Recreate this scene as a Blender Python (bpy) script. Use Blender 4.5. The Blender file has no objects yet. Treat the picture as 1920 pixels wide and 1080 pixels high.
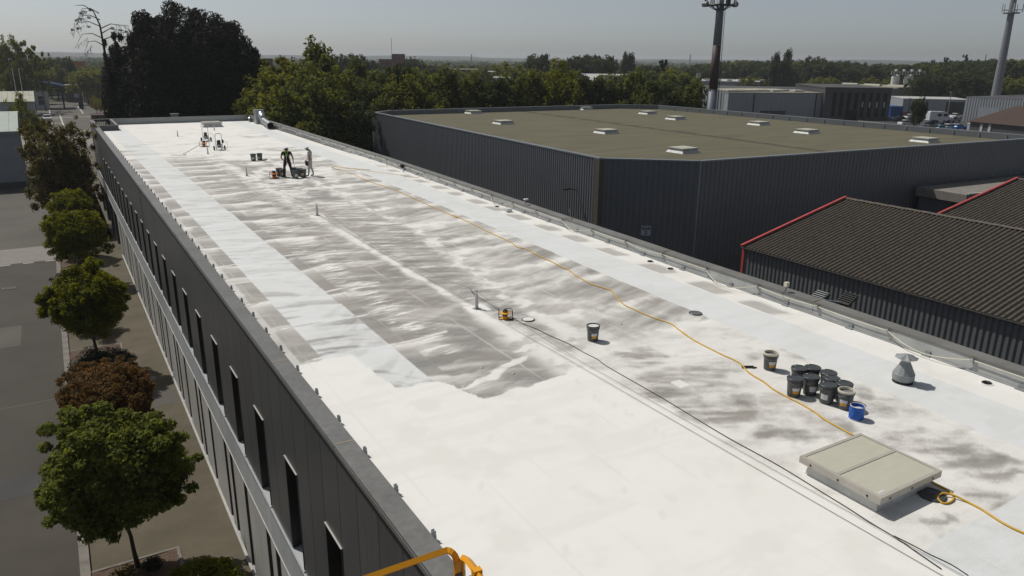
import bpy, bmesh, math, random
import numpy as np
from mathutils import Vector, Matrix
R = math.radians

# ------------------------------------------------------------------ camera, world, sun, exposure
scene = bpy.context.scene
RES = (1920, 1080)
FPX, PITCH, ROLL, YAW = 1407.78, R(16.987), R(0.52276), R(31.139)
CAM = np.array([0.0, 0.0, 15.35])
_F = np.array([math.sin(YAW)*math.cos(PITCH), math.cos(YAW)*math.cos(PITCH), -math.sin(PITCH)])
_R0 = np.array([math.cos(YAW), -math.sin(YAW), 0.0]); _U0 = np.cross(_R0, _F)
_R = math.cos(ROLL)*_R0 + math.sin(ROLL)*_U0
_U = -math.sin(ROLL)*_R0 + math.cos(ROLL)*_U0
cd = bpy.data.cameras.new('camera'); cam = bpy.data.objects.new('camera', cd)
scene.collection.objects.link(cam); scene.camera = cam
cd.sensor_width = 36.0; cd.sensor_fit = 'HORIZONTAL'; cd.lens = FPX/1920*36
cd.clip_start = 0.1; cd.clip_end = 20000
cam.matrix_world = Matrix(((_R[0], _U[0], -_F[0], CAM[0]), (_R[1], _U[1], -_F[1], CAM[1]), (_R[2], _U[2], -_F[2], CAM[2]), (0, 0, 0, 1)))

SUN_AZ, SUN_EL = 335.0, 54.0         # direction the sun stands in, clockwise from +Y
world = bpy.data.worlds.new('World'); scene.world = world; world.use_nodes = True
nt = world.node_tree
bg = nt.nodes['Background']
sky = nt.nodes.new('ShaderNodeTexSky'); sky.sky_type = 'NISHITA'; sky.sun_disc = False
sky.sun_elevation = R(SUN_EL); sky.sun_rotation = R(SUN_AZ)
sky.altitude = 0; sky.air_density = 0.5; sky.dust_density = 1.0; sky.ozone_density = 1.3
hs_ = nt.nodes.new('ShaderNodeHueSaturation'); hs_.inputs['Saturation'].default_value = 0.52     # milky summer sky
nt.links.new(sky.outputs[0], hs_.inputs['Color']); gm_ = nt.nodes.new('ShaderNodeMixRGB'); gm_.blend_type = 'MULTIPLY'; gm_.inputs[0].default_value = 1.0; gm_.inputs[2].default_value = (1.0, 1.0, 0.945, 1)
nt.links.new(hs_.outputs[0], gm_.inputs[1]); nt.links.new(gm_.outputs[0], bg.inputs[0]); bg.inputs[1].default_value = 0.080
ld = bpy.data.lights.new('sun', 'SUN'); ld.energy = 3.15; ld.angle = R(0.55); ld.color = (1.0, 0.955, 0.89)
sun = bpy.data.objects.new('sun', ld); scene.collection.objects.link(sun)
sdir = Vector((math.sin(R(SUN_AZ))*math.cos(R(SUN_EL)), math.cos(R(SUN_AZ))*math.cos(R(SUN_EL)), math.sin(R(SUN_EL))))
sun.rotation_euler = sdir.to_track_quat('Z', 'Y').to_euler(); sun.location = (0, 0, 60)
scene.view_settings.view_transform = 'Standard'; scene.view_settings.look = 'None'
scene.view_settings.exposure = 0.0; scene.view_settings.gamma = 1.0
scene.view_settings.use_curve_mapping = False
scene.render.resolution_x, scene.render.resolution_y = 1024, 576

# ------------------------------------------------------------------ survey helpers (where a sight line meets a real plane)
def ray(px, py): return (px-960)*_R - (py-540)*_U + FPX*_F
def G(px, py, z=0.0):
    d = ray(px, py); return CAM + d*((z-CAM[2])/d[2])
def hgt(P, px, py):
    d = ray(px, py); return CAM[2] + d[2]*math.hypot(P[0], P[1])/math.hypot(d[0], d[1])
def rng(px, py, D):
    d = ray(px, py); return CAM + d*(D/math.hypot(d[0], d[1]))
RZ = 8.95
def roofz(y): return RZ - max(0.0, y-45)*0.0105
def GR(px, py, up=0.0):
    z = RZ
    for _ in range(6):
        p = G(px, py, z+up); z = roofz(p[1])
    return np.array([p[0], p[1], z])
rnd = random.Random(7)
NPR = np.random.default_rng(11)
COL = scene.collection

# ------------------------------------------------------------------ materials
MATS = {}
def nodes_of(m):
    m.use_nodes = True; return m.node_tree.nodes, m.node_tree.links
def mat(name, col, rough=0.7, var=0.12, scale=3.0, metal=0.0, bump=0.0, bscale=40.0, col2=None, spec=0.4, stretch=(1, 1, 1), coord='Object', detail=6, objvar=0.0):
    if name in MATS: return MATS[name]
    m = bpy.data.materials.new(name); N, L = nodes_of(m); b = N['Principled BSDF']
    b.inputs['Roughness'].default_value = rough; b.inputs['Metallic'].default_value = metal
    b.inputs['Specular IOR Level'].default_value = spec
    tc = N.new('ShaderNodeTexCoord'); mp = N.new('ShaderNodeMapping'); mp.inputs['Scale'].default_value = stretch
    L.new(tc.outputs[coord], mp.inputs[0])
    nz = N.new('ShaderNodeTexNoise'); nz.inputs['Scale'].default_value = scale; nz.inputs['Detail'].default_value = detail; nz.inputs['Roughness'].default_value = 0.62
    L.new(mp.outputs[0], nz.inputs['Vector'])
    cr = N.new('ShaderNodeValToRGB'); cr.color_ramp.elements[0].position = 0.3; cr.color_ramp.elements[1].position = 0.7
    c2 = col2 or tuple(c*(1+var) for c in col); c1 = tuple(c*(1-var) for c in col) if not col2 else col
    cr.color_ramp.elements[0].color = (*c1, 1); cr.color_ramp.elements[1].color = (*c2, 1)
    L.new(nz.outputs[0], cr.inputs[0]); L.new(cr.outputs[0], b.inputs['Base Color'])
    if objvar:      # every panel of its own slightly different tone, with faint run-off streaks
        oi = N.new('ShaderNodeObjectInfo'); mr = N.new('ShaderNodeMapRange'); mr.inputs[3].default_value = 1-objvar; mr.inputs[4].default_value = 1+objvar; L.new(oi.outputs['Random'], mr.inputs[0])
        ms = N.new('ShaderNodeMapping'); ms.inputs['Scale'].default_value = (9, 9, 0.35); L.new(tc.outputs['Object'], ms.inputs[0])
        ns = N.new('ShaderNodeTexNoise'); ns.inputs['Scale'].default_value = 1.0; ns.inputs['Detail'].default_value = 3; L.new(ms.outputs[0], ns.inputs['Vector'])
        m2 = N.new('ShaderNodeMapRange'); m2.inputs[1].default_value = 0.35; m2.inputs[2].default_value = 0.65; m2.inputs[3].default_value = 0.90; m2.inputs[4].default_value = 1.08; L.new(ns.outputs[0], m2.inputs[0])
        mm = N.new('ShaderNodeMath'); mm.operation = 'MULTIPLY'; L.new(mr.outputs[0], mm.inputs[0]); L.new(m2.outputs[0], mm.inputs[1])
        sc = N.new('ShaderNodeVectorMath'); sc.operation = 'SCALE'; L.new(cr.outputs[0], sc.inputs[0]); L.new(mm.outputs[0], sc.inputs['Scale']); L.new(sc.outputs[0], b.inputs['Base Color'])
    if bump:
        n2 = N.new('ShaderNodeTexNoise'); n2.inputs['Scale'].default_value = bscale; n2.inputs['Detail'].default_value = 4
        L.new(tc.outputs[coord], n2.inputs['Vector'])
        bp = N.new('ShaderNodeBump'); bp.inputs['Strength'].default_value = bump; bp.inputs['Distance'].default_value = 0.02
        L.new(n2.outputs[0], bp.inputs['Height']); L.new(bp.outputs[0], b.inputs['Normal'])
    MATS[name] = m; return m
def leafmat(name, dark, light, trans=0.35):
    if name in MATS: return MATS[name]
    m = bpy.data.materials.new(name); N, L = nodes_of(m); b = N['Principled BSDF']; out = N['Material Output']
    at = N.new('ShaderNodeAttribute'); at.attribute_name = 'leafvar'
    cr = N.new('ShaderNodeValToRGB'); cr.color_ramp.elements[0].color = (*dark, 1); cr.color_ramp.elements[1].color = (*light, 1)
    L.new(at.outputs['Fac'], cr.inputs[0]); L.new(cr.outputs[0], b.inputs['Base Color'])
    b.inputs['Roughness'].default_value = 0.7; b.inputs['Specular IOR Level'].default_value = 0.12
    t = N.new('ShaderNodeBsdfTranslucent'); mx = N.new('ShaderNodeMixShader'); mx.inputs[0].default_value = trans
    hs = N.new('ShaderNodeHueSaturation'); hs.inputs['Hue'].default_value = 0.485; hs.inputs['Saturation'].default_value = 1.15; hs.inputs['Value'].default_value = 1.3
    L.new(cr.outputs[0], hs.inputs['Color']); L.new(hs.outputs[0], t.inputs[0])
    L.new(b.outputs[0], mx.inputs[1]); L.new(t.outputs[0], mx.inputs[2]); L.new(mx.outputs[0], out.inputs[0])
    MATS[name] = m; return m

M_charcoal = mat('charcoal_cladding', (0.078, 0.079, 0.080), 0.42, 0.10, scale=0.6, spec=0.5, objvar=0.09)
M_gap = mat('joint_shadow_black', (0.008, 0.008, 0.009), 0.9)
M_coping = mat('grey_coping_metal', (0.165, 0.165, 0.158), 0.42, 0.16, scale=0.8, objvar=0.08, metal=0.15, spec=0.5)
M_coping2 = mat('weathered_coping_metal', (0.19, 0.187, 0.175), 0.5, 0.18, 1.2, metal=0.1)
M_sealant = mat('sandy_joint_sealant', (0.35, 0.29, 0.2), 0.8)
M_lowpanel = mat('pale_grey_cladding', (0.47, 0.465, 0.43), 0.5, 0.07, scale=0.5, objvar=0.07)
M_lowfascia = mat('blue_grey_band', (0.46, 0.475, 0.475), 0.42, 0.06, scale=0.4, objvar=0.04)
M_sill = mat('pale_window_sill', (0.32, 0.34, 0.35), 0.5)
M_edge = mat('pale_edge_trim', (0.42, 0.41, 0.38), 0.5)
M_glass = mat('dark_window_glass', (0.012, 0.013, 0.016), 0.12, 0.1, spec=0.5)
M_lowglass = mat('brown_reflection_toned_glass', (0.060, 0.054, 0.046), 0.35, 0.15, 1.5)  # brownish reflection is put into the base colour of these panes
M_lowframe = mat('brown_grey_reveal', (0.085, 0.078, 0.068), 0.6)
M_frame = mat('dark_window_frame', (0.03, 0.03, 0.032), 0.4)
M_galv = mat('galvanised_steel', (0.42, 0.44, 0.45), 0.38, 0.14, 9, metal=0.7)
M_galv_dull = mat('dull_galvanised_steel', (0.30, 0.315, 0.32), 0.55, 0.12, 5, metal=0.35)
M_parapet = mat('parapet_flashing', (0.40, 0.41, 0.40), 0.55, 0.16, 1.4, metal=0.2, bump=0.15, bscale=6)
M_black = mat('black_plastic', (0.014, 0.014, 0.015), 0.45)
M_rubber = mat('black_rubber', (0.012, 0.012, 0.012), 0.8)
M_bucket = mat('dark_grey_bucket_plastic', (0.085, 0.092, 0.088), 0.42, 0.12, 14)
M_lid = mat('black_grey_lid_plastic', (0.060, 0.066, 0.070), 0.34, 0.15, 12)
M_cream = mat('cream_plastic_rim', (0.62, 0.58, 0.46), 0.5, 0.10, 14)
M_paintwhite = mat('wet_white_paint', (0.80, 0.80, 0.78), 0.35, 0.04, 8)
M_labelwhite = mat('white_sticker_paper', (0.62, 0.62, 0.64), 0.6, 0.06, 30)
M_labelorange = mat('amber_sticker_band', (0.68, 0.33, 0.03), 0.6, 0.08, 20)
M_blue = mat('blue_tarpaulin_fabric', (0.012, 0.10, 0.46), 0.45, 0.3, 9, bump=0.5, bscale=22)
M_hose = mat('yellow_hose', (0.62, 0.37, 0.03), 0.5, 0.10, 6)
M_cable = mat('black_cable', (0.03, 0.03, 0.03), 0.6)
M_wire = mat('thin_steel_line', (0.16, 0.155, 0.15), 0.5)
M_conduit = mat('cream_conduit', (0.60, 0.57, 0.47), 0.5, 0.08, 4)
M_skpane = mat('beige_translucent_panel', (0.52, 0.505, 0.41), 0.42, 0.05, 2.2, stretch=(1, 4, 1))
M_skframe = mat('aluminium_skylight_frame', (0.47, 0.44, 0.39), 0.5, 0.08, 3, metal=0.15)
M_skcurb = mat('weathered_curb_metal', (0.58, 0.58, 0.56), 0.6, 0.2, 2.5, metal=0.05, stretch=(1, 1, 0.35))
M_yellow = mat('amber_plastic', (0.80, 0.38, 0.01), 0.4, 0.08, 8)
M_orange = mat('orange_plastic', (0.72, 0.22, 0.01), 0.4, 0.08, 8)
M_lift = mat('safety_orange_paint', (0.80, 0.35, 0.015), 0.38, 0.08, 5)
M_ribbed = mat('dark_blue_grey_ribbed_sheet', (0.140, 0.150, 0.162), 0.42, 0.06, 0.35, spec=0.5)
M_ribbed_trim = mat('brownish_corner_trim', (0.095, 0.088, 0.075), 0.5)
M_whcoping = mat('blue_grey_roof_coping', (0.26, 0.28, 0.30), 0.42, 0.1, 1.0, metal=0.4)
M_shedwall = mat('grey_green_ribbed_sheet', (0.15, 0.158, 0.165), 0.45, 0.10, 0.7)
M_red = mat('red_painted_trim', (0.46, 0.075, 0.075), 0.5, 0.15, 2)
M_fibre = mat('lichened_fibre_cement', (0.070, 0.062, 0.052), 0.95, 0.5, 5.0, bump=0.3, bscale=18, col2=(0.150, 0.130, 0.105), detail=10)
def fibre_valley_shade(m):
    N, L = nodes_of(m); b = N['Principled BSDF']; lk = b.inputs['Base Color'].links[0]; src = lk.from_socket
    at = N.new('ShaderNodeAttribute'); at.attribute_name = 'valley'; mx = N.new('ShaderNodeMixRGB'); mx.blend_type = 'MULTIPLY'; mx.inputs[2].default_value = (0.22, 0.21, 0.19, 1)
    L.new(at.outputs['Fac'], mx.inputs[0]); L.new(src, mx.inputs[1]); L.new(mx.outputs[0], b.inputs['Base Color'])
fibre_valley_shade(M_fibre)     # shade between the ribs, painted into the colour of the sheet valleys
M_gutter = mat('pale_gutter', (0.28, 0.28, 0.28), 0.5)
M_signwhite = mat('pale_sign_plate', (0.42, 0.46, 0.52), 0.5)
M_ink = mat('black_sign_ink', (0.01, 0.01, 0.012), 0.6)
M_bark = mat('brown_bark', (0.055, 0.043, 0.033), 0.95, 0.3, 12, bump=0.5)
M_darkbark = mat('dark_bark', (0.028, 0.022, 0.018), 0.95, 0.3, 12)
M_concrete = mat('pale_concrete', (0.22, 0.205, 0.185), 0.85, 0.14, 2)
M_kerb = mat('weathered_kerb_stone', (0.185, 0.17, 0.15), 0.9, 0.25, 2.2)
M_whitepaint = mat('worn_white_road_paint', (0.45, 0.44, 0.42), 0.8, 0.25, 5)
M_yellowpaint = mat('worn_yellow_road_paint', (0.50, 0.36, 0.05), 0.8, 0.25, 5)
M_carpaint_white = mat('white_car_paint', (0.62, 0.63, 0.65), 0.25, 0.02, 1)
M_carpaint_dark = mat('dark_blue_car_paint', (0.02, 0.03, 0.055), 0.2, 0.02, 1)
M_carpaint_grey = mat('silver_grey_car_paint', (0.24, 0.25, 0.27), 0.25, 0.02, 1, metal=0.5)
M_carpaint_red = mat('red_car_paint', (0.30, 0.03, 0.03), 0.25, 0.02, 1)
M_carpaint_cyan = mat('turquoise_car_paint', (0.02, 0.42, 0.52), 0.25, 0.02, 1)
M_carpaint_blue = mat('bright_blue_car_paint', (0.02, 0.17, 0.55), 0.25, 0.02, 1)
M_lightlens = mat('clear_lamp_lens', (0.6, 0.6, 0.6), 0.15, 0.02)
M_skin = mat('skin', (0.36, 0.19, 0.13), 0.6, 0.06, 8)
M_shirtblack = mat('black_cotton', (0.014, 0.014, 0.013), 0.9, 0.2, 12, bump=0.4, bscale=14)
M_trousermaroon = mat('dark_brown_trousers', (0.030, 0.017, 0.018), 0.9, 0.25, 9, bump=0.4, bscale=12)
M_shirtgrey = mat('light_grey_cotton', (0.40, 0.42, 0.46), 0.9, 0.12, 10, bump=0.4, bscale=14)
M_trouserwhite = mat('paint_stained_white_trousers', (0.30, 0.30, 0.29), 0.9, 0.2, 7, bump=0.4, bscale=12, col2=(0.56, 0.55, 0.52))
M_shoe = mat('dusty_work_shoes', (0.11, 0.095, 0.08), 0.85, 0.2, 9)
M_hivis = mat('fluorescent_green_webbing', (0.30, 0.62, 0.05), 0.7, 0.05)
M_helmet = mat('white_helmet_shell', (0.66, 0.67, 0.66), 0.35, 0.04)
M_hair = mat('dark_hair', (0.018, 0.013, 0.010), 0.9)

# ------------------------------------------------------------------ mesh helpers
def empty(name, loc=(0, 0, 0), rz=0.0):
    o = bpy.data.objects.new(name, None); COL.objects.link(o); o.location = tuple(float(c) for c in loc); o.rotation_euler = (0, 0, rz)
    o.empty_display_size = 0.3; return o
def tag(o, label=None, cat=None, group=None, kind=None):
    if label: o['label'] = label
    if cat: o['category'] = cat
    if group: o['group'] = group
    if kind: o['kind'] = kind
    return o
class MB:
    def __init__(s): s.v = []; s.f = []; s.mi = []; s.cur = 0
    def add(s, vs, fs):
        o = len(s.v); s.v += [tuple(float(c) for c in p) for p in vs]
        for f in fs: s.f.append(tuple(i+o for i in f)); s.mi.append(s.cur)
        return s
    def box(s, x0, x1, y0, y1, z0, z1):
        vs = [(x0, y0, z0), (x1, y0, z0), (x1, y1, z0), (x0, y1, z0), (x0, y0, z1), (x1, y0, z1), (x1, y1, z1), (x0, y1, z1)]
        return s.add(vs, [(0, 3, 2, 1), (4, 5, 6, 7), (0, 1, 5, 4), (1, 2, 6, 5), (2, 3, 7, 6), (3, 0, 4, 7)])
    def obox(s, c, ax, ay, az, hx, hy, hz):
        c = Vector(c); ax = Vector(ax).normalized()*hx; ay = Vector(ay).normalized()*hy; az = Vector(az).normalized()*hz
        vs = [c+i*ax+j*ay+k*az for k in (-1, 1) for i, j in ((-1, -1), (1, -1), (1, 1), (-1, 1))]
        return s.add(vs, [(0, 3, 2, 1), (4, 5, 6, 7), (0, 1, 5, 4), (1, 2, 6, 5), (2, 3, 7, 6), (3, 0, 4, 7)])
    def bar(s, a, b, w, h=None, up=(0, 0, 1)):
        a = Vector(a); b = Vector(b); d = (b-a); L = d.length; d.normalize(); u = Vector(up)
        if abs(d.dot(u)) > 0.98: u = Vector((1, 0, 0))
        side = d.cross(u).normalized(); uu = side.cross(d)
        return s.obox((a+b)/2, d, side, uu, L/2, w/2, (h or w)/2)
    def tube(s, pts, r, seg=8, cap=True):
        pts = [Vector(p) for p in pts]; n = len(pts); rs = r if isinstance(r, (list, tuple)) else [r]*n
        rings = []; prev = None
        for i, p in enumerate(pts):
            d = (pts[min(i+1, n-1)]-pts[max(i-1, 0)])
            if d.length < 1e-9: d = Vector((0, 0, 1))
            d.normalize()
            if prev is None:
                u = Vector((0, 0, 1)) if abs(d.z) < 0.9 else Vector((1, 0, 0))
                a = d.cross(u).normalized()
            else:
                a = prev - d*prev.dot(d)
                a = a.normalized() if a.length > 1e-6 else d.orthogonal().normalized()
            prev = a; b = d.cross(a)
            rings.append([p+(a*math.cos(t)+b*math.sin(t))*rs[i] for t in [2*math.pi*k/seg for k in range(seg)]])
        vs = [q for ring in rings for q in ring]; fs = []
        for i in range(n-1):
            for k in range(seg):
                k2 = (k+1) % seg; fs.append((i*seg+k, i*seg+k2, (i+1)*seg+k2, (i+1)*seg+k))
        if cap: fs.append(tuple(range(seg))[::-1]); fs.append(tuple((n-1)*seg+k for k in range(seg)))
        return s.add(vs, fs)
    def lathe(s, prof, seg=20, c=(0, 0, 0), cap0=True, cap1=True):
        vs = []; fs = []
        for r, z in prof:
            for k in range(seg):
                t = 2*math.pi*k/seg; vs.append((c[0]+r*math.cos(t), c[1]+r*math.sin(t), c[2]+z))
        for i in range(len(prof)-1):
            for k in range(seg):
                k2 = (k+1) % seg; fs.append((i*seg+k, i*seg+k2, (i+1)*seg+k2, (i+1)*seg+k))
        if cap0: fs.append(tuple(range(seg))[::-1])
        if cap1: fs.append(tuple((len(prof)-1)*seg+k for k in range(seg)))
        return s.add(vs, fs)
    def ell(s, c, r, seg=12, rings=8):
        prof = []
        vs = [(c[0], c[1], c[2]-r[2])]
        for i in range(1, rings):
            a = -math.pi/2+math.pi*i/rings
            for k in range(seg):
                t = 2*math.pi*k/seg; vs.append((c[0]+r[0]*math.cos(a)*math.cos(t), c[1]+r[1]*math.cos(a)*math.sin(t), c[2]+r[2]*math.sin(a)))
        vs.append((c[0], c[1], c[2]+r[2])); n = len(vs); fs = []
        for k in range(seg): fs.append((0, 1+(k+1) % seg, 1+k)); fs.append((n-1, n-1-seg+k, n-1-seg+(k+1) % seg))
        for i in range(rings-2):
            for k in range(seg):
                a = 1+i*seg+k; b = 1+i*seg+(k+1) % seg; fs.append((a, b, b+seg, a+seg))
        return s.add(vs, fs)
    def prism(s, poly, z0, z1):
        n = len(poly); vs = [(p[0], p[1], z0) for p in poly]+[(p[0], p[1], z1) for p in poly]
        fs = [tuple(range(n))[::-1], tuple(range(n, 2*n))]+[(i, (i+1) % n, n+(i+1) % n, n+i) for i in range(n)]
        return s.add(vs, fs)
    def mesh(s, name, mats, smooth=False):
        me = bpy.data.meshes.new(name); me.from_pydata(s.v, [], s.f)
        for m in (mats if isinstance(mats, (list, tuple)) else [mats]): me.materials.append(m)
        me.polygons.foreach_set('material_index', s.mi)
        if smooth: me.polygons.foreach_set('use_smooth', [True]*len(s.f))
        me.update(); return me
    def build(s, name, mats, parent=None, smooth=False, loc=None, rz=0.0):
        o = bpy.data.objects.new(name, s.mesh(name, mats, smooth)); COL.objects.link(o)
        if parent is not None: o.parent = parent
        if loc is not None: o.location = tuple(float(c) for c in loc)
        if rz: o.rotation_euler = (0, 0, rz)
        return o
def inst(name, me, parent=None, loc=(0, 0, 0), rz=0.0, sc=None):
    o = bpy.data.objects.new(name, me); COL.objects.link(o); o.location = tuple(float(c) for c in loc); o.rotation_euler = (0, 0, rz)
    if parent is not None: o.parent = parent
    if sc is not None: o.scale = sc if isinstance(sc, tuple) else (sc, sc, sc)
    return o
def copy_tree(o, parent=None):
    c = o.copy(); COL.objects.link(c)
    if parent is not None: c.parent = parent
    for ch in list(o.children): copy_tree(ch, c)
    return c
def bevel(o, w=0.01, seg=2):
    m = o.modifiers.new('bevel', 'BEVEL'); m.width = w; m.segments = seg; m.limit_method = 'ANGLE'; return o
def corrugated(a, b, z0, z1, pitch, depth, flat=0.35, off=1):
    """trapezoid-ribbed sheet from a to b; ribs stand out to the right-hand normal*off"""
    a = Vector((a[0], a[1], 0)); b = Vector((b[0], b[1], 0)); d = b-a; L = d.length; d.normalize(); nrm = Vector((d.y, -d.x, 0))*off
    n = max(1, int(round(L/pitch))); p = L/n; pts = []
    for i in range(n):
        t = i*p
        for f, o in ((0, 0), (flat*0.9, 0), (flat*1.25, 1), (0.9, 1)): pts.append((t+f*p, o*depth))
    pts.append((L, 0))
    vs = []; fs = []
    for t, o in pts:
        q = a+d*t+nrm*o; vs.append((q.x, q.y, z0)); vs.append((q.x, q.y, z1))
    for i in range(len(pts)-1): fs.append((2*i, 2*i+2, 2*i+3, 2*i+1))
    return MB().add(vs, fs)

# ------------------------------------------------------------------ numpy value noise (for the painted roof coat)
_P = np.random.default_rng(5).random((256, 256))
def vnoise(x, y, s=0):
    x = np.asarray(x, float)+s*17.13; y = np.asarray(y, float)+s*9.71
    xi = np.floor(x).astype(int); yi = np.floor(y).astype(int); fx = x-xi; fy = y-yi
    fx = fx*fx*(3-2*fx); fy = fy*fy*(3-2*fy)
    g = lambda i, j: _P[(i+s*31) % 256, (j+s*57) % 256]
    return (g(xi, yi)*(1-fx)+g(xi+1, yi)*fx)*(1-fy)+(g(xi, yi+1)*(1-fx)+g(xi+1, yi+1)*fx)*fy
def fbm(x, y, s=0, o=4):
    r = 0; a = 0.5; t = 0
    for k in range(o): r = r+a*vnoise(x*2**k, y*2**k, s+k); t += a; a *= 0.55
    return r/t
def sst(a, b, x):
    t = np.clip((x-a)/(b-a), 0, 1); return t*t*(3-2*t)

# ------------------------------------------------------------------ ground, roads, paving
def sheet(name, x0, x1, y0, y1, z, m):
    o = MB().add([(x0, y0, z), (x1, y0, z), (x1, y1, z), (x0, y1, z)], [(0, 1, 2, 3)]).build(name, m); tag(o, kind='structure'); return o
def ground_mat():
    m = bpy.data.materials.new('far_plain'); N, L = nodes_of(m); b = N['Principled BSDF']; b.inputs['Roughness'].default_value = 0.95
    tc = N.new('ShaderNodeTexCoord'); n1 = N.new('ShaderNodeTexNoise'); n1.inputs['Scale'].default_value = 0.012; n1.inputs['Detail'].default_value = 8
    L.new(tc.outputs['Object'], n1.inputs['Vector']); cr = N.new('ShaderNodeValToRGB'); e = cr.color_ramp.elements
    e[0].position = 0.35; e[0].color = (0.030, 0.042, 0.018, 1); e[1].position = 0.62; e[1].color = (0.10, 0.10, 0.06, 1)
    k = e.new(0.5); k.color = (0.045, 0.06, 0.025, 1); k2 = e.new(0.72); k2.color = (0.15, 0.145, 0.13, 1)
    L.new(n1.outputs[0], cr.inputs[0]); L.new(cr.outputs[0], b.inputs['Base Color']); return m
sheet('ground', -4000, 5200, -300, 5200, -0.02, ground_mat())
def asphalt(name, c1, c2, patch=0.25):
    m = bpy.data.materials.new(name); N, L = nodes_of(m); b = N['Principled BSDF']; b.inputs['Roughness'].default_value = 0.9
    tc = N.new('ShaderNodeTexCoord'); n1 = N.new('ShaderNodeTexNoise'); n1.inputs['Scale'].default_value = patch; n1.inputs['Detail'].default_value = 7; n1.inputs['Roughness'].default_value = 0.65
    n2 = N.new('ShaderNodeTexNoise'); n2.inputs['Scale'].default_value = 35; n2.inputs['Detail'].default_value = 3
    L.new(tc.outputs['Object'], n1.inputs['Vector']); L.new(tc.outputs['Object'], n2.inputs['Vector'])
    mx = N.new('ShaderNodeMath'); mx.operation = 'MULTIPLY_ADD'; mx.inputs[1].default_value = 0.35; L.new(n2.outputs[0], mx.inputs[0])
    m3 = N.new('ShaderNodeMath'); m3.operation = 'MULTIPLY'; m3.inputs[1].default_value = 0.8; L.new(n1.outputs[0], m3.inputs[0]); L.new(m3.outputs[0], mx.inputs[2])
    cr = N.new('ShaderNodeValToRGB'); cr.color_ramp.elements[0].position = 0.38; cr.color_ramp.elements[1].position = 0.75
    cr.color_ramp.elements[0].color = (*c1, 1); cr.color_ramp.elements[1].color = (*c2, 1)
    L.new(mx.outputs[0], cr.inputs[0]); L.new(cr.outputs[0], b.inputs['Base Color'])
    bp = N.new('ShaderNodeBump'); bp.inputs['Strength'].default_value = 0.4; bp.inputs['Distance'].default_value = 0.01
    L.new(n2.outputs[0], bp.inputs['Height']); L.new(bp.outputs[0], b.inputs['Normal']); return m
A_road = asphalt('brown_grey_asphalt', (0.042, 0.036, 0.028), (0.066, 0.057, 0.046))
A_old = asphalt('worn_pale_asphalt', (0.075, 0.068, 0.057), (0.108, 0.098, 0.084))
A_path = asphalt('sandy_path_asphalt', (0.068, 0.058, 0.036), (0.125, 0.106, 0.070), 0.5)
A_yard = asphalt('yard_asphalt', (0.04, 0.04, 0.04), (0.065, 0.065, 0.064))
sheet('road', -34, -1.22, -40, 67.1, 0.0, A_road)
o = sheet('road', -34, 3.2, 72.6, 152, 0.0, A_old); sheet('road', -34, 30, 186, 300, 0.0, A_old)
sheet('concrete_band', -34, -1.22, 67.1, 72.6, 0.004, M_concrete)
sheet('concrete_band', -34, 14, 152, 186, 0.004, M_concrete)
sheet('path', -0.95, 16.5, -40, 152, 0.0, A_path)
sheet('yard', 16.5, 330, -60, 300, -0.008, A_yard)
# kerb stones
me_k = MB().box(-0.14, 0.14, 0.006, 0.994, -0.02, 0.12).mesh('kerb_stone', M_kerb)
kerb = tag(empty('kerb', (-1.08, 0, 0)), kind='structure')
for k in range(-4, 148):
    if 66 < k < 73: continue
    inst('kerb_stone', me_k, kerb, (0, k, 0.0))
# planting beds
M_mulch = mat('brown_bark_mulch', (0.055, 0.035, 0.024), 0.95, 0.5, 14, bump=1.0, bscale=30, col2=(0.15, 0.10, 0.07))
for i, (y0, y1) in enumerate(((15.5, 23.4), (29.0, 35.2), (38.6, 44.5), (49.0, 62.0), (64.0, 70.0))):
    me = MB(); n = 12
    xs = np.linspace(-0.92, 1.5, 7); ys = np.linspace(y0, y1, n)
    vs = [(x, y, 0.03+0.05*rnd.random()) for y in ys for x in xs]
    fs = [(j*7+i2, j*7+i2+1, (j+1)*7+i2+1, (j+1)*7+i2) for j in range(n-1) for i2 in range(6)]
    o = me.add(vs, fs).build('planting_bed', M_mulch); tag(o, kind='structure')
    e = MB(); e.box(1.5, 1.6, y0, y1, -0.02, 0.06); e.box(-0.92, 1.6, y1, y1+0.1, -0.02, 0.06); e.box(-0.92, 1.6, y0-0.1, y0, -0.02, 0.06)
    tag(e.build('bed_edging', M_kerb), kind='structure')
# patched asphalt
for (x0, x1, y0, y1, m_) in ((-9.5, -1.23, 38.2, 38.32, A_old), (-7.8, -3.2, 47.0, 50.8, A_old), (-4.6, -1.3, 29.5, 31.2, A_yard), (-12, -6.2, 26.0, 26.12, A_old), (-5.2, -5.05, 8, 66.9, A_yard)):
    sheet('asphalt_patch', x0, x1, y0, y1, 0.004, m_)
for (x0, x1, y0, y1, m_) in ((2.2, 3.2, 35.0, 37.2, A_old), (1.7, 3.3, 55.2, 56.0, A_old)):
    sheet('path_patch', x0, x1, y0, y1, 0.004, m_)
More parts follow.
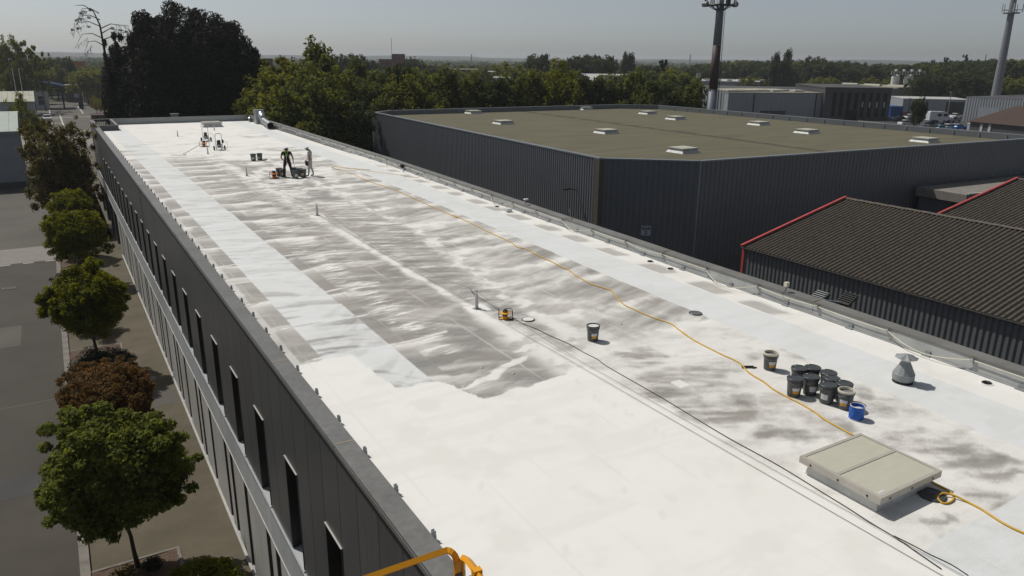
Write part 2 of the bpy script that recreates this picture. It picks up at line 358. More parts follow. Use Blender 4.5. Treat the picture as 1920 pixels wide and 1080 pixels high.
# road marks and covers
for x0 in (-4.9, -3.4, -1.95):
    sheet('road_marking', x0, x0+0.7, 66.75, 66.95, 0.008, M_whitepaint)
for (x, y0, y1) in ((-0.1, 187, 262), (2.1, 187, 240), (-2.3, 187, 206)):
    sheet('road_marking', x, x+0.35, y0, y1, 0.008, M_whitepaint)
sheet('road_marking', -2.0, 2.2, 206.5, 207.3, 0.012, M_whitepaint); sheet('road_marking', -2.0, 2.2, 222, 222.8, 0.012, M_whitepaint)
sheet('road_marking', -2.0, 12.5, 226.6, 227.6, 0.012, M_whitepaint)
sheet('road_marking', 7.7, 8.0, 240, 275, 0.012, M_whitepaint)
sheet('road_marking', 8.6, 8.95, 158, 178, 0.012, M_yellowpaint); sheet('road_marking', 11.2, 11.5, 158, 176, 0.012, M_whitepaint)
def manhole(name, x, y, z, r, m, ring, label, cat='manhole cover', parts=True, h=0.02):
    t = tag(empty(name, (x, y, z)), label, cat)
    MB().lathe([(r, 0), (r, h), (r-0.03, h+0.004)], 28).build('rim', ring, t)
    MB().lathe([(r-0.035, h), (r-0.045, h+0.012), (0.03, h+0.016)], 28).build('lid', m, t, smooth=False)
    return t
manhole('manhole_cover', 2.35, 28.6, 0.0, 0.34, M_concrete, M_kerb, 'round pale manhole cover in the path beside the nearest street tree', h=0.006)
manhole('manhole_cover', 2.35, 38.6, 0.0, 0.34, M_concrete, M_kerb, 'round pale manhole cover in the path, the farther of the two', h=0.006)
t = tag(empty('road_drain_grate', (-4.1, 59.8, 0.002)), 'small slotted drain grate set in the dark road', 'drain grate')
MB().box(-0.45, 0.45, -0.3, 0.3, 0, 0.01).build('frame', M_gap, t)
for k in range(8): MB().box(-0.42+k*0.11, -0.36+k*0.11, -0.28, 0.28, 0.011, 0.02).build('bar', M_kerb, t)

# ------------------------------------------------------------------ MAIN BUILDING
XW, YE, YS = 3.36, 88.6, -1.99     # left wall plane, far end, near end
def xin(y): return float(np.interp(y, [-5, 7, 9, 12.5, 17, 19.7, 24.1, 46, 63, 69.5, 89], [16.1, 16.27, 16.38, 16.53, 16.62, 16.76, 16.9, 17.7, 18.21, 18.45, 18.95]))
def ztop(y): return float(np.interp(y, [-5, 45, 89], [9.32, 9.32, 9.08]))
bld = tag(empty('office_building', (XW, YS, 0)), 'long flat-roofed building with charcoal cladding, pale ground floor and half-painted white roof', 'building')
bld_o = Vector(bld.location)
def bp(mb, name, m, smooth=False, par=None):
    o = mb.build(name, m, smooth=smooth); o.parent = par or bld
    o.matrix_parent_inverse = Matrix.Translation(-bld_o) if par is None else Matrix.Translation(-Vector(par.matrix_world.translation))
    return o
# core walls behind the cladding
mb = MB()
mb.box(XW+0.42, 16.0, YS, 66.0, 0.0, RZ-0.35)
mb.box(XW+0.30, 17.0, 66.0, 80.0, 3.5, RZ-0.5)
mb.box(XW+2.9, 17.0, 66.0, 80.0, 0.0, 3.5)
mb.box(XW+2.6, 18.6, 80.0, YE-0.1, 0.0, 8.3)
bp(mb, 'core_wall', M_charcoal)
mb = MB().box(XW+0.06, XW+0.42, YS, 66.0, 0, 0.30)
bp(mb, 'plinth', M_edge)
mb = MB()
ys = [-2, 10, 20, 30, 40, 50, 60, 70, 80, YE]
for a, b in zip(ys[:-1], ys[1:]):
    xa, xb = xin(a)+0.36, xin(b)+0.36
    mb.add([(xa, a, 0), (xb, b, 0), (xb, b, 8.9), (xa, a, 8.9), (xa-.5, a, 0), (xb-.5, b, 0), (xb-.5, b, 8.9), (xa-.5, a, 8.9)], [(0, 1, 2, 3), (5, 4, 7, 6)])
bp(mb, 'east_wall', M_charcoal)
# upper cladding panels, windows
MODL = 0.96; y_ref = 15.17
def kmod(k): return y_ref + k*MODL      # far edge of module k (window modules: k % 3 == 0)
full_me = MB().box(0, 0.045, 0.009, MODL-0.009, 4.56, 8.88).mesh('cladding_panel', M_charcoal)
top_me = MB().box(0, 0.045, 0.009, MODL-0.009, 6.97, 8.88).mesh('cladding_panel', M_charcoal)
mb = MB().box(0.03, 0.05, 0.02, MODL-0.02, 4.62, 6.95); mb.box(0.0, 0.03, 0, 0, 0, 0)
def win_meshes(w, z0, z1, dep, FR=None, GL=None):
    FR = FR or M_frame; GL = GL or M_glass
    f = MB(); t = 0.035
    f.box(-0.012, dep, 0.0, t, z0, z1); f.box(-0.012, dep, w-t, w, z0, z1)
    f.box(-0.012, dep, t, w-t, z1-t, z1)
    fr = MB(); fr.box(dep-0.05, dep, t, t+0.05, z0+0.04, z1-t); fr.box(dep-0.05, dep, w-t-0.05, w-t, z0+0.04, z1-t); fr.box(dep-0.05, dep, t+0.05, w-t-0.05, z1-t-0.05, z1-t); fr.box(dep-0.05, dep, t+0.05, w-t-0.05, z0+0.04, z0+0.09)
    g = MB().box(dep-0.03, dep-0.015, t+0.05, w-t-0.05, z0+0.09, z1-t-0.05)
    s = MB().add([(-0.03, -0.01, z0-0.03), (-0.03, w+0.01, z0-0.03), (dep-0.05, w-t, z0+0.04), (dep-0.05, t, z0+0.04), (-0.03, -0.01, z0-0.05), (-0.03, w+0.01, z0-0.05), (dep-0.05, w-t, z0-0.05), (dep-0.05, t, z0-0.05)], [(0, 3, 2, 1), (0, 1, 5, 4), (1, 2, 6, 5), (3, 0, 4, 7), (2, 3, 7, 6), (4, 5, 6, 7)])
    l = MB().box(-0.03, 0.02, 0.0, w, z1+0.002, z1+0.018)
    return f.mesh('reveal', FR), fr.mesh('frame', FR), g.mesh('pane', GL), s.mesh('sill', M_sill), l.mesh('lintel_trim', M_edge)
UW = win_meshes(MODL, 4.60, 6.95, 0.36)
LW = win_meshes(0.48, 0.34, 3.42, 0.16, M_lowframe, M_lowglass)
def put_window(ws, y):
    w = inst('window', ws[0], bld, (0.0, y-YS, 0)); w.matrix_parent_inverse = Matrix()
    for me in ws[1:]: inst(me.name.split('.')[0], me, w)
    return w
for k in range(-18, 77):
    y0 = kmod(k)-MODL
    if y0 < YS-0.2 or y0+MODL > YE+0.2: continue
    if k % 3 == 0 and kmod(k) < 75:
        put_window(UW, y0)
        inst('cladding_panel', top_me, bld, (0, y0-YS, 0))
    else:
        inst('cladding_panel', full_me, bld, (0, y0-YS, 0))
# expansion joint line at y 42.4
bp(MB().box(XW-0.012, XW-0.002, 42.36, 42.44, 4.6, 8.86), 'movement_joint', M_gap)
# fascia band and drip ledge
fm = MB().box(-0.01, 0.40, 0.006, 3.834, 3.46, 4.47).mesh('fascia_panel', M_lowfascia)
y = YS
while y < YE-0.5:
    L = min(3.84, YE-y); o = inst('fascia_panel', fm, bld, (0, y-YS, 0), sc=(1, L/3.84, 1)); y += 3.84
bp(MB().box(XW-0.05, XW+0.40, YS, YE, 4.472, 4.545), 'drip_ledge', M_galv_dull)
bp(MB().box(XW-0.03, XW+0.0, YS, YE, 3.425, 3.455), 'soffit_trim', M_edge)
# ground floor panels and slot windows
lows = []
base_off = [0.0, 1.0, 3.72]
for n in range(-4, 9):
    for o_ in base_off: lows.append(16.78+n*5.76+o_)
lows = sorted([l for l in lows if YS+0.5 < l < 65.2])
edges = [YS]
for l in lows: edges += [l, l+0.48]
edges.append(66.0)
for a, b in zip(edges[0::2], edges[1::2]):
    n = max(1, int(round((b-a)/0.96)))
    for j in range(n):
        p0 = a+(b-a)*j/n; p1 = a+(b-a)*(j+1)/n
        bp(MB().box(XW+0.02, XW+0.07, p0+0.006, p1-0.006, 0.30, 3.42), 'lower_panel', M_lowpanel)
for l in lows:
    w = inst('window', LW[0], bld, (0.03, l-YS, 0))
    for me in LW[1:]: inst(me.name.split('.')[0], me, w)
bp(MB().box(XW-0.02, XW+0.10, YS, 66, 0.0, 0.06), 'skirting', M_edge)
# open ground floor with dark piers beyond y 66
pm = MB().box(0.0, 0.5, -0.45, 0.45, 0.0, 3.46).mesh('pier', M_charcoal)
for y in (66.3, 70.9, 76.2, 82.0, 87.6): inst('pier', pm, bld, (0.05, y-YS, 0))
# coping of the left edge : lengths with sealed joints
cy = [YS, 3.1, 7.2, 11.32, 15.5, 21.03, 25.2, 29.4, 33.6, 37.8, 42.0, 46.2, 50.4, 54.6, 58.8, 63, 67.2, 71.4, 75.6, 79.8, 84, YE]
for i, (a, b) in enumerate(zip(cy[:-1], cy[1:])):
    mb = MB(); mb.box(XW-0.03, XW+0.335, a+0.004, b-0.004, 9.0, 9.05)
    mb.box(XW-0.035, XW-0.005, a+0.004, b-0.004, 8.90, 9.0)
    mb.box(XW+0.30, XW+0.335, a+0.004, b-0.004, 8.60, 9.0)
    o = bp(mb, 'coping', M_coping); bevel(o, 0.006, 1)
    bp(MB().box(XW-0.031, XW+0.32, b-0.012, b+0.012, 9.046, 9.054), 'coping_joint', M_sealant if i in (3, 4, 2) else M_coping2)
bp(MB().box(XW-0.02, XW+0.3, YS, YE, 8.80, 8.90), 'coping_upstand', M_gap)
br = MB(); br.box(0, 0.05, -0.03, -0.024, 0, 0.13); br.box(0, 0.05, 0.024, 0.03, 0, 0.13); br.box(0, 0.006, -0.024, 0.024, 0, 0.13); br.box(0.05, 0.056, -0.03, 0.03, 0.0, 0.05)
br_me = br.mesh('edge_bracket', M_galv_dull)
y = 1.5
while y < 81: inst('edge_bracket', br_me, bld, (0.337, y-YS, 8.98)); y += 1.34
# terrace notch at the far left corner
NB = 80.6
mb = MB(); mb.box(XW+0.34, 5.35, NB-0.18, NB, 8.5, 9.05); mb.box(5.15, 5.37, NB, YE-0.2, 8.1, 9.05)
bp(mb, 'notch_parapet', M_charcoal)
mb = MB(); mb.box(XW+0.30, 5.39, NB-0.2, NB+0.02, 9.05, 9.09); mb.box(5.13, 5.39, NB+0.02, YE-0.2, 9.05, 9.09); bp(mb, 'notch_coping', M_coping2)
for k in range(14):
    bp(MB().box(XW+0.1, XW+0.14, NB+0.3+k*0.56, NB+0.36+k*0.56, 4.6, 8.9), 'louvre_blade', M_charcoal)
bp(MB().box(XW+0.3, 5.15, NB, YE, 4.5, 4.6), 'terrace_floor', M_gap)
for k in range(8): bp(MB().box(XW+0.35+k*0.21, XW+0.40+k*0.21, YE-0.3, YE-0.25, 4.6, 8.95), 'louvre_blade', M_ribbed_trim if k in (2, 3) else M_black)
# far parapet
mb = MB(); mb.box(5.39, 18.9, YE-0.25, YE, 8.0, 9.05); bp(mb, 'far_parapet', M_galv_dull)
mb = MB(); mb.box(XW-0.03, 19.3, YE-0.3, YE+0.05, 9.05, 9.10); bp(mb, 'far_coping', M_coping2)
# right parapet: sloping inner flashing, ledge rail, coping
def strip(xf0, zf0, xf1, zf1, ya, yb, n=24):
    vs = []; fs = []
    for i in range(n+1):
        y = ya+(yb-ya)*i/n; vs += [(xf0(y), y, zf0(y)), (xf1(y), y, zf1(y))]
    for i in range(n): fs.append((2*i, 2*i+2, 2*i+3, 2*i+1))
    return vs, fs
seg = [(-2, 6), (6, 12), (12, 18), (18, 24), (24, 31), (31, 38), (38, 46), (46, 54), (54, 62), (62, 70), (70, 79), (79, YE-0.3)]
for a, b in seg:
    a2, b2 = a+0.006, b-0.006
    mb = MB(); mb.add(*strip(lambda y: xin(y), lambda y: roofz(y)-0.01, lambda y: xin(y)+0.06, lambda y: ztop(y)-0.02, a2, b2, 6))
    bp(mb, 'parapet_flashing', M_parapet)
    mb = MB(); xo = lambda y: xin(y)+0.36
    for f0, g0, f1, g1 in ((lambda y: xin(y)+0.03, lambda y: ztop(y)-0.02, xo, lambda y: ztop(y)+0.0), (xo, lambda y: ztop(y)+0.0, xo, lambda y: ztop(y)-0.14), (lambda y: xin(y)+0.03, lambda y: ztop(y)-0.07, lambda y: xin(y)+0.03, lambda y: ztop(y)-0.02)):
        mb.add(*strip(f0, g0, f1, g1, a2, b2, 6))
    bp(mb, 'parapet_coping', M_coping2)
    bp(MB().box(xin(b)+0.04, xin(b)+0.36, b-0.012, b+0.012, ztop(b)-0.01, ztop(b)+0.006), 'coping_joint', M_sealant)
bp(MB().tube([(xin(y)-0.02, y, roofz(y)+0.02) for y in np.linspace(0, 88, 60)], 0.018, 6), 'flashing_bead', M_galv_dull)
rb = MB(); rb.box(-0.05, -0.044, -0.03, 0.03, 0, 0.11); rb.box(-0.044, 0.02, -0.03, -0.025, 0, 0.11); rb.box(-0.044, 0.02, 0.025, 0.03, 0, 0.11)
rb_me = rb.mesh('rail_bracket', M_galv)
y = 1.6; RB = []
while y < 84:
    o = inst('rail_bracket', rb_me, bld, (xin(y)+0.0-XW, y-YS, ztop(y)-0.16)); RB.append(y); y += 2.05
lb = MB().box(-0.09, 0.0, -0.09, 0.09, 0, 0.03); lb.box(-0.02, 0.03, -0.06, 0.06, 0.0, 0.12); lb_me = lb.mesh('flashing_clip', M_galv_dull)
y = 2.6
while y < 84: inst('flashing_clip', lb_me, bld, (xin(y)-XW, y-YS, roofz(y)+0.0)); y += 2.05

# ------------------------------------------------------------------ painted roof membrane
def coat_field(x, y):
    n1 = fbm(x*1.1, y*1.1, 1); n2 = fbm(x*3.0, y*5.0, 4); n3 = fbm(x*0.35, y*0.35, 7)
    v = x-13.43-0.0385*y
    u = x
    streak = fbm(x*0.9+0.3*n1, (y+0.45*np.sin((x-5.0)*1.15)+0.35*n1)*4.2, 9)      # curved sweeps of the lance
    fine = fbm(x*2.2, y*15, 13, 3)
    slant = fbm(x*1.0, (y+0.28*x)*4.5, 17)
    c = np.zeros_like(x)
    wash = np.zeros_like(x)
    # rows every 2.2 m : sharp on the far side, fading towards the near side
    rows = np.array([11.0, 13.2, 15.3, 17.7, 20.15, 22.4, 24.6, 26.9, 29.05, 31.0, 33.3, 35.5, 37.8, 40.0, 42.3, 44.6, 46.9, 49.2, 51.6, 54.0, 56.5, 59, 61.5, 64, 66.5, 69, 72, 75, 78, 81, 84])
    def ridge(wob, wid, sharp=0.05, sl=0.0, off=0.0):
        r = np.zeros_like(x)
        for i, yr in enumerate(rows):
            d = (yr+off+sl*x+wob+0.30*math.sin(i*2.7+1))-y
            a = np.where(d > 0, np.exp(-np.maximum(d, 0)/wid), np.exp(np.minimum(d, 0)/sharp))
            r = np.maximum(r, a*(0.45+0.55*abs(math.sin(i*1.9+0.5)))*sst(0.22, 0.48, fbm(x*0.9+i*3.3, y*0.25+i, 97)))
        return r
    wobL = 0.16*np.sin(x*1.9+0.3*y)+0.5*(n1-0.5)
    rL = ridge(wobL-0.15, 0.30+0.5*n3, 0.05, 0.04)
    # sweeps of the spray lance: arcs about where the sprayer stood in each row
    ki = np.clip(np.searchsorted(rows, y.ravel()).reshape(y.shape), 0, len(rows)-1); yr0 = rows[ki]
    def arcs(xp, back, fr, s):
        dx = x-xp-0.5*np.sin(ki*2.3+s); dy = y-(yr0-back-0.4*np.cos(ki*1.7+s)); r = np.sqrt(dx*dx+dy*dy); th = np.arctan2(dy, dx)
        return fbm(r*fr+ki*7.3, th*1.6+ki*3.1, s)
    aA = arcs(4.3, 3.6, 4.2, 201); aB = arcs(5.9, 4.2, 3.6, 205)
    # S0 margin
    s0 = 0.10+0.30*(streak-0.3)+0.8*rL+0.55*sst(0.5, 0.75, n1)*sst(4.15, 3.7, x)
    # S1 left washed stripe
    curl = fbm(x*1.1+0.4*n1, (y+0.55*np.cos((x-5.1)*1.9)+0.5*n1)*2.1, 81)
    s1 = 0.86-0.26*sst(0.46, 0.74, curl)*sst(0.30, 0.55, n3+0.1)*(0.5+0.5*sst(20, 17, y))-0.46*sst(0.47, 0.66, aA)*(0.45+0.55*sst(24, 17, y))+0.25*rL
    # S2 dark left sheets
    fine2 = fbm(x*1.5+n1, (y-0.10*x+0.4*n1)*9.0, 83, 3)
    comb = sst(0.55, 0.70, fine2)*np.exp(-((x-(7.0+0.8*(n3-0.5)+0.12*np.sin(y*2.9)))/0.34)**2)*sst(32, 29, y)*sst(13.2, 15.0, y)
    s2 = 0.04+0.65*(streak-0.42)+0.95*(aB-0.47)+0.30*sst(0.55, 0.75, slant)*sst(16, 22, y)+(0.9*rL*np.where(y > 21.5, sst(8.9, 7.4, x)+0.25, sst(7.9, 6.6, x)))+0.75*comb
    s2 = np.where(x < 6.41, 0.02+0.35*(streak-0.42)+0.85*rL+0.25*sst(30, 40, y), s2)
    # S3 messy seam
    wob3 = 0.22*(fbm(y*1.6, x*0.3, 21)-0.5)+0.18*(n2-0.5)
    w3 = 0.09+0.22*fbm(y*1.3, x*0.2, 85)+0.30*sst(17.5, 15.0, y)+0.25*sst(24, 30, y)
    s3 = np.exp(-((x-8.93-wob3)/w3)**2)*(0.55+0.45*sst(0.35, 0.55, fbm(y*2.2, x*1.5, 87)))*(1-0.55*sst(24, 30, y)*sst(0.4, 0.6, n2))
    # S4 dark centre
    s4 = 0.08+1.0*(slant-0.42)+0.35*sst(0.58, 0.8, fine)+0.45*sst(0.60, 0.78, streak)+0.35*sst(26, 34, y)*sst(0.42, 0.6, n1)
    xb = np.interp(y, [11, 13, 14.8, 15.7, 18, 20.7, 23.7, 26.2, 28.5, 33, 45, 60], [9.7, 9.9, 10.23, 10.24, 10.4, 10.6, 11.3, 11.55, 11.6, 11.6, 11.9, 12.0])
    w5 = 0.14+0.34*n1+0.25*sst(16.5, 14.5, y)
    s5 = np.exp(-((x-xb-0.9*(n1-0.5)-0.5*(n2-0.5))/w5)**2)*(0.45+0.55*sst(0.36, 0.58, fbm(x*1.2, y*1.5, 89)))
    # S6 grey to the right with scalloped ridges
    scal = 0.20*np.abs(np.sin(x*3.3+1.3*n1*3))
    rR = ridge(-0.35+scal+0.35*(n1-0.5), 0.34, 0.16, 0.012)
    s6 = 0.20+0.85*(fbm(x*0.8, (y-0.35*x)*3.0, 23)-0.42)+0.85*rR+0.25*sst(0.48, 0.7, n1)
    # assemble by x
    c = np.where(x < 4.42, s0, np.where(x < 6.02, s1, np.where(x < 8.93, s2, np.where(x < xb, s4, s6))))
    c = np.maximum(c, s3*0.97); c = np.maximum(c, s5*0.92*np.where(x > 8.6, 1, 0))
    # S7 strip, S8 patches
    c = np.where(v > 0, 0.93-0.10*(streak-0.3)-0.07*sst(0.5, 0.8, slant), c)
    pr = rows[None] if False else None
    patch = np.zeros_like(x)
    for i, yr in enumerate(rows[1:]):
        yc = yr-0.2; L = 0.62 if yr < 32 else 0.55
        q = (np.abs(y-yc+0.35*(x-16)) - L)/0.22
        patch = np.maximum(patch, sst(1.0, -0.6, q+1.4*(n1-0.5)))
    vv = (v-1.62)/(2.25-1.62)
    inrow = sst(-0.03, 0.02, vv+0.05*(n2-.5))*sst(1.15, 0.7, vv+0.7*(n1-0.5))
    c = np.where(v > 1.55, 0.97-0.62*patch*inrow*sst(50, 40, y), c)
    # thin overlap seams
    for xs, a in ((4.075, 0.35), (6.41, 0.25), (8.05, 0.55), (7.2, 0.12)):
        c = np.maximum(c, a*np.exp(-((x-xs)/0.018)**2)*(0.4+1.0*n1))
    vs = v+2.6; c = np.maximum(c, 0.5*np.exp(-(vs/0.02)**2)*(x > 10.4)); c = np.maximum(c, 0.45*np.exp(-((v+1.62)/0.02)**2)*(y > 20))
    # broad whitening far away
    far = sst(50, 57, y+6*(n3-0.5)+0.35*(7-x)*(x < 9)); fl = 0.92-0.62*sst(0.42, 0.68, fbm(x*0.28, y*1.3, 31))*sst(0.34, 0.56, fbm(x*.25, y*.12, 33))*sst(80, 72, y)
    c = np.where(v < 0, c*(1-far)+np.maximum(c*0.6, fl)*far, c)
    mid = sst(34, 42, y)*(x > 8.2)*(v < 0); c = c+mid*0.30*sst(0.42, 0.6, n1)
    # near side: stippled grey showing through on x > 9.1
    near = sst(13.6, 12.6, y+0.10*(x-9)+0.8*(n1-0.5))*(x > 9.0)
    base = 0.84+0.14*(n1-0.5)-0.16*sst(0.5, 0.75, fbm(x*3.5, y*3.5, 93))
    blobs = BLOBS; dark = np.zeros_like(x)
    wx = x+0.95*(fbm(x*1.6, y*1.6, 41)-0.5); wy = y+0.95*(fbm(x*1.6, y*1.6, 43)-0.5)
    for (cx, cy, a, b, cc, dd, s) in blobs:
        X = wx-cx; Y = wy-cy; q = (a*X+b*Y)**2+(cc*X+dd*Y)**2
        dark = np.maximum(dark, s*sst(2.1, -0.2, q))
    sw = fbm(x*1.4+2*n1, (y+0.5*x)*4.0, 45)
    sw2 = fbm(x*2.2+n1, (y+0.5*x)*6.5, 95)
    nearc = base-dark*(0.22+0.72*sst(0.30, 0.66, 0.6*sw+0.4*sw2))-0.16*sst(0.50, 0.7, sw)*sst(.4, .6, n1)
    nearc = np.where((v > 0) & (v < 1.55), np.maximum(nearc, 0.9), nearc)
    nearc = np.where(v > 1.55, c, nearc)
    c = np.where(x > 9.0, c*(1-near)+nearc*near, c)
    # straight-edged washed zone at the near right corner
    c = np.where((y < 4.62+0.02*(x-10)) & (x > 9.3), 0.86+0.15*(n1-0.5)-0.10*sst(.5, .7, sw), c)
    # the finished, fully coated area
    eb = np.interp(x, [3.7, 4.44, 5.05, 5.12, 5.24, 5.73, 6.08, 6.27, 6.5, 7.1, 7.6, 8.2, 9.1], [15.27, 15.32, 15.3, 13.9, 13.05, 13.14, 13.0, 12.5, 11.76, 11.85, 11.87, 11.92, 12.05])
    for (cx, cy, ww, hh) in ((7.35, 12.75, .55, .16), (8.1, 13.15, .5, .16), (8.6, 13.7, .4, .14), (6.75, 12.55, .35, .12)):
        c = np.maximum(c, 0.98*sst(1.5, 0.2, ((x-cx+0.5*(n1-.5))/ww)**2+((y-cy-0.3*(x-cx)+0.35*(n2-.5))/hh)**2)*(x < 9.3))
    full = sst(0.05, -0.05, y-eb-0.35*(n2-0.5)-0.25*(n1-.5))*(x < 9.16+0.05*(n1-.5))
    full2 = sst(0.12, -0.10, y-eb-0.35*(n2-0.5))*sst(9.45, 9.15, x+0.3*(n2-0.5))
    c = c*(1-full2)+1.15*full2; c = np.maximum(c, 1.15*full)
    c = np.where((x < 3.9) & (y > 15), np.maximum(c, 0.5*n1+0.25), c)
    # clean white squares round the anchor posts and a test patch
    for (px_, py_, r) in ((9.07, 16.79, 0.30), (9.0, 30.8, 0.28), (8.92, 43.4, 0.28), (8.9, 55.1, 0.3)):
        c = np.where((np.abs(x-px_)+0.1*(n1-.5) < r) & (np.abs(y-py_)+0.1*(n1-.5) < r), 1.1, c)
    c = np.where((np.abs(x-10.38) < 0.13) & (np.abs(y-10.42) < 0.17), 1.0, c)
    xr = 6.3; dl = (np.array([15.45, 17.75, 20.2, 22.5, 24.7, 27.0, 29.1, 31.1, 33.4]))
    for i, yl in enumerate(dl):      # thin bright lap lines where one pass ends on the next
        ln = yl+0.10*(x-5)+0.10*np.sin(x*1.7+i)-0.05*(x-5)**2*(x > 5)*0.3
        c = np.maximum(c, np.where(x < 7.6-0.4*math.sin(i*3), 0.96*np.exp(-(np.maximum(ln-y, 0)/0.10)**2)*np.exp(-(np.maximum(y-ln, 0)/0.025)**2)*(0.5+0.5*sst(.35, .5, n2)), 0))
    wash = sst(4.40, 4.44, x)*sst(6.05, 6.01, x)+((v > 0) & (v < 1.55))*1.0+((y < 4.62+0.02*(x-10)) & (x > 9.3))*1.0
    tone = fbm(x*0.7, y*0.9, 51)
    # sheet seams telegraphing through the finished coat, footprints, roller lap lines
    sc = np.zeros_like(x)
    for xs in (4.07, 5.06, 6.05, 7.05, 8.05, 9.9, 10.9):
        sc = np.maximum(sc, 0.55*np.exp(-((x-xs-0.01*np.sin(y))/0.014)**2)*(0.3+n1))
    for ys_ in (2.1, 5.4, 8.9, 11.2): sc = np.maximum(sc, 0.35*np.exp(-((y-ys_-0.03*np.sin(x*2))/0.02)**2)*n1)
    sc = np.maximum(sc, 0.45*sst(0.55, 0.72, fbm(x*1.3, y*1.3, 99))); sc = np.maximum(sc, 0.30*sst(0.5, 0.7, fbm(x*0.5, y*3.5, 101)))
    for (fx, fy) in FEET:
        q = ((x-fx)*0.6+(y-fy)*0.8); r = (-(x-fx)*0.8+(y-fy)*0.6); sc = np.maximum(sc, 0.5*sst(1.2, 0.7, (q/0.14)**2+(r/0.05)**2)*sst(0.3, 0.5, n2))
    global SCUFF; SCUFF = np.clip(sc, 0, 1)
    return np.clip(c, 0, 1.2), np.clip(wash*(1-full), 0, 1), tone
FEET = [tuple(G(1040+a/3.6, 640+b/3.6, RZ)[:2]) for a, b in ((165, 280), (150, 268), (270, 380), (305, 400), (405, 430), (482, 484), (520, 502), (680, 600), (732, 625))] + [tuple(G(840+a/2.909, 780+b/2.909, RZ)[:2]) for a, b in ((230, 125), (180, 385), (1170, 540), (430, 715), (640, 735), (960, 400))]
def px_blob(x0, y0, x1, y1, s):
    """soft ellipse on the roof from the corners of a patch seen in the photograph"""
    cx, cy = (x0+x1)/2, (y0+y1)/2; c = G(cx, cy, RZ); a = G(x1, cy, RZ)-c; b = G(cx, y1, RZ)-c
    Mi = np.linalg.inv(np.array([[a[0], b[0]], [a[1], b[1]]])); return (c[0], c[1], Mi[0, 0], Mi[0, 1], Mi[1, 0], Mi[1, 1], s)
def zz(ox, oy, sc, *bs): return [px_blob(ox+b[0]/sc, oy+b[1]/sc, ox+b[2]/sc, oy+b[3]/sc, b[4]) for b in bs]
BLOBS = zz(1040, 640, 3.6, (390, 60, 710, 150, .75), (530, 180, 960, 400, .8), (850, 250, 1250, 360, .55), (360, 250, 530, 310, .6), (820, 380, 1150, 560, .75), (1050, 370, 1420, 560, .9), (1350, 560, 1640, 690, .85), (1560, 590, 1860, 710, .8), (1400, 330, 1700, 480, .55), (880, 110, 1260, 290, .7), (450, 320, 740, 420, .6), (190, 90, 350, 200, .4), (1180, 660, 1420, 760, .45), (1600, 400, 1872, 560, .5), (1240, 60, 1420, 150, .5), (1500, 60, 1700, 120, .6), (0, 0, 200, 60, .7)) + \
    zz(1500, 640, 4.153, (430, 350, 640, 600, .7), (580, 440, 800, 560, .7), (100, 560, 460, 700, .6), (640, 650, 1000, 800, .6), (880, 740, 1360, 860, .75), (1080, 830, 1560, 990, .8), (1280, 960, 1745, 1060, .8), (0, 640, 260, 830, .7), (1500, 880, 1745, 960, .6), (760, 540, 1000, 620, .45), (620, 90, 1060, 210, .55), (1060, 240, 1400, 390, .6), (1470, 420, 1745, 530, .6), (440, 0, 660, 70, .5)) + \
    zz(1560, 820, 4.153, (1090, 430, 1460, 590, .95), (700, 600, 840, 780, .5), (820, 740, 960, 820, .5), (1090, 640, 1240, 700, .4))
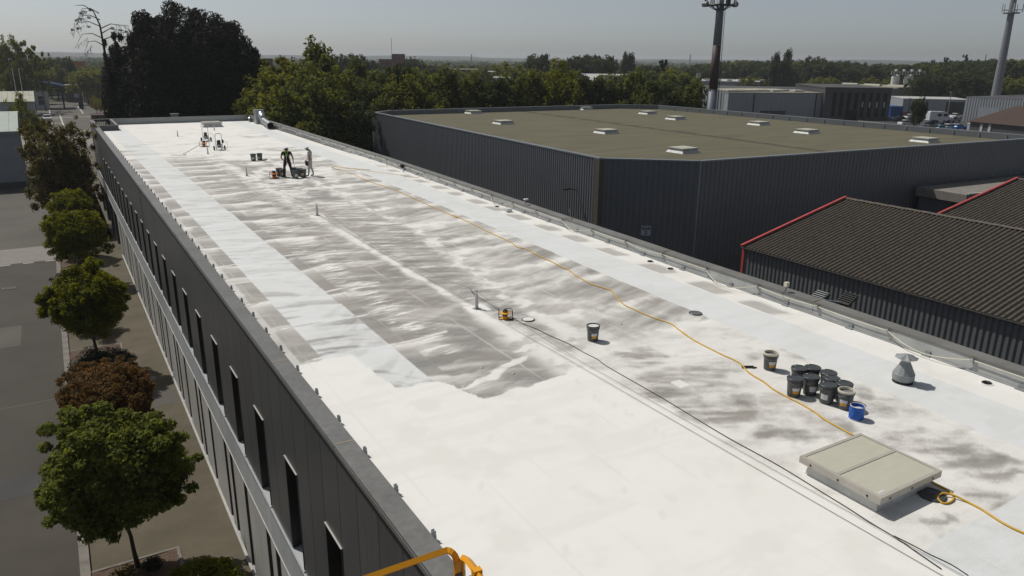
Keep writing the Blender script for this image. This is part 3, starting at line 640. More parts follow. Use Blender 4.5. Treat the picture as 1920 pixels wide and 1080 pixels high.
def roof_material():
    m = bpy.data.materials.new('half_painted_roof_membrane'); N, L = nodes_of(m); b = N['Principled BSDF']
    tc = N.new('ShaderNodeTexCoord')
    def noise(sc, st=(1, 1, 1), det=4, ro=0.6):
        mp = N.new('ShaderNodeMapping'); mp.inputs['Scale'].default_value = st; L.new(tc.outputs['Object'], mp.inputs[0])
        n = N.new('ShaderNodeTexNoise'); n.inputs['Scale'].default_value = sc; n.inputs['Detail'].default_value = det; n.inputs['Roughness'].default_value = ro
        L.new(mp.outputs[0], n.inputs['Vector']); return n.outputs[0]
    def math_(op, a, b_=None, c=None):
        n = N.new('ShaderNodeMath'); n.operation = op
        for i, q in enumerate((a, b_, c)):
            if q is None: continue
            if isinstance(q, (int, float)): n.inputs[i].default_value = q
            else: L.new(q, n.inputs[i])
        return n.outputs[0]
    ac = N.new('ShaderNodeAttribute'); ac.attribute_name = 'coat'; aw = N.new('ShaderNodeAttribute'); aw.attribute_name = 'wash'; at = N.new('ShaderNodeAttribute'); at.attribute_name = 'tone'
    grain = noise(45, (1, 1, 1), 3, 0.7); fine = noise(7, (0.35, 2.2, 1), 5, 0.7); mid = noise(1.3, (1, 1, 1), 5)
    s = math_('MULTIPLY_ADD', math_('SUBTRACT', grain, 0.5), 0.62, ac.outputs['Fac'])
    s = math_('MULTIPLY_ADD', math_('SUBTRACT', fine, 0.5), 0.30, s)
    mr = N.new('ShaderNodeMapRange'); mr.interpolation_type = 'SMOOTHSTEP'; mr.inputs[1].default_value = -0.15; mr.inputs[2].default_value = 1.05
    L.new(s, mr.inputs[0])
    bare = N.new('ShaderNodeValToRGB'); e = bare.color_ramp.elements; e[0].position = 0.3; e[0].color = (0.225, 0.222, 0.212, 1); e[1].position = 0.72; e[1].color = (0.33, 0.305, 0.27, 1)
    L.new(math_('MULTIPLY_ADD', mid, 0.5, math_('MULTIPLY', at.outputs['Fac'], 0.5)), bare.inputs[0])
    white = N.new('ShaderNodeMixRGB'); white.inputs[1].default_value = (0.82, 0.815, 0.785, 1); white.inputs[2].default_value = (0.735, 0.755, 0.76, 1); L.new(aw.outputs['Fac'], white.inputs[0])
    wv = N.new('ShaderNodeMixRGB'); wv.blend_type = 'MULTIPLY'; wv.inputs[0].default_value = 1.0
    cr2 = N.new('ShaderNodeValToRGB'); cr2.color_ramp.elements[0].position = 0.25; cr2.color_ramp.elements[1].position = 0.6; cr2.color_ramp.elements[0].color = (0.955, 0.95, 0.935, 1); cr2.color_ramp.elements[1].color = (1, 1, 1, 1)
    L.new(mid, cr2.inputs[0]); L.new(white.outputs[0], wv.inputs[1])
    asf = N.new('ShaderNodeAttribute'); asf.attribute_name = 'scuff'; sm = N.new('ShaderNodeMixRGB'); sm.inputs[2].default_value = (0.86, 0.85, 0.83, 1); L.new(asf.outputs['Fac'], sm.inputs[0]); L.new(cr2.outputs[0], sm.inputs[1]); L.new(sm.outputs[0], wv.inputs[2])
    mx = N.new('ShaderNodeMixRGB'); L.new(mr.outputs[0], mx.inputs[0]); L.new(bare.outputs[0], mx.inputs[1]); L.new(wv.outputs[0], mx.inputs[2])
    L.new(mx.outputs[0], b.inputs['Base Color']); b.inputs['Roughness'].default_value = 0.78; b.inputs['Specular IOR Level'].default_value = 0.25
    bp_ = N.new('ShaderNodeBump'); bp_.inputs['Strength'].default_value = 0.25; bp_.inputs['Distance'].default_value = 0.01; L.new(grain, bp_.inputs['Height']); L.new(bp_.outputs[0], b.inputs['Normal'])
    return m
def build_roof():
    ys = [-2.0]
    while ys[-1] < YE-0.25:
        y = ys[-1]; ys.append(y+(0.5 if y < 2.5 else 0.045 if y < 34 else 0.09 if y < 56 else 0.3))
    ys = np.array(ys); ys[-1] = YE-0.25
    nx = 290; t = np.linspace(0, 1, nx)
    xe = np.array([xin(y)+0.03 for y in ys])
    X = 3.665+(xe[:, None]-3.665)*t[None]; Y = np.repeat(ys[:, None], nx, 1)
    Zr = np.array([roofz(y) for y in ys])[:, None]+0*X
    Zr = Zr+0.012*(fbm(X*0.6, Y*0.6, 61)-0.5)
    c, w, tn = coat_field(X, Y)
    nv = X.size; co = np.stack([X.ravel()-XW, Y.ravel()-YS, Zr.ravel()], 1)
    idx = np.arange(nv).reshape(len(ys), nx); q = np.stack([idx[:-1, :-1], idx[:-1, 1:], idx[1:, 1:], idx[1:, :-1]], -1).reshape(-1, 4)
    cx = X[:-1, :-1].ravel(); cyy = Y[:-1, :-1].ravel(); q = q[~((cx < 5.16) & (cyy > NB-0.1))]
    me = bpy.data.meshes.new('roof_membrane'); me.vertices.add(nv); me.vertices.foreach_set('co', co.ravel().astype(np.float32))
    me.loops.add(q.size); me.loops.foreach_set('vertex_index', q.ravel().astype(np.int32)); me.polygons.add(len(q))
    me.polygons.foreach_set('loop_start', np.arange(0, q.size, 4, dtype=np.int32)); me.polygons.foreach_set('loop_total', np.full(len(q), 4, dtype=np.int32))
    me.update(calc_edges=True)
    for nm, a in (('coat', c), ('wash', w), ('tone', tn), ('scuff', SCUFF)):
        at = me.attributes.new(nm, 'FLOAT', 'POINT'); at.data.foreach_set('value', a.ravel().astype(np.float32))
    me.polygons.foreach_set('use_smooth', [True]*len(q)); me.materials.append(roof_material())
    o = bpy.data.objects.new('roof', me); COL.objects.link(o); o.parent = bld; o['label'] = 'flat roof being coated white in rows over grey felt'
    return o
build_roof()

# ------------------------------------------------------------------ WAREHOUSE with gravel roof
WH = [(33.7, 88.6), (31.3, 40.5), (36.4, 36.3), (77.2, 34.0), (77.0, 86.2), (72.3, 90.0), (36.9, 91.0)]
ZW = 8.95
wh = tag(empty('warehouse', (31.3, 40.5, 0)), 'big dark ribbed warehouse with a flat gravel roof and rows of roof lights', 'warehouse'); who = Vector(wh.location)
def wp(mb, name, m, par=None, smooth=False):
    o = mb.build(name, m, smooth=smooth); o.parent = wh; o.matrix_parent_inverse = Matrix.Translation(-who); return o
n = len(WH)
for i in range(n):
    a, b = WH[i], WH[(i+1) % n]
    wp(corrugated(a, b, 0.0, ZW-0.03, 0.30 if i != 1 and i != 2 else 0.40, 0.045, off=1), 'ribbed_wall', M_ribbed)
    d = Vector((b[0]-a[0], b[1]-a[1], 0)); L = d.length; d.normalize(); nr = Vector((d.y, -d.x, 0))
    k = max(1, int(L/6)); 
    for j in range(k):
        p = Vector((*a, 0))+d*(L*j/k+0.004); q = Vector((*a, 0))+d*(L*(j+1)/k-0.004)
        c = (p+q)/2-nr*0.11
        wp(MB().obox((c.x, c.y, ZW+0.02), d, nr, (0, 0, 1), (q-p).length/2, 0.19, 0.045), 'coping', M_whcoping)
    if i in (3, 4, 5, 2):
        for j in range(int(L/2.5)):
            p = Vector((*a, 0))+d*(1+j*2.5)-nr*0.33
            wp(MB().obox((p.x, p.y, ZW-0.2), d, nr, (0, 0, 1), 0.03, 0.04, 0.18), 'coping_bracket', M_galv_dull)
inner = []
def inset(poly, t):
    out = []; n = len(poly)
    for i in range(n):
        p0, p1, p2 = Vector(poly[i-1]), Vector(poly[i]), Vector(poly[(i+1) % n]); d1 = (p1-p0).normalized(); d2 = (p2-p1).normalized()
        n1 = Vector((-d1.y, d1.x)); n2 = Vector((-d2.y, d2.x)); m = (n1+n2)/(1+n1.dot(n2)); out.append(tuple(p1+m*t))
    return out
INN = inset(WH, 0.30)
mb = MB(); vs = [(p[0], p[1], 8.2) for p in INN]+[(p[0], p[1], 8.96) for p in INN]; mb.add(vs, [(i, (i+1) % n, n+(i+1) % n, n+i) for i in range(n)])
wp(mb, 'parapet_upstand', M_ribbed)
def gravel_mat():
    m = bpy.data.materials.new('olive_gravel_roofing'); N, L = nodes_of(m); b = N['Principled BSDF']; b.inputs['Roughness'].default_value = 0.95
    tc = N.new('ShaderNodeTexCoord')
    n1 = N.new('ShaderNodeTexNoise'); n1.inputs['Scale'].default_value = 0.25; n1.inputs['Detail'].default_value = 7
    mp = N.new('ShaderNodeMapping'); mp.inputs['Scale'].default_value = (0.6, 3.0, 1); L.new(tc.outputs['Object'], mp.inputs[0]); L.new(mp.outputs[0], n1.inputs['Vector'])
    n2 = N.new('ShaderNodeTexNoise'); n2.inputs['Scale'].default_value = 9; n2.inputs['Detail'].default_value = 5; L.new(tc.outputs['Object'], n2.inputs['Vector'])
    a = N.new('ShaderNodeMixRGB'); a.inputs[0].default_value = 0.55; L.new(n1.outputs[0], a.inputs[1]); L.new(n2.outputs[0], a.inputs[2])
    cr = N.new('ShaderNodeValToRGB'); e = cr.color_ramp.elements; e[0].position = 0.35; e[1].position = 0.66; e[0].color = (0.086, 0.081, 0.048, 1); e[1].color = (0.150, 0.140, 0.086, 1)
    L.new(a.outputs[0], cr.inputs[0])
    # damp brown streak along the valley line
    sx = N.new('ShaderNodeSeparateXYZ'); L.new(tc.outputs['Object'], sx.inputs[0])
    l = N.new('ShaderNodeMath'); l.operation = 'MULTIPLY_ADD'; l.inputs[1].default_value = -0.055; l.inputs[2].default_value = 0.0; L.new(sx.outputs[1], l.inputs[0])
    d = N.new('ShaderNodeMath'); d.operation = 'SUBTRACT'; L.new(sx.outputs[0], d.inputs[0]); d.inputs[1].default_value = 22.7
    d2 = N.new('ShaderNodeMath'); d2.operation = 'ADD'; L.new(d.outputs[0], d2.inputs[0]); L.new(l.outputs[0], d2.inputs[1]); d = d2
    nw = N.new('ShaderNodeMath'); nw.operation = 'MULTIPLY_ADD'; nw.inputs[1].default_value = 1.6; L.new(n1.outputs[0], nw.inputs[0]); L.new(d.outputs[0], nw.inputs[2])
    ab = N.new('ShaderNodeMath'); ab.operation = 'ABSOLUTE'; L.new(nw.outputs[0], ab.inputs[0])
    mr = N.new('ShaderNodeMapRange'); mr.inputs[1].default_value = 0.75; mr.inputs[2].default_value = 0.20; L.new(ab.outputs[0], mr.inputs[0])
    mm = N.new('ShaderNodeMath'); mm.operation = 'MULTIPLY'; L.new(mr.outputs[0], mm.inputs[0]); mm.inputs[1].default_value = 0.75
    mx = N.new('ShaderNodeMixRGB'); mx.inputs[2].default_value = (0.05, 0.033, 0.02, 1); L.new(mm.outputs[0], mx.inputs[0]); L.new(cr.outputs[0], mx.inputs[1]); L.new(mx.outputs[0], b.inputs['Base Color'])
    bp_ = N.new('ShaderNodeBump'); bp_.inputs['Strength'].default_value = 0.6; bp_.inputs['Distance'].default_value = 0.03; L.new(n2.outputs[0], bp_.inputs['Height']); L.new(bp_.outputs[0], b.inputs['Normal'])
    return m
mb = MB(); mb.add([(p[0]-31.3, p[1]-40.5, 8.42) for i, p in enumerate(INN)], [tuple(range(n))])
o = mb.build('gravel_roof', gravel_mat(), wh)
# corner trims
for (x, y) in ((31.3, 40.5), (36.4, 36.3), (33.7, 88.6)):
    wp(MB().prism([(x-0.09, y-0.07), (x+0.22 if y < 50 and x < 33 else x+0.03, y-0.24 if x < 33 else y-0.09), (x+0.2, y+0.2), (x-0.07, y+0.5)], 0, ZW-0.04), 'corner_trim', M_ribbed_trim if x < 33 else M_whcoping if x > 35 else M_ribbed)
# dock openings along the chamfered face and long wall of the yard
# sign QUAI 2
def onwall(px, py, A, B):
    A = np.array(A, float); B = np.array(B, float); d = ray(px, py); nn = np.array([-(B-A)[1], (B-A)[0]]); return CAM+d*((nn@(A-CAM[:2]))/(nn@d[:2]))
c0 = onwall(1211, 432, WH[1], WH[2]); dv = (Vector(WH[2])-Vector(WH[1])).normalized(); nr = Vector((dv.y, -dv.x))
sg = tag(empty('wall_sign', (c0[0]+nr.x*0.07, c0[1]+nr.y*0.07, c0[2]), math.atan2(dv.y, dv.x)), 'pale square sign reading QUAI 2 on the dark warehouse wall', 'sign')
MB().box(-0.33, 0.33, -0.012, 0.0, -0.34, 0.34).build('plate', M_signwhite, sg)
def text(body, size, x, z, parent, m, name='lettering', depth=0.004, y=-0.014):
    cu = bpy.data.curves.new('t', 'FONT'); cu.body = body; cu.size = size; cu.align_x = 'CENTER'; cu.extrude = depth; cu.offset = 0.008
    t = bpy.data.objects.new('t', cu); COL.objects.link(t); dg = bpy.context.evaluated_depsgraph_get(); me = bpy.data.meshes.new_from_object(t.evaluated_get(dg))
    bpy.data.objects.remove(t); me.materials.clear(); me.materials.append(m)
    o = bpy.data.objects.new(name, me); COL.objects.link(o); o.parent = parent; o.location = (x, y, z); o.rotation_euler = (R(90), 0, 0); return o
text('QUAI', 0.25, 0, 0.08, sg, M_ink); text('2', 0.36, 0, -0.25, sg, M_ink)
# wall lamp on the lit side
lp = onwall(1083, 356, WH[0], WH[1])
wl = tag(empty('wall_lamp', (lp[0], lp[1], lp[2])), 'small dark floodlight on an arm high on the ribbed warehouse wall', 'floodlight')
MB().bar((0, 0, 0), (-0.75, 0.1, 0.12), 0.05).build('arm', M_black, wl)
MB().obox((-0.85, 0.12, 0.12), (1, 0, 0.1), (0, 1, 0), (0, 0, 1), 0.22, 0.16, 0.05).build('lamp_head', M_black, wl)
# skylights
def skylight_small():
    t = empty('roof_light')
    MB().add([(-0.95, -0.95, 0), (0.95, -0.95, 0), (0.95, 0.95, 0), (-0.95, 0.95, 0), (-0.75, -0.75, 0.25), (0.75, -0.75, 0.25), (0.75, 0.75, 0.25), (-0.75, 0.75, 0.25)], [(0, 1, 5, 4), (1, 2, 6, 5), (2, 3, 7, 6), (3, 0, 4, 7)]).build('curb', M_skcurb, t)
    MB().box(-0.85, 0.85, -0.85, 0.85, 0.27, 0.36).build('frame', M_galv, t)
    p = MB().box(-0.80, -0.03, -0.8, 0.8, 0.362, 0.39); me = p.mesh('pane', M_skpane); inst('pane', me, t); inst('pane', me, t, (0.83, 0, 0)); return t
s0 = skylight_small()
pos = [(888, 210), (944, 229), (1137, 246), (1096, 203), (1215, 211), (1267, 221), (1423, 231), (1513, 246), (1281, 281), (1734, 262)]
desc = ['rooflight nearest the far left corner of the gravel roof', 'rooflight second from the left end of the gravel roof', 'rooflight in the middle of the left half of the gravel roof', 'small far rooflight at the back edge, left of the mast', 'far rooflight just left of the big mast', 'rooflight below the foot of the big mast', 'rooflight to the right of the big mast, near the back edge', 'rooflight below the dark office block with slit windows', 'largest, nearest rooflight at the front edge of the gravel roof', 'rooflight nearest the far right corner of the gravel roof']
for i, (px, py) in enumerate(pos):
    t = s0 if i == 0 else copy_tree(s0); p = G(px, py, 8.6); t.location = (p[0], p[1], 8.422)
    tag(t, 'pale double-pane '+desc[i], 'skylight', 'roof lights on the gravel roof')
# low flat annex beyond the long wall
ax = tag(empty('annex', (62, 30.5, 0)), 'low flat annex with pale ribbed edge against the dark warehouse wall', 'annex')
mb = corrugated((-3.9, -0.2), (12, -3.6), 4.3, 5.9, 0.35, 0.04, off=1); mb.build('ribbed_edge', M_whcoping, ax)
MB().prism([(-3.9, -0.2), (12, -3.6), (16, 3.1), (-3.7, 3.9)], 5.2, 5.86).build('roof_slab', M_concrete, ax)
mb = MB(); mb.bar((-3.95, -0.26, 5.95), (12, -3.66, 5.95), 0.22, 0.10); mb.build('edge_trim', M_edge, ax)
MB().prism([(-3.2, 1.2), (11.5, -1.8), (15, 3), (-3.2, 3.8)], 0, 5.19).build('wall', M_ribbed, ax)

# ------------------------------------------------------------------ RED-EDGED SHEDS with corrugated fibre-cement roofs
def shed(label, x0, ya, yb, ze, rise, half, name='shed', wallx=0.13):
    t = tag(empty(name, (x0, yb, 0)), label, 'shed'); L = yb-ya
    sl = math.atan2(rise, half)
    # corrugated slopes, corrugations run up the slope (along x), pitch along y
    def slope(side, col):
        pitch = 0.26; nn = int(L/pitch); per = 6; vs = []; fs = []; N_ = nn*per+1; nseg = 7
        for i in range(N_):
            yy = -i*pitch/per; h = 0.046*math.cos(2*math.pi*i/per)
            for k in range(nseg+1):
                s_ = k/nseg; over = 0.0 if k else -0.10
                lap = 0.012*(k % 2)
                x = half*s_+over; vs.append((x if side == 0 else 2*half-x, yy, ze+rise*s_+over*rise/half+h+0.05+lap))
        for i in range(N_-1):
            for k in range(nseg):
                a = i*(nseg+1)+k; fs.append((a, a+nseg+1, a+nseg+2, a+1))
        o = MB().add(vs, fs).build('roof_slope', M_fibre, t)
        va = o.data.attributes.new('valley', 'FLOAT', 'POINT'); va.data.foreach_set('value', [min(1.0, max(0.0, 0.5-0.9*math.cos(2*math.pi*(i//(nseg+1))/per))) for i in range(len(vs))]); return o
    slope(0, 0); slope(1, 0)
    # ridge caps
    rc = MB()
    for k in range(int(L/1.0)):
        yy = -k*1.0
        a = MB().add([(half-0.22, yy-0.99, ze+rise+0.065), (half, yy-0.99, ze+rise+0.125), (half+0.22, yy-0.99, ze+rise+0.065), (half-0.22, yy, ze+rise+0.080), (half, yy, ze+rise+0.145), (half+0.22, yy, ze+rise+0.080)], [(0, 1, 4, 3), (1, 2, 5, 4), (3, 4, 5), (0, 2, 1)])
        a.build('ridge_cap', M_fibre, t)
    # red verge boards and corner post
    for s0_, s1_ in (((-0.12, 0.06, ze-0.02), (half, 0.06, ze+rise+0.02)), ((half, 0.06, ze+rise+0.02), (2*half+0.12, 0.06, ze-0.02))):
        MB().bar((s0_[0], s0_[1], s0_[2]+0.10), (s1_[0], s1_[1], s1_[2]+0.10), 0.15, 0.15).build('verge_board', M_red, t)
    w = wallx
    corrugated((w, -L), (w, 0), 0, ze-0.08, 0.27, 0.05, off=-1).build('ribbed_wall', M_shedwall, t)
    corrugated((w, 0), (2*half-w, 0), 0, ze, 0.27, 0.04, off=-1).build('ribbed_wall', M_shedwall, t)
    MB().add([(w, 0, ze), (2*half-w, 0, ze), (half, 0, ze+rise-0.02)], [(0, 1, 2)]).build('gable', M_shedwall, t)
    MB().box(w-0.10, w+0.12, -0.06, 0.10, 0, ze-0.05).build('corner_post', M_red, t)
    MB().add([(-0.14, -L, ze+0.02), (-0.02, -L, ze-0.05), (0.02, -L, ze+0.0), (-0.14, 0.05, ze+0.02), (-0.02, 0.05, ze-0.05), (0.02, 0.05, ze+0.0), (-0.16, -L, ze+0.02), (-0.16, 0.05, ze+0.02), (-0.03, -L, ze-0.075), (-0.03, 0.05, ze-0.075)], [(0, 3, 4, 1), (1, 4, 5, 2), (6, 8, 9, 7), (6, 7, 3, 0)]).build('gutter', M_gutter, t)
    return t
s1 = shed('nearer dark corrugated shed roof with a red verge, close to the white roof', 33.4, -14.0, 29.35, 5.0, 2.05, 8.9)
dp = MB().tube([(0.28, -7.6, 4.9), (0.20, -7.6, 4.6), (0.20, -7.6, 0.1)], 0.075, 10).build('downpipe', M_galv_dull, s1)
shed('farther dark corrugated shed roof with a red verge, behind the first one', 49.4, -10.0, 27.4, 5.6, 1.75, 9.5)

# ------------------------------------------------------------------ THINGS ON THE ROOF
# near skylight
SK = [G(1500, 856, RZ+.30), G(1612, 811, RZ+.30), G(1765.9, 882.4, RZ+.30), G(1653.3, 935.1, RZ+.30)]
sx0 = (SK[0][0]+SK[3][0])/2; sx1 = (SK[1][0]+SK[2][0])/2; sy1 = (SK[0][1]+SK[1][1])/2; sy0 = (SK[2][1]+SK[3][1])/2
t = tag(empty('roof_hatch', (sx0, sy0, RZ)), 'large beige two-pane rooflight with metal frame by the yellow hose', 'skylight')
W_, D_ = sx1-sx0, sy1-sy0
q = 0.11; qb = 0.15
MB().add([(q-.03, q-.03, 0), (W_-q+.03, q-.03, 0), (W_-q+.03, D_-q+.03, 0), (q-.03, D_-q+.03, 0), (q, q, 0.2), (W_-q, q, 0.2), (W_-q, D_-q, 0.2), (q, D_-q, 0.2)], [(0, 1, 5, 4), (1, 2, 6, 5), (2, 3, 7, 6), (3, 0, 4, 7)]).build('curb', M_skcurb, t)
fr = MB(); e = 0.06
fr.box(0, W_, 0, e, 0.19, 0.30); fr.box(0, W_, D_-e, D_, 0.19, 0.30); fr.box(0, e, e, D_-e, 0.19, 0.30); fr.box(W_-e, W_, e, D_-e, 0.19, 0.30)
o = fr.build('frame', M_skframe, t)
ym = D_*0.535
for a, b in ((e, ym-0.02), (ym+0.02, D_-e)):
    MB().box(e+.004, W_-e-.004, a+.006, b-.006, 0.26, 0.292).build('pane', M_skpane, t)
MB().box(e+.002, W_-e-.002, ym-0.028, ym+0.028, 0.2925, 0.302).build('mid_bar', M_skframe, t)
for f in (0.15, 0.5, 0.85):
    MB().box(-0.008, 0.0, D_*f-.012, D_*f+.012, 0.22, 0.25).build('screw', M_black, t); MB().box(W_*f-.012, W_*f+.012, -0.008, 0.0, 0.22, 0.25).build('screw', M_black, t)
MB().box(0.12, 0.26, 0.10, 0.14, 0.2925, 0.2955).build('sticker', M_labelwhite, t)

# buckets
def bucket(loc, lid='black', label_rot=None, fill=None, band='orange', name='bucket', h=0.385, handle=True, stk=True):
    t = empty(name, loc); r0, r1 = 0.125, 0.152; cols = (M_bucket,)
    MB().lathe([(r0-0.012, 0), (r0, 0.012), (r1-0.006, h-0.075), (r1+0.006, h-0.07), (r1+0.006, h-0.055), (r1-0.002, h-0.05), (r1, h-0.012), (r1-0.006, h-0.012), (r1-0.01, h-0.02), (r0-.005, 0.03)], 24, cap0=True, cap1=True).build('tub', M_bucket, t, smooth=False)
    if lid == 'black':
        MB().lathe([(r1+0.012, h-0.035), (r1+0.014, h-0.002), (r1+0.006, h+0.006), (r1-0.012, h+0.006), (r1-0.018, h-0.004), (0.05, h-0.003), (0.0, h-0.002)], 24, cap0=False, cap1=False).build('lid', M_lid, t)
        MB().box(-0.02, 0.02, r1-0.045, r1-0.03, h+0.006, h+0.012).build('lid_catch', M_labelwhite, t)
    else:
        m = M_cream if lid == 'cream' else M_bucket
        MB().lathe([(r1+0.006, h-0.04), (r1+0.012, h-0.004), (r1+0.004, h+0.004), (r1-0.012, h+0.002), (r1-0.014, h-0.05)], 24, cap0=False, cap1=False).build('rim', m, t)
        MB().lathe([(0.0, h-0.06 if lid == 'cream' else h-0.022), (r1-0.014, h-0.06 if lid == 'cream' else h-0.022)], 24, cap0=False, cap1=False).build('paint', M_paintwhite if fill == 'white' else M_galv_dull, t)
    if handle:
        a = rnd.uniform(0, 6.28); dx, dy = math.cos(a), math.sin(a); pts = []
        for k in range(13):
            th = math.pi*k/12; pts.append((dx*(r1+0.012)*math.cos(th)-dy*(r1+.012)*math.sin(th)*0.97, dy*(r1+0.012)*math.cos(th)+dx*(r1+.012)*math.sin(th)*0.97, h-0.06-0.07*math.sin(th)))
        MB().tube(pts, 0.0035, 5).build('handle', M_galv_dull, t)
    if stk:
        a0 = label_rot if label_rot is not None else rnd.uniform(0, 6.28)
        def patch(z0, z1, am, m, nm):
            vs = []; fs = []; n_ = 6; R_ = lambda z: r0+(r1-r0-0.004)*z/(h-0.07)+0.004
            for k in range(n_+1):
                th = a0-am/2+am*k/n_
                for z in (z0, z1): vs.append((R_(z)*math.cos(th), R_(z)*math.sin(th), z))
            for k in range(n_): fs.append((2*k, 2*k+2, 2*k+3, 2*k+1))
            MB().add(vs, fs).build(nm, m, t)
        if band == 'orange':
            patch(0.15, 0.215, 1.0, M_labelwhite, 'label_sticker'); patch(0.09, 0.1495, 0.85, M_labelorange, 'label_band')
        else: patch(0.10, 0.215, 1.0, M_labelwhite, 'label_sticker')
    return t
def lidpos(px, py, h=0.385): 
    p = G(px, py, RZ+h); return (p[0], p[1], RZ)
z4 = lambda x, y: (1400+x/4.8, 630+y/4.8)
CAMDIR = lambda p: math.atan2(-p[1], -p[0])   # azimuth towards where the labels face
specs = [
 ((1112.5, 609.5), 'open', 'white', 'orange', 0.25, 'lone open grey bucket of white paint near the yellow cable reel'),
 (z4(222, 148), 'cream', None, 'orange', 0.35, 'lone grey bucket with cream rim standing apart from the bucket group'),
 (z4(476, 285), 'black', None, None, None, 'lidded bucket at the left back of the bucket group'),
 (z4(597, 280), 'black', None, None, None, 'lidded bucket at the very back of the bucket group'),
 (z4(740, 326), 'black', None, 'white', 0.2, 'lidded bucket at the right back of the group, a tool on its lid'),
 (z4(440, 376), 'black', None, 'orange', 0.30, 'lidded bucket at the front left of the group with amber label'),
 (z4(585, 362), 'black', None, 'white', 0.45, 'lidded bucket in the middle of the group, label half turned away'),
 (z4(767, 376), 'black', None, None, None, 'lidded bucket hidden between the back and front rows of the group'),
 (z4(736, 435), 'black', None, 'white', -0.35, 'lidded bucket at the front of the group with plain white label'),
 (z4(882, 424), 'black', None, 'orange', 0.7, 'lidded bucket behind the cream-rimmed one at the group right end'),
 (z4(902, 484), 'cream', None, 'orange', -0.2, 'cream-rimmed open bucket at the right end of the group by the blue pail'),
]
for pp, lid, fill, band, rot, lab in specs:
    L = lidpos(*pp); b = bucket(L, lid, CAMDIR(L)+(rot or 0), fill, band or 'none', stk=band is not None)
    tag(b, lab, 'bucket', 'paint buckets on the near roof')
# blue pail
p = G(*z4(990, 690), RZ+0.12); t = tag(empty('pail', (p[0], p[1], RZ)), 'small blue tarpaulin pail beside the cream-rimmed bucket', 'pail')
vs = []; fs = []; seg = 28; H_ = 7
for j in range(H_):
    for k in range(seg):
        th = 2*math.pi*k/seg; r = 0.128+0.010*math.sin(th*5+j*1.1)*math.sin(j/6*3.1)+0.006*math.sin(th*9-j); vs.append((r*math.cos(th), r*math.sin(th), 0.008+0.255*j/(H_-1)))
for j in range(H_-1):
    for k in range(seg): fs.append((j*seg+k, j*seg+(k+1) % seg, (j+1)*seg+(k+1) % seg, (j+1)*seg+k))
fs.append(tuple(range(seg))[::-1]); MB().add(vs, fs).build('body', M_blue, t, smooth=True)
MB().lathe([(0.135, 0), (0.135, 0.014), (0.12, 0.015)], 24).build('bottom_hem', M_labelwhite, t)
MB().lathe([(0.128, 0.262), (0.134, 0.268), (0.126, 0.275), (0.118, 0.266)], 24, cap0=False, cap1=False).build('rim', M_labelwhite, t)
MB().lathe([(0.0, 0.2), (0.122, 0.2)], 24, cap0=False, cap1=False).build('lining', M_labelwhite, t)

# vent chimney with ribbed cap
p = G(1692, 716, RZ); t = tag(empty('roof_vent', (p[0], p[1], RZ)), 'grey conical metal roof vent with faceted rain cap', 'vent')
MB().lathe([(0.20, 0), (0.20, 0.035), (0.17, 0.05)], 24).build('base_ring', M_black, t)
MB().lathe([(0.185, 0.045), (0.215, 0.08), (0.215, 0.20), (0.205, 0.215)], 24, cap1=False).build('drum', M_galv_dull, t)
MB().lathe([(0.215, 0.20), (0.085, 0.47)], 12, cap0=False, cap1=False).build('cone', M_galv_dull, t)
MB().lathe([(0.085, 0.47), (0.085, 0.545)], 16, cap0=False).build('neck', M_galv, t)
vs = [(0, 0, 0.64)]; fs = []
for k in range(16):
    th = 2*math.pi*k/16; r = 0.235 if k % 2 == 0 else 0.21; vs.append((r*math.cos(th), r*math.sin(th), 0.555 if k % 2 == 0 else 0.545))
for k in range(16): fs.append((0, 1+k, 1+(k+1) % 16))
fs.append(tuple(range(1, 17))[::-1]); MB().add(vs, fs).build('rain_cap', M_galv_dull, t)

# round drains, covers
for i, (px, py, lab) in enumerate(((1219, 491, 'drain strainer near the roof edge, farther of a pair'), (1257, 505, 'drain strainer near the roof edge, nearer of a pair'), (1850, 719, 'drain strainer nearest the camera, right of the conical vent'), (932, 388, 'drain strainer far along the roof edge by a white block'),)):
    p = GR(px, py); t = tag(empty('roof_drain', p), 'dark round '+lab, 'roof drain')
    MB().lathe([(0.13, 0.0), (0.13, 0.008), (0.10, 0.012)], 20).build('collar', M_paintwhite, t)
    m = MB()
    for k in range(6):
        a = math.pi*k/6; m.tube([(0.10*math.cos(a), 0.10*math.sin(a), 0.012), (0.06*math.cos(a), 0.06*math.sin(a), 0.045), (-0.06*math.cos(a), -0.06*math.sin(a), 0.045), (-0.10*math.cos(a), -0.10*math.sin(a), 0.012)], 0.007, 4)
    m.build('strainer', M_black, t); MB().lathe([(0.085, 0.0135), (0.085, 0.016)], 16).build('sump', M_gap, t)
p = GR(952, 397); t = tag(empty('vent_block', p), 'small white square block by the roof edge beyond the drains', 'vent cap'); MB().box(-0.14, 0.14, -0.14, 0.14, 0, 0.12).build('block', M_paintwhite, t); MB().box(-0.16, 0.16, -0.16, 0.16, 0.122, 0.15).build('cap', M_labelwhite, t)
def loose_lid(px, py, m, lab, r=0.165):
    p = GR(px, py); t = tag(empty('plastic_disc', p), lab, 'bucket lid')
    MB().lathe([(r, 0), (r+0.006, 0.02), (r-0.004, 0.028), (r-0.016, 0.026)], 26, cap1=False).build('rim', M_lid, t)
    MB().lathe([(r-0.016, 0.024), (r-0.03, 0.018), (0.0, 0.018)], 26, cap0=False, cap1=False).build('disc', m, t); return t
loose_lid(990, 599.5, M_paintwhite, 'loose lid covered in white paint lying right of the yellow reel')
loose_lid(1304, 588, mat('grey_lid_top', (0.13, 0.14, 0.14), 0.5), 'loose grey lid lying on the bare stretch near the white strip', 0.17)
t = tag(empty('plastic_disc', GR(1747, 929)), 'glossy black round lid in the shade behind the big rooflight', 'bucket lid')
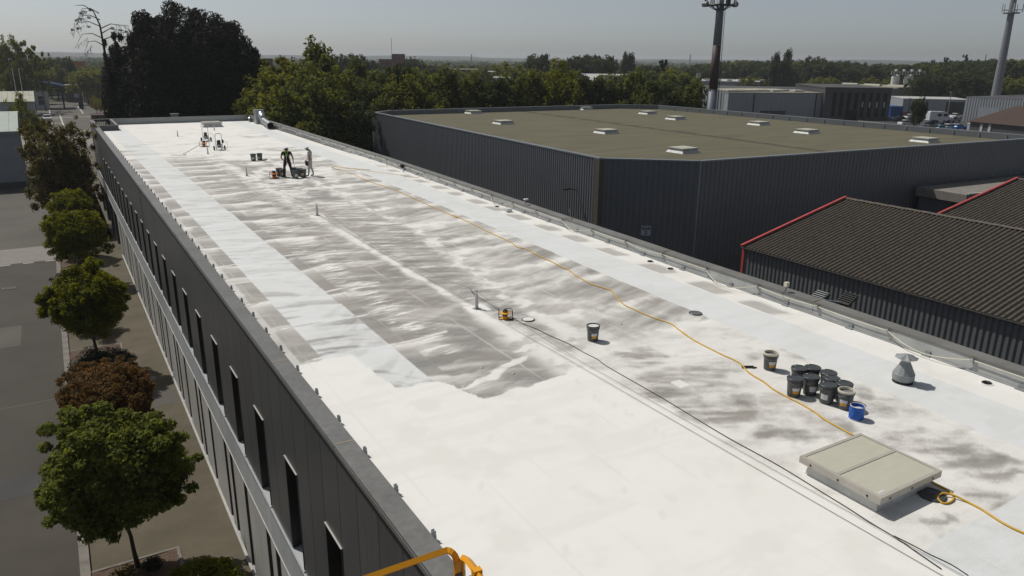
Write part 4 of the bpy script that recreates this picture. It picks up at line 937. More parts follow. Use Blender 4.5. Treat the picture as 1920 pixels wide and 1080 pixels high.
MB().lathe([(0.20, 0), (0.205, 0.02), (0.19, 0.03), (0.17, 0.022), (0.02, 0.022), (0.015, 0.03)], 28).build('disc', M_lid, t); 
# anchor posts
def post(px, py, lab, hh=0.50):
    p = GR(px, py); t = tag(empty('anchor_post', p, 0.3), lab, 'anchor post', 'fall-arrest anchor posts along the roof centre')
    MB().box(-0.09, 0.09, -0.09, 0.09, 0, 0.012).build('base_plate', M_galv_dull, t)
    MB().add([(-0.05, -0.01, 0.012), (0.05, -0.01, 0.012), (0.05, 0.01, 0.012), (-0.05, 0.01, 0.012), (-0.045, -0.01, hh-0.12), (0.045, -0.01, hh-0.12), (0.045, 0.01, hh-0.12), (-0.045, 0.01, hh-0.12), (-0.012, -0.01, hh), (0.012, -0.01, hh), (0.012, 0.01, hh), (-0.012, 0.01, hh)], [(0, 1, 5, 4), (1, 2, 6, 5), (2, 3, 7, 6), (3, 0, 4, 7), (4, 5, 9, 8), (5, 6, 10, 9), (6, 7, 11, 10), (7, 4, 8, 11), (8, 9, 10, 11)]).build('post', M_skcurb, t)
    MB().tube([(0.035*math.cos(a), 0, hh+0.025+0.035*math.sin(a)) for a in np.linspace(0, 6.283, 13)], 0.008, 5).build('ring', M_galv_dull, t); return t, p
posts = []
for px, py, lab in ((894, 579, 'grey anchor post on a white square next to the yellow reel'), (595, 404, 'grey anchor post in the middle of the roof, second from the camera'), (463, 330, 'grey anchor post left of the orange reel near the workers'), (390, 288.5, 'grey anchor post just in front of the two paint sprayers'), (333.5, 255.5, 'grey anchor post left of the paint sprayers'), (402, 244, 'thin anchor post behind the sprayers by the far rooflight'), (289, 228, 'anchor post nearest the far parapet')):
    posts.append(post(px, py, lab, 0.46)[1])
# safety lines
def sag(p, q, s, n=10): return [tuple(np.array(p)*(1-k/n)+np.array(q)*(k/n)-np.array([0, 0, s*4*(k/n)*(1-k/n)])) for k in range(n+1)]
top = lambda p: (p[0], p[1], p[2]+0.50)
pts = sag((9.12, -1.0, RZ+.02), (9.07, 12.5, RZ+0.04), 0.015, 16)+sag((9.07, 12.5, RZ+.04), (posts[0][0], posts[0][1], RZ+.06), 0.01, 6)[1:]+sag((posts[0][0], posts[0][1], RZ+.06), (posts[1][0], posts[1][1], RZ+.05), 0.02, 12)[1:]
tag(MB().tube(pts, 0.0045, 5).build('safety_line', M_wire), 'thin dark line stretched straight along the edge of the finished white coat', 'safety line')
pts = sag((9.36, -1.0, RZ+.03), (9.25, 12.5, RZ+0.04), 0.01, 12)+sag((9.25, 12.5, RZ+.04), top(posts[0]), 0.05, 8)[1:]+sag(top(posts[0]), top(posts[1]), 0.35, 16)[1:]+sag(top(posts[1]), top(posts[2]), 0.35, 16)[1:]+sag(top(posts[2]), top(posts[3]), 0.35, 12)[1:]
tag(MB().tube(pts, 0.004, 5).build('safety_line', M_wire), 'thin line running between the tops of the anchor posts', 'safety line')
# hose, cables
def rooftube(name, pxs, r, m, up=0.0, label='', cat='', smooth=3, extra=None):
    P = [GR(px, py) for px, py in pxs]; P = [np.array([p[0], p[1], p[2]+r+0.004+up]) for p in P]
    if extra: P = extra(P)
    out = []
    for i in range(len(P)-1):
        p0, p1, p2, p3 = P[max(i-1, 0)], P[i], P[i+1], P[min(i+2, len(P)-1)]
        for k in range(smooth):
            t_ = k/smooth; out.append(0.5*((2*p1)+(-p0+p2)*t_+(2*p0-5*p1+4*p2-p3)*t_**2+(-p0+3*p1-3*p2+p3)*t_**3))
    out.append(P[-1])
    return tag(MB().tube(out, r, 8).build(name, m, smooth=True), label, cat)
za = lambda ox, oy, s, L: [(ox+x/s, oy+y/s) for x, y in L]
hose_px = za(520, 240, 5.05, [(880, 400), (700, 385), (560, 370), (515, 378), (600, 400), (700, 430), (800, 480), (930, 530), (1060, 570), (1230, 640), (1400, 720), (1560, 790), (1700, 850)]) + \
    za(850, 380, 4.153, [(0, 100), (120, 155), (250, 220), (370, 275), (450, 315), (500, 350), (560, 362), (620, 395), (700, 435), (780, 470), (830, 500), (900, 530), (960, 575), (1080, 640), (1160, 665), (1230, 690), (1270, 740), (1330, 800), (1400, 832), (1460, 860), (1570, 905), (1690, 945), (1750, 990), (1820, 1040)]) + \
    za(1080, 480, 3.856, [(770, 560), (850, 612), (950, 665), (1050, 715), (1150, 760), (1200, 795), (1250, 850), (1350, 910), (1420, 965), (1500, 1010)]) + \
    za(1500, 640, 4.153, [(0, 490), (110, 555), (200, 620), (400, 730)]) + [(1612, 822), (1650, 842)]
rooftube('hose', hose_px, 0.0145, M_hose, label='long yellow hose winding down the roof to the big rooflight', cat='hose')
h2 = za(1560, 820, 4.153, [(740, 330), (800, 368), (880, 410), (930, 445), (945, 490), (900, 520), (850, 515), (822, 480), (845, 460), (900, 462), (960, 480), (1050, 510), (1150, 560), (1230, 612), (1320, 670), (1410, 718), (1495, 755), (1600, 800)])
def lift(P):
    for k in (8, 9, 10): P[k] = P[k]+np.array([0, 0, 0.03])
    return P
rooftube('hose', h2, 0.0155, M_hose, label='yellow hose end looped once and leaving the picture at the right', cat='hose', extra=lift)
rooftube('cable', [(x, y) for x, y in za(520, 240, 5.05, [(560, 372), (660, 378), (800, 402), (1000, 425), (1150, 445), (1230, 465), (1320, 472), (1350, 455)])], 0.009, M_hose, label='thin ochre cable crossing the white strip towards the far parapet', cat='cable')
rooftube('cable', za(720, 540, 4.5, [(1070, 245), (1130, 280), (1160, 300), (1290, 350), (1400, 405), (1560, 475), (1700, 555), (1800, 605)]) + za(1040, 640, 3.6, [(350, 170), (550, 285), (750, 400), (970, 535), (1180, 660), (1400, 780), (1550, 865)]) + za(1560, 820, 4.153, [(0, 480), (130, 560), (300, 670), (500, 790), (660, 900), (850, 1030)]), 0.0075, M_cable, label='black power cable running beside the finished coat to the yellow reel', cat='cable')
rooftube('cable', za(1560, 820, 4.153, [(480, 770), (640, 850), (760, 915), (920, 990), (1060, 1080)]), 0.006, M_cable, label='thinner black cable branching off at the lower edge', cat='cable')
rooftube('cable', za(850, 380, 4.153, [(130, 690), (180, 740), (280, 800), (360, 850)]), 0.009, M_cable, up=0.05, label='short black cable between the anchor post and the yellow reel', cat='cable')
rooftube('cable', za(200, 220, 6, [(720, 425), (820, 428), (900, 425), (860, 415), (900, 395), (980, 350), (1040, 315), (1070, 308)]), 0.012, M_wire, label='grey spray hose trailing left from the far orange reel', cat='cable')
# small tools and scraps
p = GR(1405, 690); t = tag(empty('hand_tool', p, 1.1), 'small black tools left on the roof beside the hose', 'tools')
MB().box(-0.02, 0.02, -0.16, 0.16, 0.0, 0.02).build('handle', M_black, t); MB().box(0.06, 0.09, -0.12, 0.14, 0, 0.02).build('blade', M_black, t); MB().tube([(-.06, -.1, .01), (0.1, 0.15, 0.012)], 0.008, 5).build('rod', M_black, t)
for i, (px, py, sz) in enumerate(((1275, 718, 0), (1165, 608, .03), (1117, 581, .025), (921, 470, .02), (905, 690, .05), (963, 701, .05))):
    if sz: p = GR(px, py); tag(MB().add([(-sz, -sz*.4, .01), (sz, -sz*.3, .004), (sz*.8, sz*.5, .012), (-sz*.7, sz*.4, .004), (0, 0, 0.03)], [(0, 1, 4), (1, 2, 4), (2, 3, 4), (3, 0, 4)]).build('paint_scrap', M_paintwhite, loc=p), 'small white scrap of paint film on the bare felt', 'scrap', 'paint scraps on the bare felt')
# near yellow cable reel
def reel(px, py, lab, rz=0.6, m=M_yellow, s=1.0):
    p = GR(px, py); t = tag(empty('cable_reel', p, rz), lab, 'cable reel'); t.scale = (s, s, s)
    MB().lathe([(0.10, 0.02), (0.085, 0.04), (0.085, 0.19), (0.10, 0.2)], 18).build('drum', m, t)
    MB().lathe([(0.165, 0.20), (0.17, 0.215), (0.15, 0.225), (0.02, 0.225)], 24).build('flange', m, t)
    MB().lathe([(0.14, 0.012), (0.14, 0.022)], 20).build('base_flange', m, t)
    MB().lathe([(0.075, 0.226), (0.078, 0.275), (0.055, 0.31), (0.03, 0.315)], 14).build('hub', M_black, t)
    MB().lathe([(0.087, 0.10), (0.092, 0.12), (0.087, 0.15)], 18).build('wound_cable', M_black, t)
    f = MB(); r = 0.011
    f.tube([(-0.20, -0.12, 0.012), (-0.20, 0.12, 0.012), (-0.20, 0.12, 0.27), (-0.20, 0.0, 0.30)], r, 7)
    f.tube([(0.24, -0.12, 0.012), (0.24, -0.12, 0.26), (0.20, -0.12, 0.30), (0.0, -0.10, 0.31)], r, 7); f.tube([(0.24, 0.12, 0.012), (0.24, 0.12, 0.26), (0.20, 0.12, 0.30), (0.0, 0.10, 0.31)], r, 7)
    f.tube([(-0.20, -0.12, 0.012), (0.24, -0.12, 0.012)], r, 7); f.tube([(-0.20, 0.12, 0.012), (0.24, 0.12, 0.012)], r, 7); f.tube([(0.24, -0.12, 0.012), (0.24, 0.12, 0.012)], r, 7); f.tube([(-0.2, -0.12, 0.012), (-0.2, -0.12, 0.2)], r, 7)
    f.build('stand', M_black, t); return t
reel(947, 597.5, 'amber cable reel in a black tube stand near the lone open bucket', -0.5, s=0.80)
reel(383, 275, 'far orange cable reel between the two paint sprayers', 0.4, M_orange, 1.35)
reel(514.5, 334, 'orange cable reel on the roof left of the two workers', 0.9, M_orange, 1.25)

# paint sprayers on carts
def sprayer(px, py, lab, rz, s=1.0, loaded=True):
    p = GR(px, py); t = tag(empty('paint_sprayer', p, rz), lab, 'paint sprayer'); t.scale = (s, s, s)
    for sx in (-1, 1):
        w = MB(); vs = []
        prof = [(0.055, -0.035), (0.13, -0.04), (0.15, -0.02), (0.15, 0.02), (0.13, 0.04), (0.055, 0.035)]; n_ = 18
        for r, q_ in prof:
            for k in range(n_):
                a = 2*math.pi*k/n_; vs.append((q_+sx*0.33, r*math.cos(a), 0.15+r*math.sin(a)))
        w.add(vs, [(i*n_+k, i*n_+(k+1) % n_, (i+1)*n_+(k+1) % n_, (i+1)*n_+k) for i in range(5) for k in range(n_)])
        ww = w.build('wheel', M_rubber, t); MB().obox((sx*0.33, 0, 0.15), (1, 0, 0), (0, 1, 0), (0, 0, 1), 0.03, 0.05, 0.05).build('hub', M_galv_dull, ww)
    MB().tube([(-0.3, 0, 0.15), (0.3, 0, 0.15)], 0.014, 8).build('axle', M_galv_dull, t)
    f = MB(); f.tube([(-0.2, -0.35, 0.06), (-0.2, 0.0, 0.16), (-0.2, 0.12, 0.45), (-0.19, 0.16, 1.02), (-0.12, 0.17, 1.06), (0.12, 0.17, 1.06), (0.19, 0.16, 1.02), (0.2, 0.12, 0.45), (0.2, 0.0, 0.16), (0.2, -0.35, 0.06)], 0.016, 8)
    f.tube([(-0.2, -0.33, 0.07), (0.2, -0.33, 0.07)], 0.014, 8); f.build('frame', M_galv_dull if loaded else M_black, t)
    o = MB().box(-0.15, 0.15, -0.2, 0.12, 0.2, 0.42).build('motor_housing', M_black, t); bevel(o, 0.03, 2)
    MB().lathe([(0.10, 0.42), (0.12, 0.46), (0.12, 0.6), (0.08, 0.66)], 16, c=(-0.02, -0.03, 0)).build('engine_cover', M_black if not loaded else M_bucket, t, smooth=True)
    MB().lathe([(0.04, 0.05), (0.04, 0.32), (0.055, 0.33), (0.055, 0.4)], 12, c=(0.10, -0.26, 0)).build('pump', M_galv, t)
    MB().lathe([(0.05, 0.16), (0.05, 0.36)], 12, c=(-0.11, -0.27, 0)).build('filter', M_galv, t)
    MB().box(-0.13, 0.13, -0.235, -0.205, 0.28, 0.38).build('control_plate', M_galv_dull, t)
    pts = [(0.24, 0.1, 0.5)]+[(0.30+0.22*math.sin(a), 0.0+0.1*math.cos(a), 0.32+0.26*math.cos(a)) for a in np.linspace(0.1, 3.2, 12)]+[(0.28, -0.2, 0.02)]
    MB().tube(pts, 0.008, 6, ).build('spray_hose', M_wire, t)
    if not loaded: MB().ell((0.25, 0.1, 0.55), (0.06, 0.05, 0.13)).build('hose_hanger', M_black, t)
    return t
sprayer(387, 265, 'farther grey paint sprayer cart with light handle near the far rooflight', 0.0, 1.1, True)
sprayer(412, 281.5, 'nearer black paint sprayer cart standing alone', -0.1, 1.1, False)

# far roof: duct, rooflight, vents
p0 = GR(486, 233); p1 = GR(509, 244)
t = tag(empty('air_duct', p0), 'silver spiral air duct lying on the roof at the far right corner', 'duct'); d = Vector((p1[0]-p0[0]+0.0, p1[1]-p0[1]+1.2, 0)); 
b = MB().box(-0.25, 0.65, 0.2, 1.1, 0, 1.45); o = b.build('housing', M_galv, t); bevel(o, 0.02, 1)
ax_ = Vector((0.55, 0.6, 1.0)); pts = [Vector((0.25, 0.55, 1.05)), Vector((0.28, 0.05, 1.0)), Vector((0.30, -0.35, 0.75)), Vector((0.30, -0.75, 0.42))]
MB().tube(pts, 0.33, 16).build('elbow', M_galv, t, smooth=True)
end = Vector((p1[0]-p0[0]+0.10, p1[1]-p0[1]+0.6, p1[2]-p0[2]+0.36)); st = Vector((0.30, -0.75, 0.42)); nS = 7
for k in range(nS):
    a = st+(end-st)*(k/nS); b_ = st+(end-st)*((k+1)/nS-0.012)
    MB().tube([a, a+(b_-a)*0.03, a+(b_-a)*0.06, b_], [0.30, 0.325, 0.31, 0.31], 20, cap=False).build('duct_section', M_galv, t, smooth=True)
MB().tube([end+(st-end).normalized()*0.3, end+(st-end).normalized()*0.31], 0.295, 20).build('open_end', M_gap, t)
for k in (1, 3, 5): 
    q_ = st+(end-st)*(k/6); MB().box(q_.x-0.3, q_.x+0.3, q_.y-0.05, q_.y+0.05, 0, 0.1).build('foot', M_galv_dull, t)
p = GR(396, 237); t = copy_tree(s0); t.location = (p[0], p[1]-0.3, p[2]); t.scale = (1.05, 1.0, 1.25); tag(t, 'low pale rooflight on the white roof behind the sprayers', 'skylight'); del t['group']
p = GR(331, 224.5); t = tag(empty('vent_unit', (p[0], p[1]+1.2, p[2])), 'small grey box unit against the far parapet', 'vent unit'); MB().box(-0.35, 0.35, -0.3, 0.3, 0.0, 0.55).build('case', M_galv_dull, t); MB().box(-0.45, 0.45, -0.38, 0.38, 0.552, 0.60).build('cap', M_galv, t)
p = GR(469, 228.5); t = tag(empty('roof_vent', p), 'little domed vent left of the silver duct', 'vent'); MB().lathe([(0.16, 0), (0.16, 0.25), (0.10, 0.38)], 14).build('body', M_galv_dull, t); MB().lathe([(0.2, 0.42), (0.05, 0.52)], 14).build('rain_cap', M_galv, t); MB().tube([(0, 0, .36), (0, 0, .43)], .04, 8).build('stem', M_galv_dull, t)
# buckets by the workers
far = [((475.5, 301.5), 'black', None, 'white', 'left of two dark buckets standing by themselves left of the workers'), ((487.5, 300.3), 'black', None, 'white', 'right of two dark buckets standing by themselves left of the workers'),
 ((524, 330), 'black', None, 'none', 'bucket at the left end behind the worker in black'), ((531, 331.8), 'open', None, 'orange', 'bucket with amber label at the left foot of the worker in black'),
 ((551.5, 329), 'black', None, 'none', 'bucket with raised handle right behind the worker in black'), ((554.5, 334.5), 'black', None, 'white', 'nearest bucket between the two workers'), ((562, 330.5), 'black', None, 'none', 'bucket half hidden between the two workers'), ((569, 332.5), 'black', None, 'orange', 'tall bucket with amber label next to the worker in grey')]
for (pp, lid, fill, band, lab) in far:
    p = GR(*pp); b = bucket(tuple(p), lid, CAMDIR(p)+rnd.uniform(-.5, .5), fill, band, stk=band != 'none', h=0.40); b.scale = (1.15, 1.15, 1.1)
    tag(b, lab, 'bucket', 'paint buckets round the workers')
    if 'raised handle' in lab: HB = b
loose_lid(497, 299.5, M_lid, 'dark lid lying right of the two separate buckets')
p = GR(553, 320.5)
# parapet cable conduit, boxes, pulleys
pts = []
RBs = [b for b in RB]
for i in range(len(RBs)-1):
    a, b_ = RBs[i], RBs[i+1]; s_ = [0.0, 0.06, 0.02, 0.16, 0.02, 0.04, 0.22][i % 7] if a > 7 else 0.0
    for k in range(8):
        f = k/8; y = a+(b_-a)*f; pts.append((xin(y)-0.02-(0.25 if s_ > 0.15 else 0.05)*math.sin(math.pi*f)*s_/0.2, y, ztop(y)-0.10-s_*math.sin(math.pi*f)))
tag(MB().tube(pts, 0.014, 6).build('cable', M_conduit, smooth=True), 'cream cable looping through the brackets along the right parapet', 'cable')
def on_parapet(y, dz=0.0, dx=0.15): return (xin(y)+dx, y, ztop(y)+dz)
yb_ = 12.95
t = tag(empty('junction_box', on_parapet(yb_, 0.0, 0.05)), 'cream junction box on a short stalk on the right parapet', 'junction box')
MB().tube([(0, 0, 0), (0, 0, 0.14)], 0.012, 6).build('stalk', M_galv_dull, t); MB().box(-0.06, 0.06, -0.05, 0.05, 0.14, 0.26).build('box', M_cream, t); MB().tube([(0, 0, .14), (-.08, -.05, .05), (-.1, .02, -.08), (-.04, .1, -.1)], .01, 5).build('wire', M_black, t)
# bank of floodlights behind the parapet
t = tag(empty('floodlight_bank', (xin(12.2)+0.75, 12.1, ztop(12)-0.15)), 'pair of slatted dark floodlights fixed just beyond the right parapet', 'floodlight')
for j, (ox, oy) in enumerate(((-0.05, 0.25), (0.45, -0.25))):
    hd = MB().obox((ox, oy, 0.05), (1, 0.0, 0.55), (0, 1, 0), (-0.5, 0, 1), 0.22, 0.20, 0.03).build('lamp_head', M_black, t)
    for k in range(5): 
        MB().obox((ox-0.13+k*0.065, oy, 0.05+(-0.13+k*0.065)*0.55+0.05), (1, 0, 0.55), (0, 1, 0), (-0.5, 0, 1), 0.008, 0.18, 0.02).build('fin', M_galv_dull if j == 0 else M_black, hd)
MB().bar((-0.6, 0.3, 0.12), (0.4, -0.3, -0.05), 0.04).build('bracket', M_galv_dull, t)
t = tag(empty('sensor', on_parapet(27.2, 0.0, 0.08)), 'small white cap on a stalk on the parapet before the warehouse corner', 'sensor'); MB().tube([(0, 0, 0), (0, 0, .2)], .015, 6).build('stalk', M_black, t); MB().box(-.09, .09, -.07, .07, .2, .25).build('cap', M_labelwhite, t)
p = GR(775, 322); yb_ = 41.5
t = tag(empty('hose_winch', on_parapet(yb_, -0.15, -0.05)), 'small dark hose winch hung on the parapet far along the roof', 'winch')
MB().tube([(-.08, -.1, .05), (-.08, .1, .05)], .12, 12).build('drum', M_black, t); MB().bar((0, -.2, -.05), (0, .2, .2), .04).build('bracket', M_galv_dull, t); MB().tube([(-.2, -.3, -.1), (-.3, -.6, -.15), (-.15, -.9, -.12)], .03, 6).build('hose_end', M_labelwhite, t)
# white safety rope tied to posts on the parapet thin leaning rods
t = tag(MB().tube([on_parapet(23.6, -.05, .1), on_parapet(24.2, .30, .35)], .012, 5).build('rod', M_black), 'thin dark rod leaning out over the parapet before the warehouse corner', 'rod')

# ------------------------------------------------------------------ WORKERS
def person(name, label, loc, face, joints, radii, edges, segmat, mats, scale=1.0):
    """one continuous skinned body; joints in body space (x right, y forward, z up)"""
    t = tag(empty(name, loc, face), label, 'person'); t.scale = (scale,)*3
    names = list(joints); idx = {n: i for i, n in enumerate(names)}
    me = bpy.data.meshes.new('body_cage'); me.from_pydata([joints[n] for n in names], [(idx[a], idx[b]) for a, b in edges], [])
    o = bpy.data.objects.new('body_cage', me); COL.objects.link(o)
    o.modifiers.new('skin', 'SKIN'); sk = me.skin_vertices[0].data
    for n in names:
        r = radii[n]; r = r if isinstance(r, tuple) else (r, r); sk[idx[n]].radius = r; sk[idx[n]].use_root = (n == 'pelvis')
    m = o.modifiers.new('sub', 'SUBSURF'); m.levels = 2; m.render_levels = 2
    dg = bpy.context.evaluated_depsgraph_get(); dg.update(); bm = bpy.data.meshes.new_from_object(o.evaluated_get(dg)); bpy.data.objects.remove(o)
    bm.materials.clear()
    for mm in mats: bm.materials.append(mm)
    segs = [(np.array(joints[a]), np.array(joints[b]), segmat.get((a, b), segmat.get(b, 0))) for a, b in edges]
    for p in bm.polygons:
        c = np.array(p.center); best = None
        for a, b, k in segs:
            d = b-a; tt = np.clip(np.dot(c-a, d)/max(np.dot(d, d), 1e-9), 0, 1); q = np.linalg.norm(c-a-d*tt)
            if best is None or q < best[0]: best = (q, k)
        p.material_index = best[1]; p.use_smooth = True
    b = bpy.data.objects.new('body', bm); COL.objects.link(b); b.parent = t
    return t
def skeleton(j):
    R_ = dict(pelvis=(.155, .115), waist=(.135, .10), chest=(.165, .115), upchest=(.15, .10), neck=.055, jaw=(.062, .07), head=(.078, .092), crown=(.06, .07), nose=.016)
    E_ = [('pelvis', 'waist'), ('waist', 'chest'), ('chest', 'upchest'), ('upchest', 'neck'), ('neck', 'jaw'), ('jaw', 'head'), ('head', 'crown'), ('jaw', 'nose')]
    sm = {'waist': 1, 'chest': 1, 'upchest': 1, 'neck': 0, 'jaw': 0, 'head': 0, 'crown': 0, 'nose': 0}
    for s in 'lr':
        R_.update({f'sh{s}': .068, f'arm{s}': .052, f'el{s}': .042, f'wr{s}': .028, f'palm{s}': (.036, .02), f'hip{s}': .095, f'thigh{s}': .082, f'kn{s}': .062, f'calf{s}': .058, f'an{s}': .045, f'heel{s}': .045, f'toe{s}': .035})
        E_ += [('upchest', f'sh{s}'), (f'sh{s}', f'arm{s}'), (f'arm{s}', f'el{s}'), (f'el{s}', f'wr{s}'), (f'wr{s}', f'palm{s}'), ('pelvis', f'hip{s}'), (f'hip{s}', f'thigh{s}'), (f'thigh{s}', f'kn{s}'), (f'kn{s}', f'calf{s}'), (f'calf{s}', f'an{s}'), (f'an{s}', f'heel{s}'), (f'heel{s}', f'toe{s}')]
        sm.update({f'sh{s}': 1, f'arm{s}': 1, f'el{s}': 0, f'wr{s}': 0, f'palm{s}': 0, f'hip{s}': 2, f'thigh{s}': 2, f'kn{s}': 2, f'calf{s}': 2, f'an{s}': 2, f'heel{s}': 3, f'toe{s}': 3})
        P = np.array(j[f'palm{s}']); W = np.array(j[f'wr{s}']); d = (P-W)/np.linalg.norm(P-W); out = 1 if s == 'r' else -1
        sidev = np.array([0, 1.0, 0]); sidev = sidev-d*np.dot(sidev, d); sidev /= np.linalg.norm(sidev); inn = np.cross(d, sidev)
        for k, (o_, L) in enumerate(((-.027, .055), (-.009, .068), (.009, .073), (.027, .066))):
            a = P+d*.02+sidev*o_; m_ = a+d*L*.5; e_ = a+d*L*.85-np.array([out*.02, 0, 0])
            j[f'f{k}a{s}'] = tuple(m_); j[f'f{k}b{s}'] = tuple(e_); R_[f'f{k}a{s}'] = .0085; R_[f'f{k}b{s}'] = .0075
            E_ += [(f'palm{s}', f'f{k}a{s}'), (f'f{k}a{s}', f'f{k}b{s}')]; sm[f'f{k}a{s}'] = 0; sm[f'f{k}b{s}'] = 0
        th = P-d*.03+sidev*.045; j[f'th{s}'] = tuple(th+d*.02); R_[f'th{s}'] = .009; E_.append((f'palm{s}', f'th{s}')); sm[f'th{s}'] = 0
    return R_, E_, sm
def base_pose(lean=0.0, head_fwd=0.06, head_drop=0.0, feet=0.15):
    j = dict(pelvis=(0, 0, .93), waist=(0, .01+lean*.2, 1.08), chest=(0, .0+lean*.55, 1.27), upchest=(0, -.01+lean*.85, 1.42), neck=(0, .0+lean*1.0, 1.50), jaw=(0, .03+lean+head_fwd*.5, 1.57-head_drop*.3), head=(0, .03+lean+head_fwd, 1.65-head_drop*.6), crown=(0, .02+lean+head_fwd*1.2, 1.72-head_drop))
    j['nose'] = (0, j['jaw'][1]+.105, j['jaw'][2]+.02-head_drop*.5)
    for s, o in (('l', -1), ('r', 1)):
        j.update({f'sh{s}': (o*.19, -.01+lean*.85, 1.42), f'arm{s}': (o*.235, -.01+lean*.6, 1.28), f'el{s}': (o*.265, -.02+lean*.4, 1.13), f'wr{s}': (o*.275, .06+lean*.3, .90), f'palm{s}': (o*.275, .09+lean*.3, .81),
                  f'hip{s}': (o*.095, 0, .90), f'thigh{s}': (o*(.10+feet*.15), .01, .70), f'kn{s}': (o*(.10+feet*.3), .02, .49), f'calf{s}': (o*(.10+feet*.4), -.01, .32), f'an{s}': (o*(.10+feet*.5), -.02, .10), f'heel{s}': (o*(.10+feet*.5), -.02, .05), f'toe{s}': (o*(.11+feet*.6), .15, .038)})
    return j
def helmet(t, c, m=M_helmet, r=(.115, .14, .10), tilt=0.0):
    h = None
    mb = MB(); mb.lathe([(1.0, 0), (.98, .25), (.85, .6), (.55, .88), (.2, 1.0), (.0, 1.02)], 18, cap0=False, cap1=False)
    mb.v = [(x*r[0], y*r[1], z*r[2]) for x, y, z in mb.v]
    b = MB().lathe([(1.0, 0), (1.12, -.04), (1.12, .02), (1.0, .06)], 18, cap0=False, cap1=False); b.v = [(x*r[0], y*r[1]*1.0+(.02 if y > 0 else 0), z*r[2]) for x, y, z in b.v]
    mb.add(b.v, b.f); o = mb.build('helmet', m, t, smooth=True, loc=c); o.rotation_euler = (tilt, 0, 0); return o
def face_bits(t, j):
    jx, jy, jz = j['head']
    for s in (-1, 1):
        MB().ell((s*.03, jy+.083, jz-.035), (.011, .008, .008), 8, 6).build('eye', M_labelwhite, t)
        MB().ell((s*.082, jy-.005, jz-.045), (.012, .022, .032), 8, 6).build('ear', M_skin, t)
    MB().ell((0, j['jaw'][1]+.078, j['jaw'][2]-.025), (.024, .008, .007), 8, 6).build('mouth', M_red, t)
def belt(t, pts, r, m, name='harness_strap'): return MB().tube(pts, r, 6).build(name, m, t, smooth=True)
# worker in black, seen from behind
pA = GR(540.5, 332.3); fa = -math.atan2(pA[0], pA[1])
j = base_pose(lean=0.07, head_fwd=0.10, head_drop=0.10, feet=0.20)
j['elr'] = (.29, .0, 1.12); j['wrr'] = (.30, .14, .92); j['palmr'] = (.30, .19, .84); j['ell'] = (-.27, .0, 1.14); j['wrl'] = (-.21, .20, 1.0); j['palml'] = (-.17, .26, .95)
r_, e_, s_ = skeleton(j)
wA = person('person', 'worker in black shirt and dark trousers with green harness, back turned', tuple(pA), fa, j, r_, e_, s_, [M_skin, M_shirtblack, M_trousermaroon, M_shoe], 0.95); wA.scale = (1.10, 1.12, 0.95)
face_bits(wA, j); helmet(wA, (0, j['head'][1]-.0, j['head'][2]+.02), tilt=-0.35)
MB().ell((0, j['head'][1]-.035, j['head'][2]-.02), (.083, .085, .075), 12, 8).build('hair', M_hair, wA, smooth=True)
for s in (-1, 1):
    belt(wA, [(s*.10, .05, 1.50), (s*.09, -.02, 1.53), (s*.05, -.095, 1.42), (s*.0, -.125, 1.33)], .011, M_hivis)
    belt(wA, [(s*.0, -.125, 1.33), (s*.09, -.12, 1.22), (s*.155, -.07, 1.10), (s*.165, .0, .98)], .010, M_hivis)
    belt(wA, [(s*.165, .0, .98), (s*.17, -.05, .93)], .009, M_hivis)
belt(wA, [(-.02, -.14, 1.34), (0, -.15, 1.38), (.02, -.14, 1.34), (0, -.15, 1.29), (-.02, -.14, 1.34)], .012, M_galv, 'harness_ring')
belt(wA, [(0, -.14, 1.28), (-.02, -.17, 1.1), (-.01, -.17, .9), (-.04, -.18, .75), (-.10, -.16, .62)], .010, M_labelwhite, 'lanyard')
# worker in grey, side view facing left
pB = GR(584, 330.0); fb = -math.atan2(pB[0], pB[1])+R(78)
j = base_pose(lean=0.03, head_fwd=0.12, head_drop=0.10, feet=0.12)
j['elr'] = (.25, -.02, 1.12); j['wrr'] = (.25, .12, .92); j['palmr'] = (.24, .17, .84); j['ell'] = (-.25, -.02, 1.14); j['wrl'] = (-.22, .17, .97); j['palml'] = (-.2, .24, .91)
j['knl'] = (-.12, .09, .50); j['calfl'] = (-.12, .10, .32); j['anl'] = (-.12, .14, .10); j['heell'] = (-.12, .14, .05); j['toel'] = (-.13, .31, .038)
j['calfr'] = (.12, -.06, .32); j['anr'] = (.12, -.09, .10); j['heelr'] = (.12, -.09, .05); j['toer'] = (.13, .08, .038)
r_, e_, s_ = skeleton(j)
wB = person('person', 'worker in light grey shirt and white trousers holding a dark lid, seen side on', tuple(pB), fb, j, r_, e_, s_, [M_skin, M_shirtgrey, M_trouserwhite, M_shoe], 0.95)
face_bits(wB, j); helmet(wB, (0, j['head'][1]-.01, j['head'][2]+.015), tilt=-0.3)
MB().ell((0, j['head'][1]-.03, j['head'][2]-.02), (.082, .08, .07), 12, 8).build('hair', M_hair, wB, smooth=True)
for s in (-1, 1):
    belt(wB, [(s*.10, .13, 1.25), (s*.12, .10, 1.42), (s*.09, .0, 1.52), (s*.06, -.09, 1.40), (s*.02, -.11, 1.30)], .014, M_hivis)
    belt(wB, [(s*.10, .13, 1.25), (s*.14, .1, 1.10), (s*.165, .02, .96)], .013, M_black)
belt(wB, [(.16, .0, 1.0), (0, .13, 1.0), (-.16, 0, 1.0), (0, -.13, 1.0), (.16, 0, 1.0)], .014, M_black, 'belt')
lid = tag(MB().lathe([(.155, -.012), (.16, 0), (.155, .012), (.14, .008), (0, .008)], 24, cap1=False).build('plastic_disc', M_lid), 'dark round lid held by the worker in the grey shirt', 'bucket lid')
c, s = math.cos(fb), math.sin(fb)
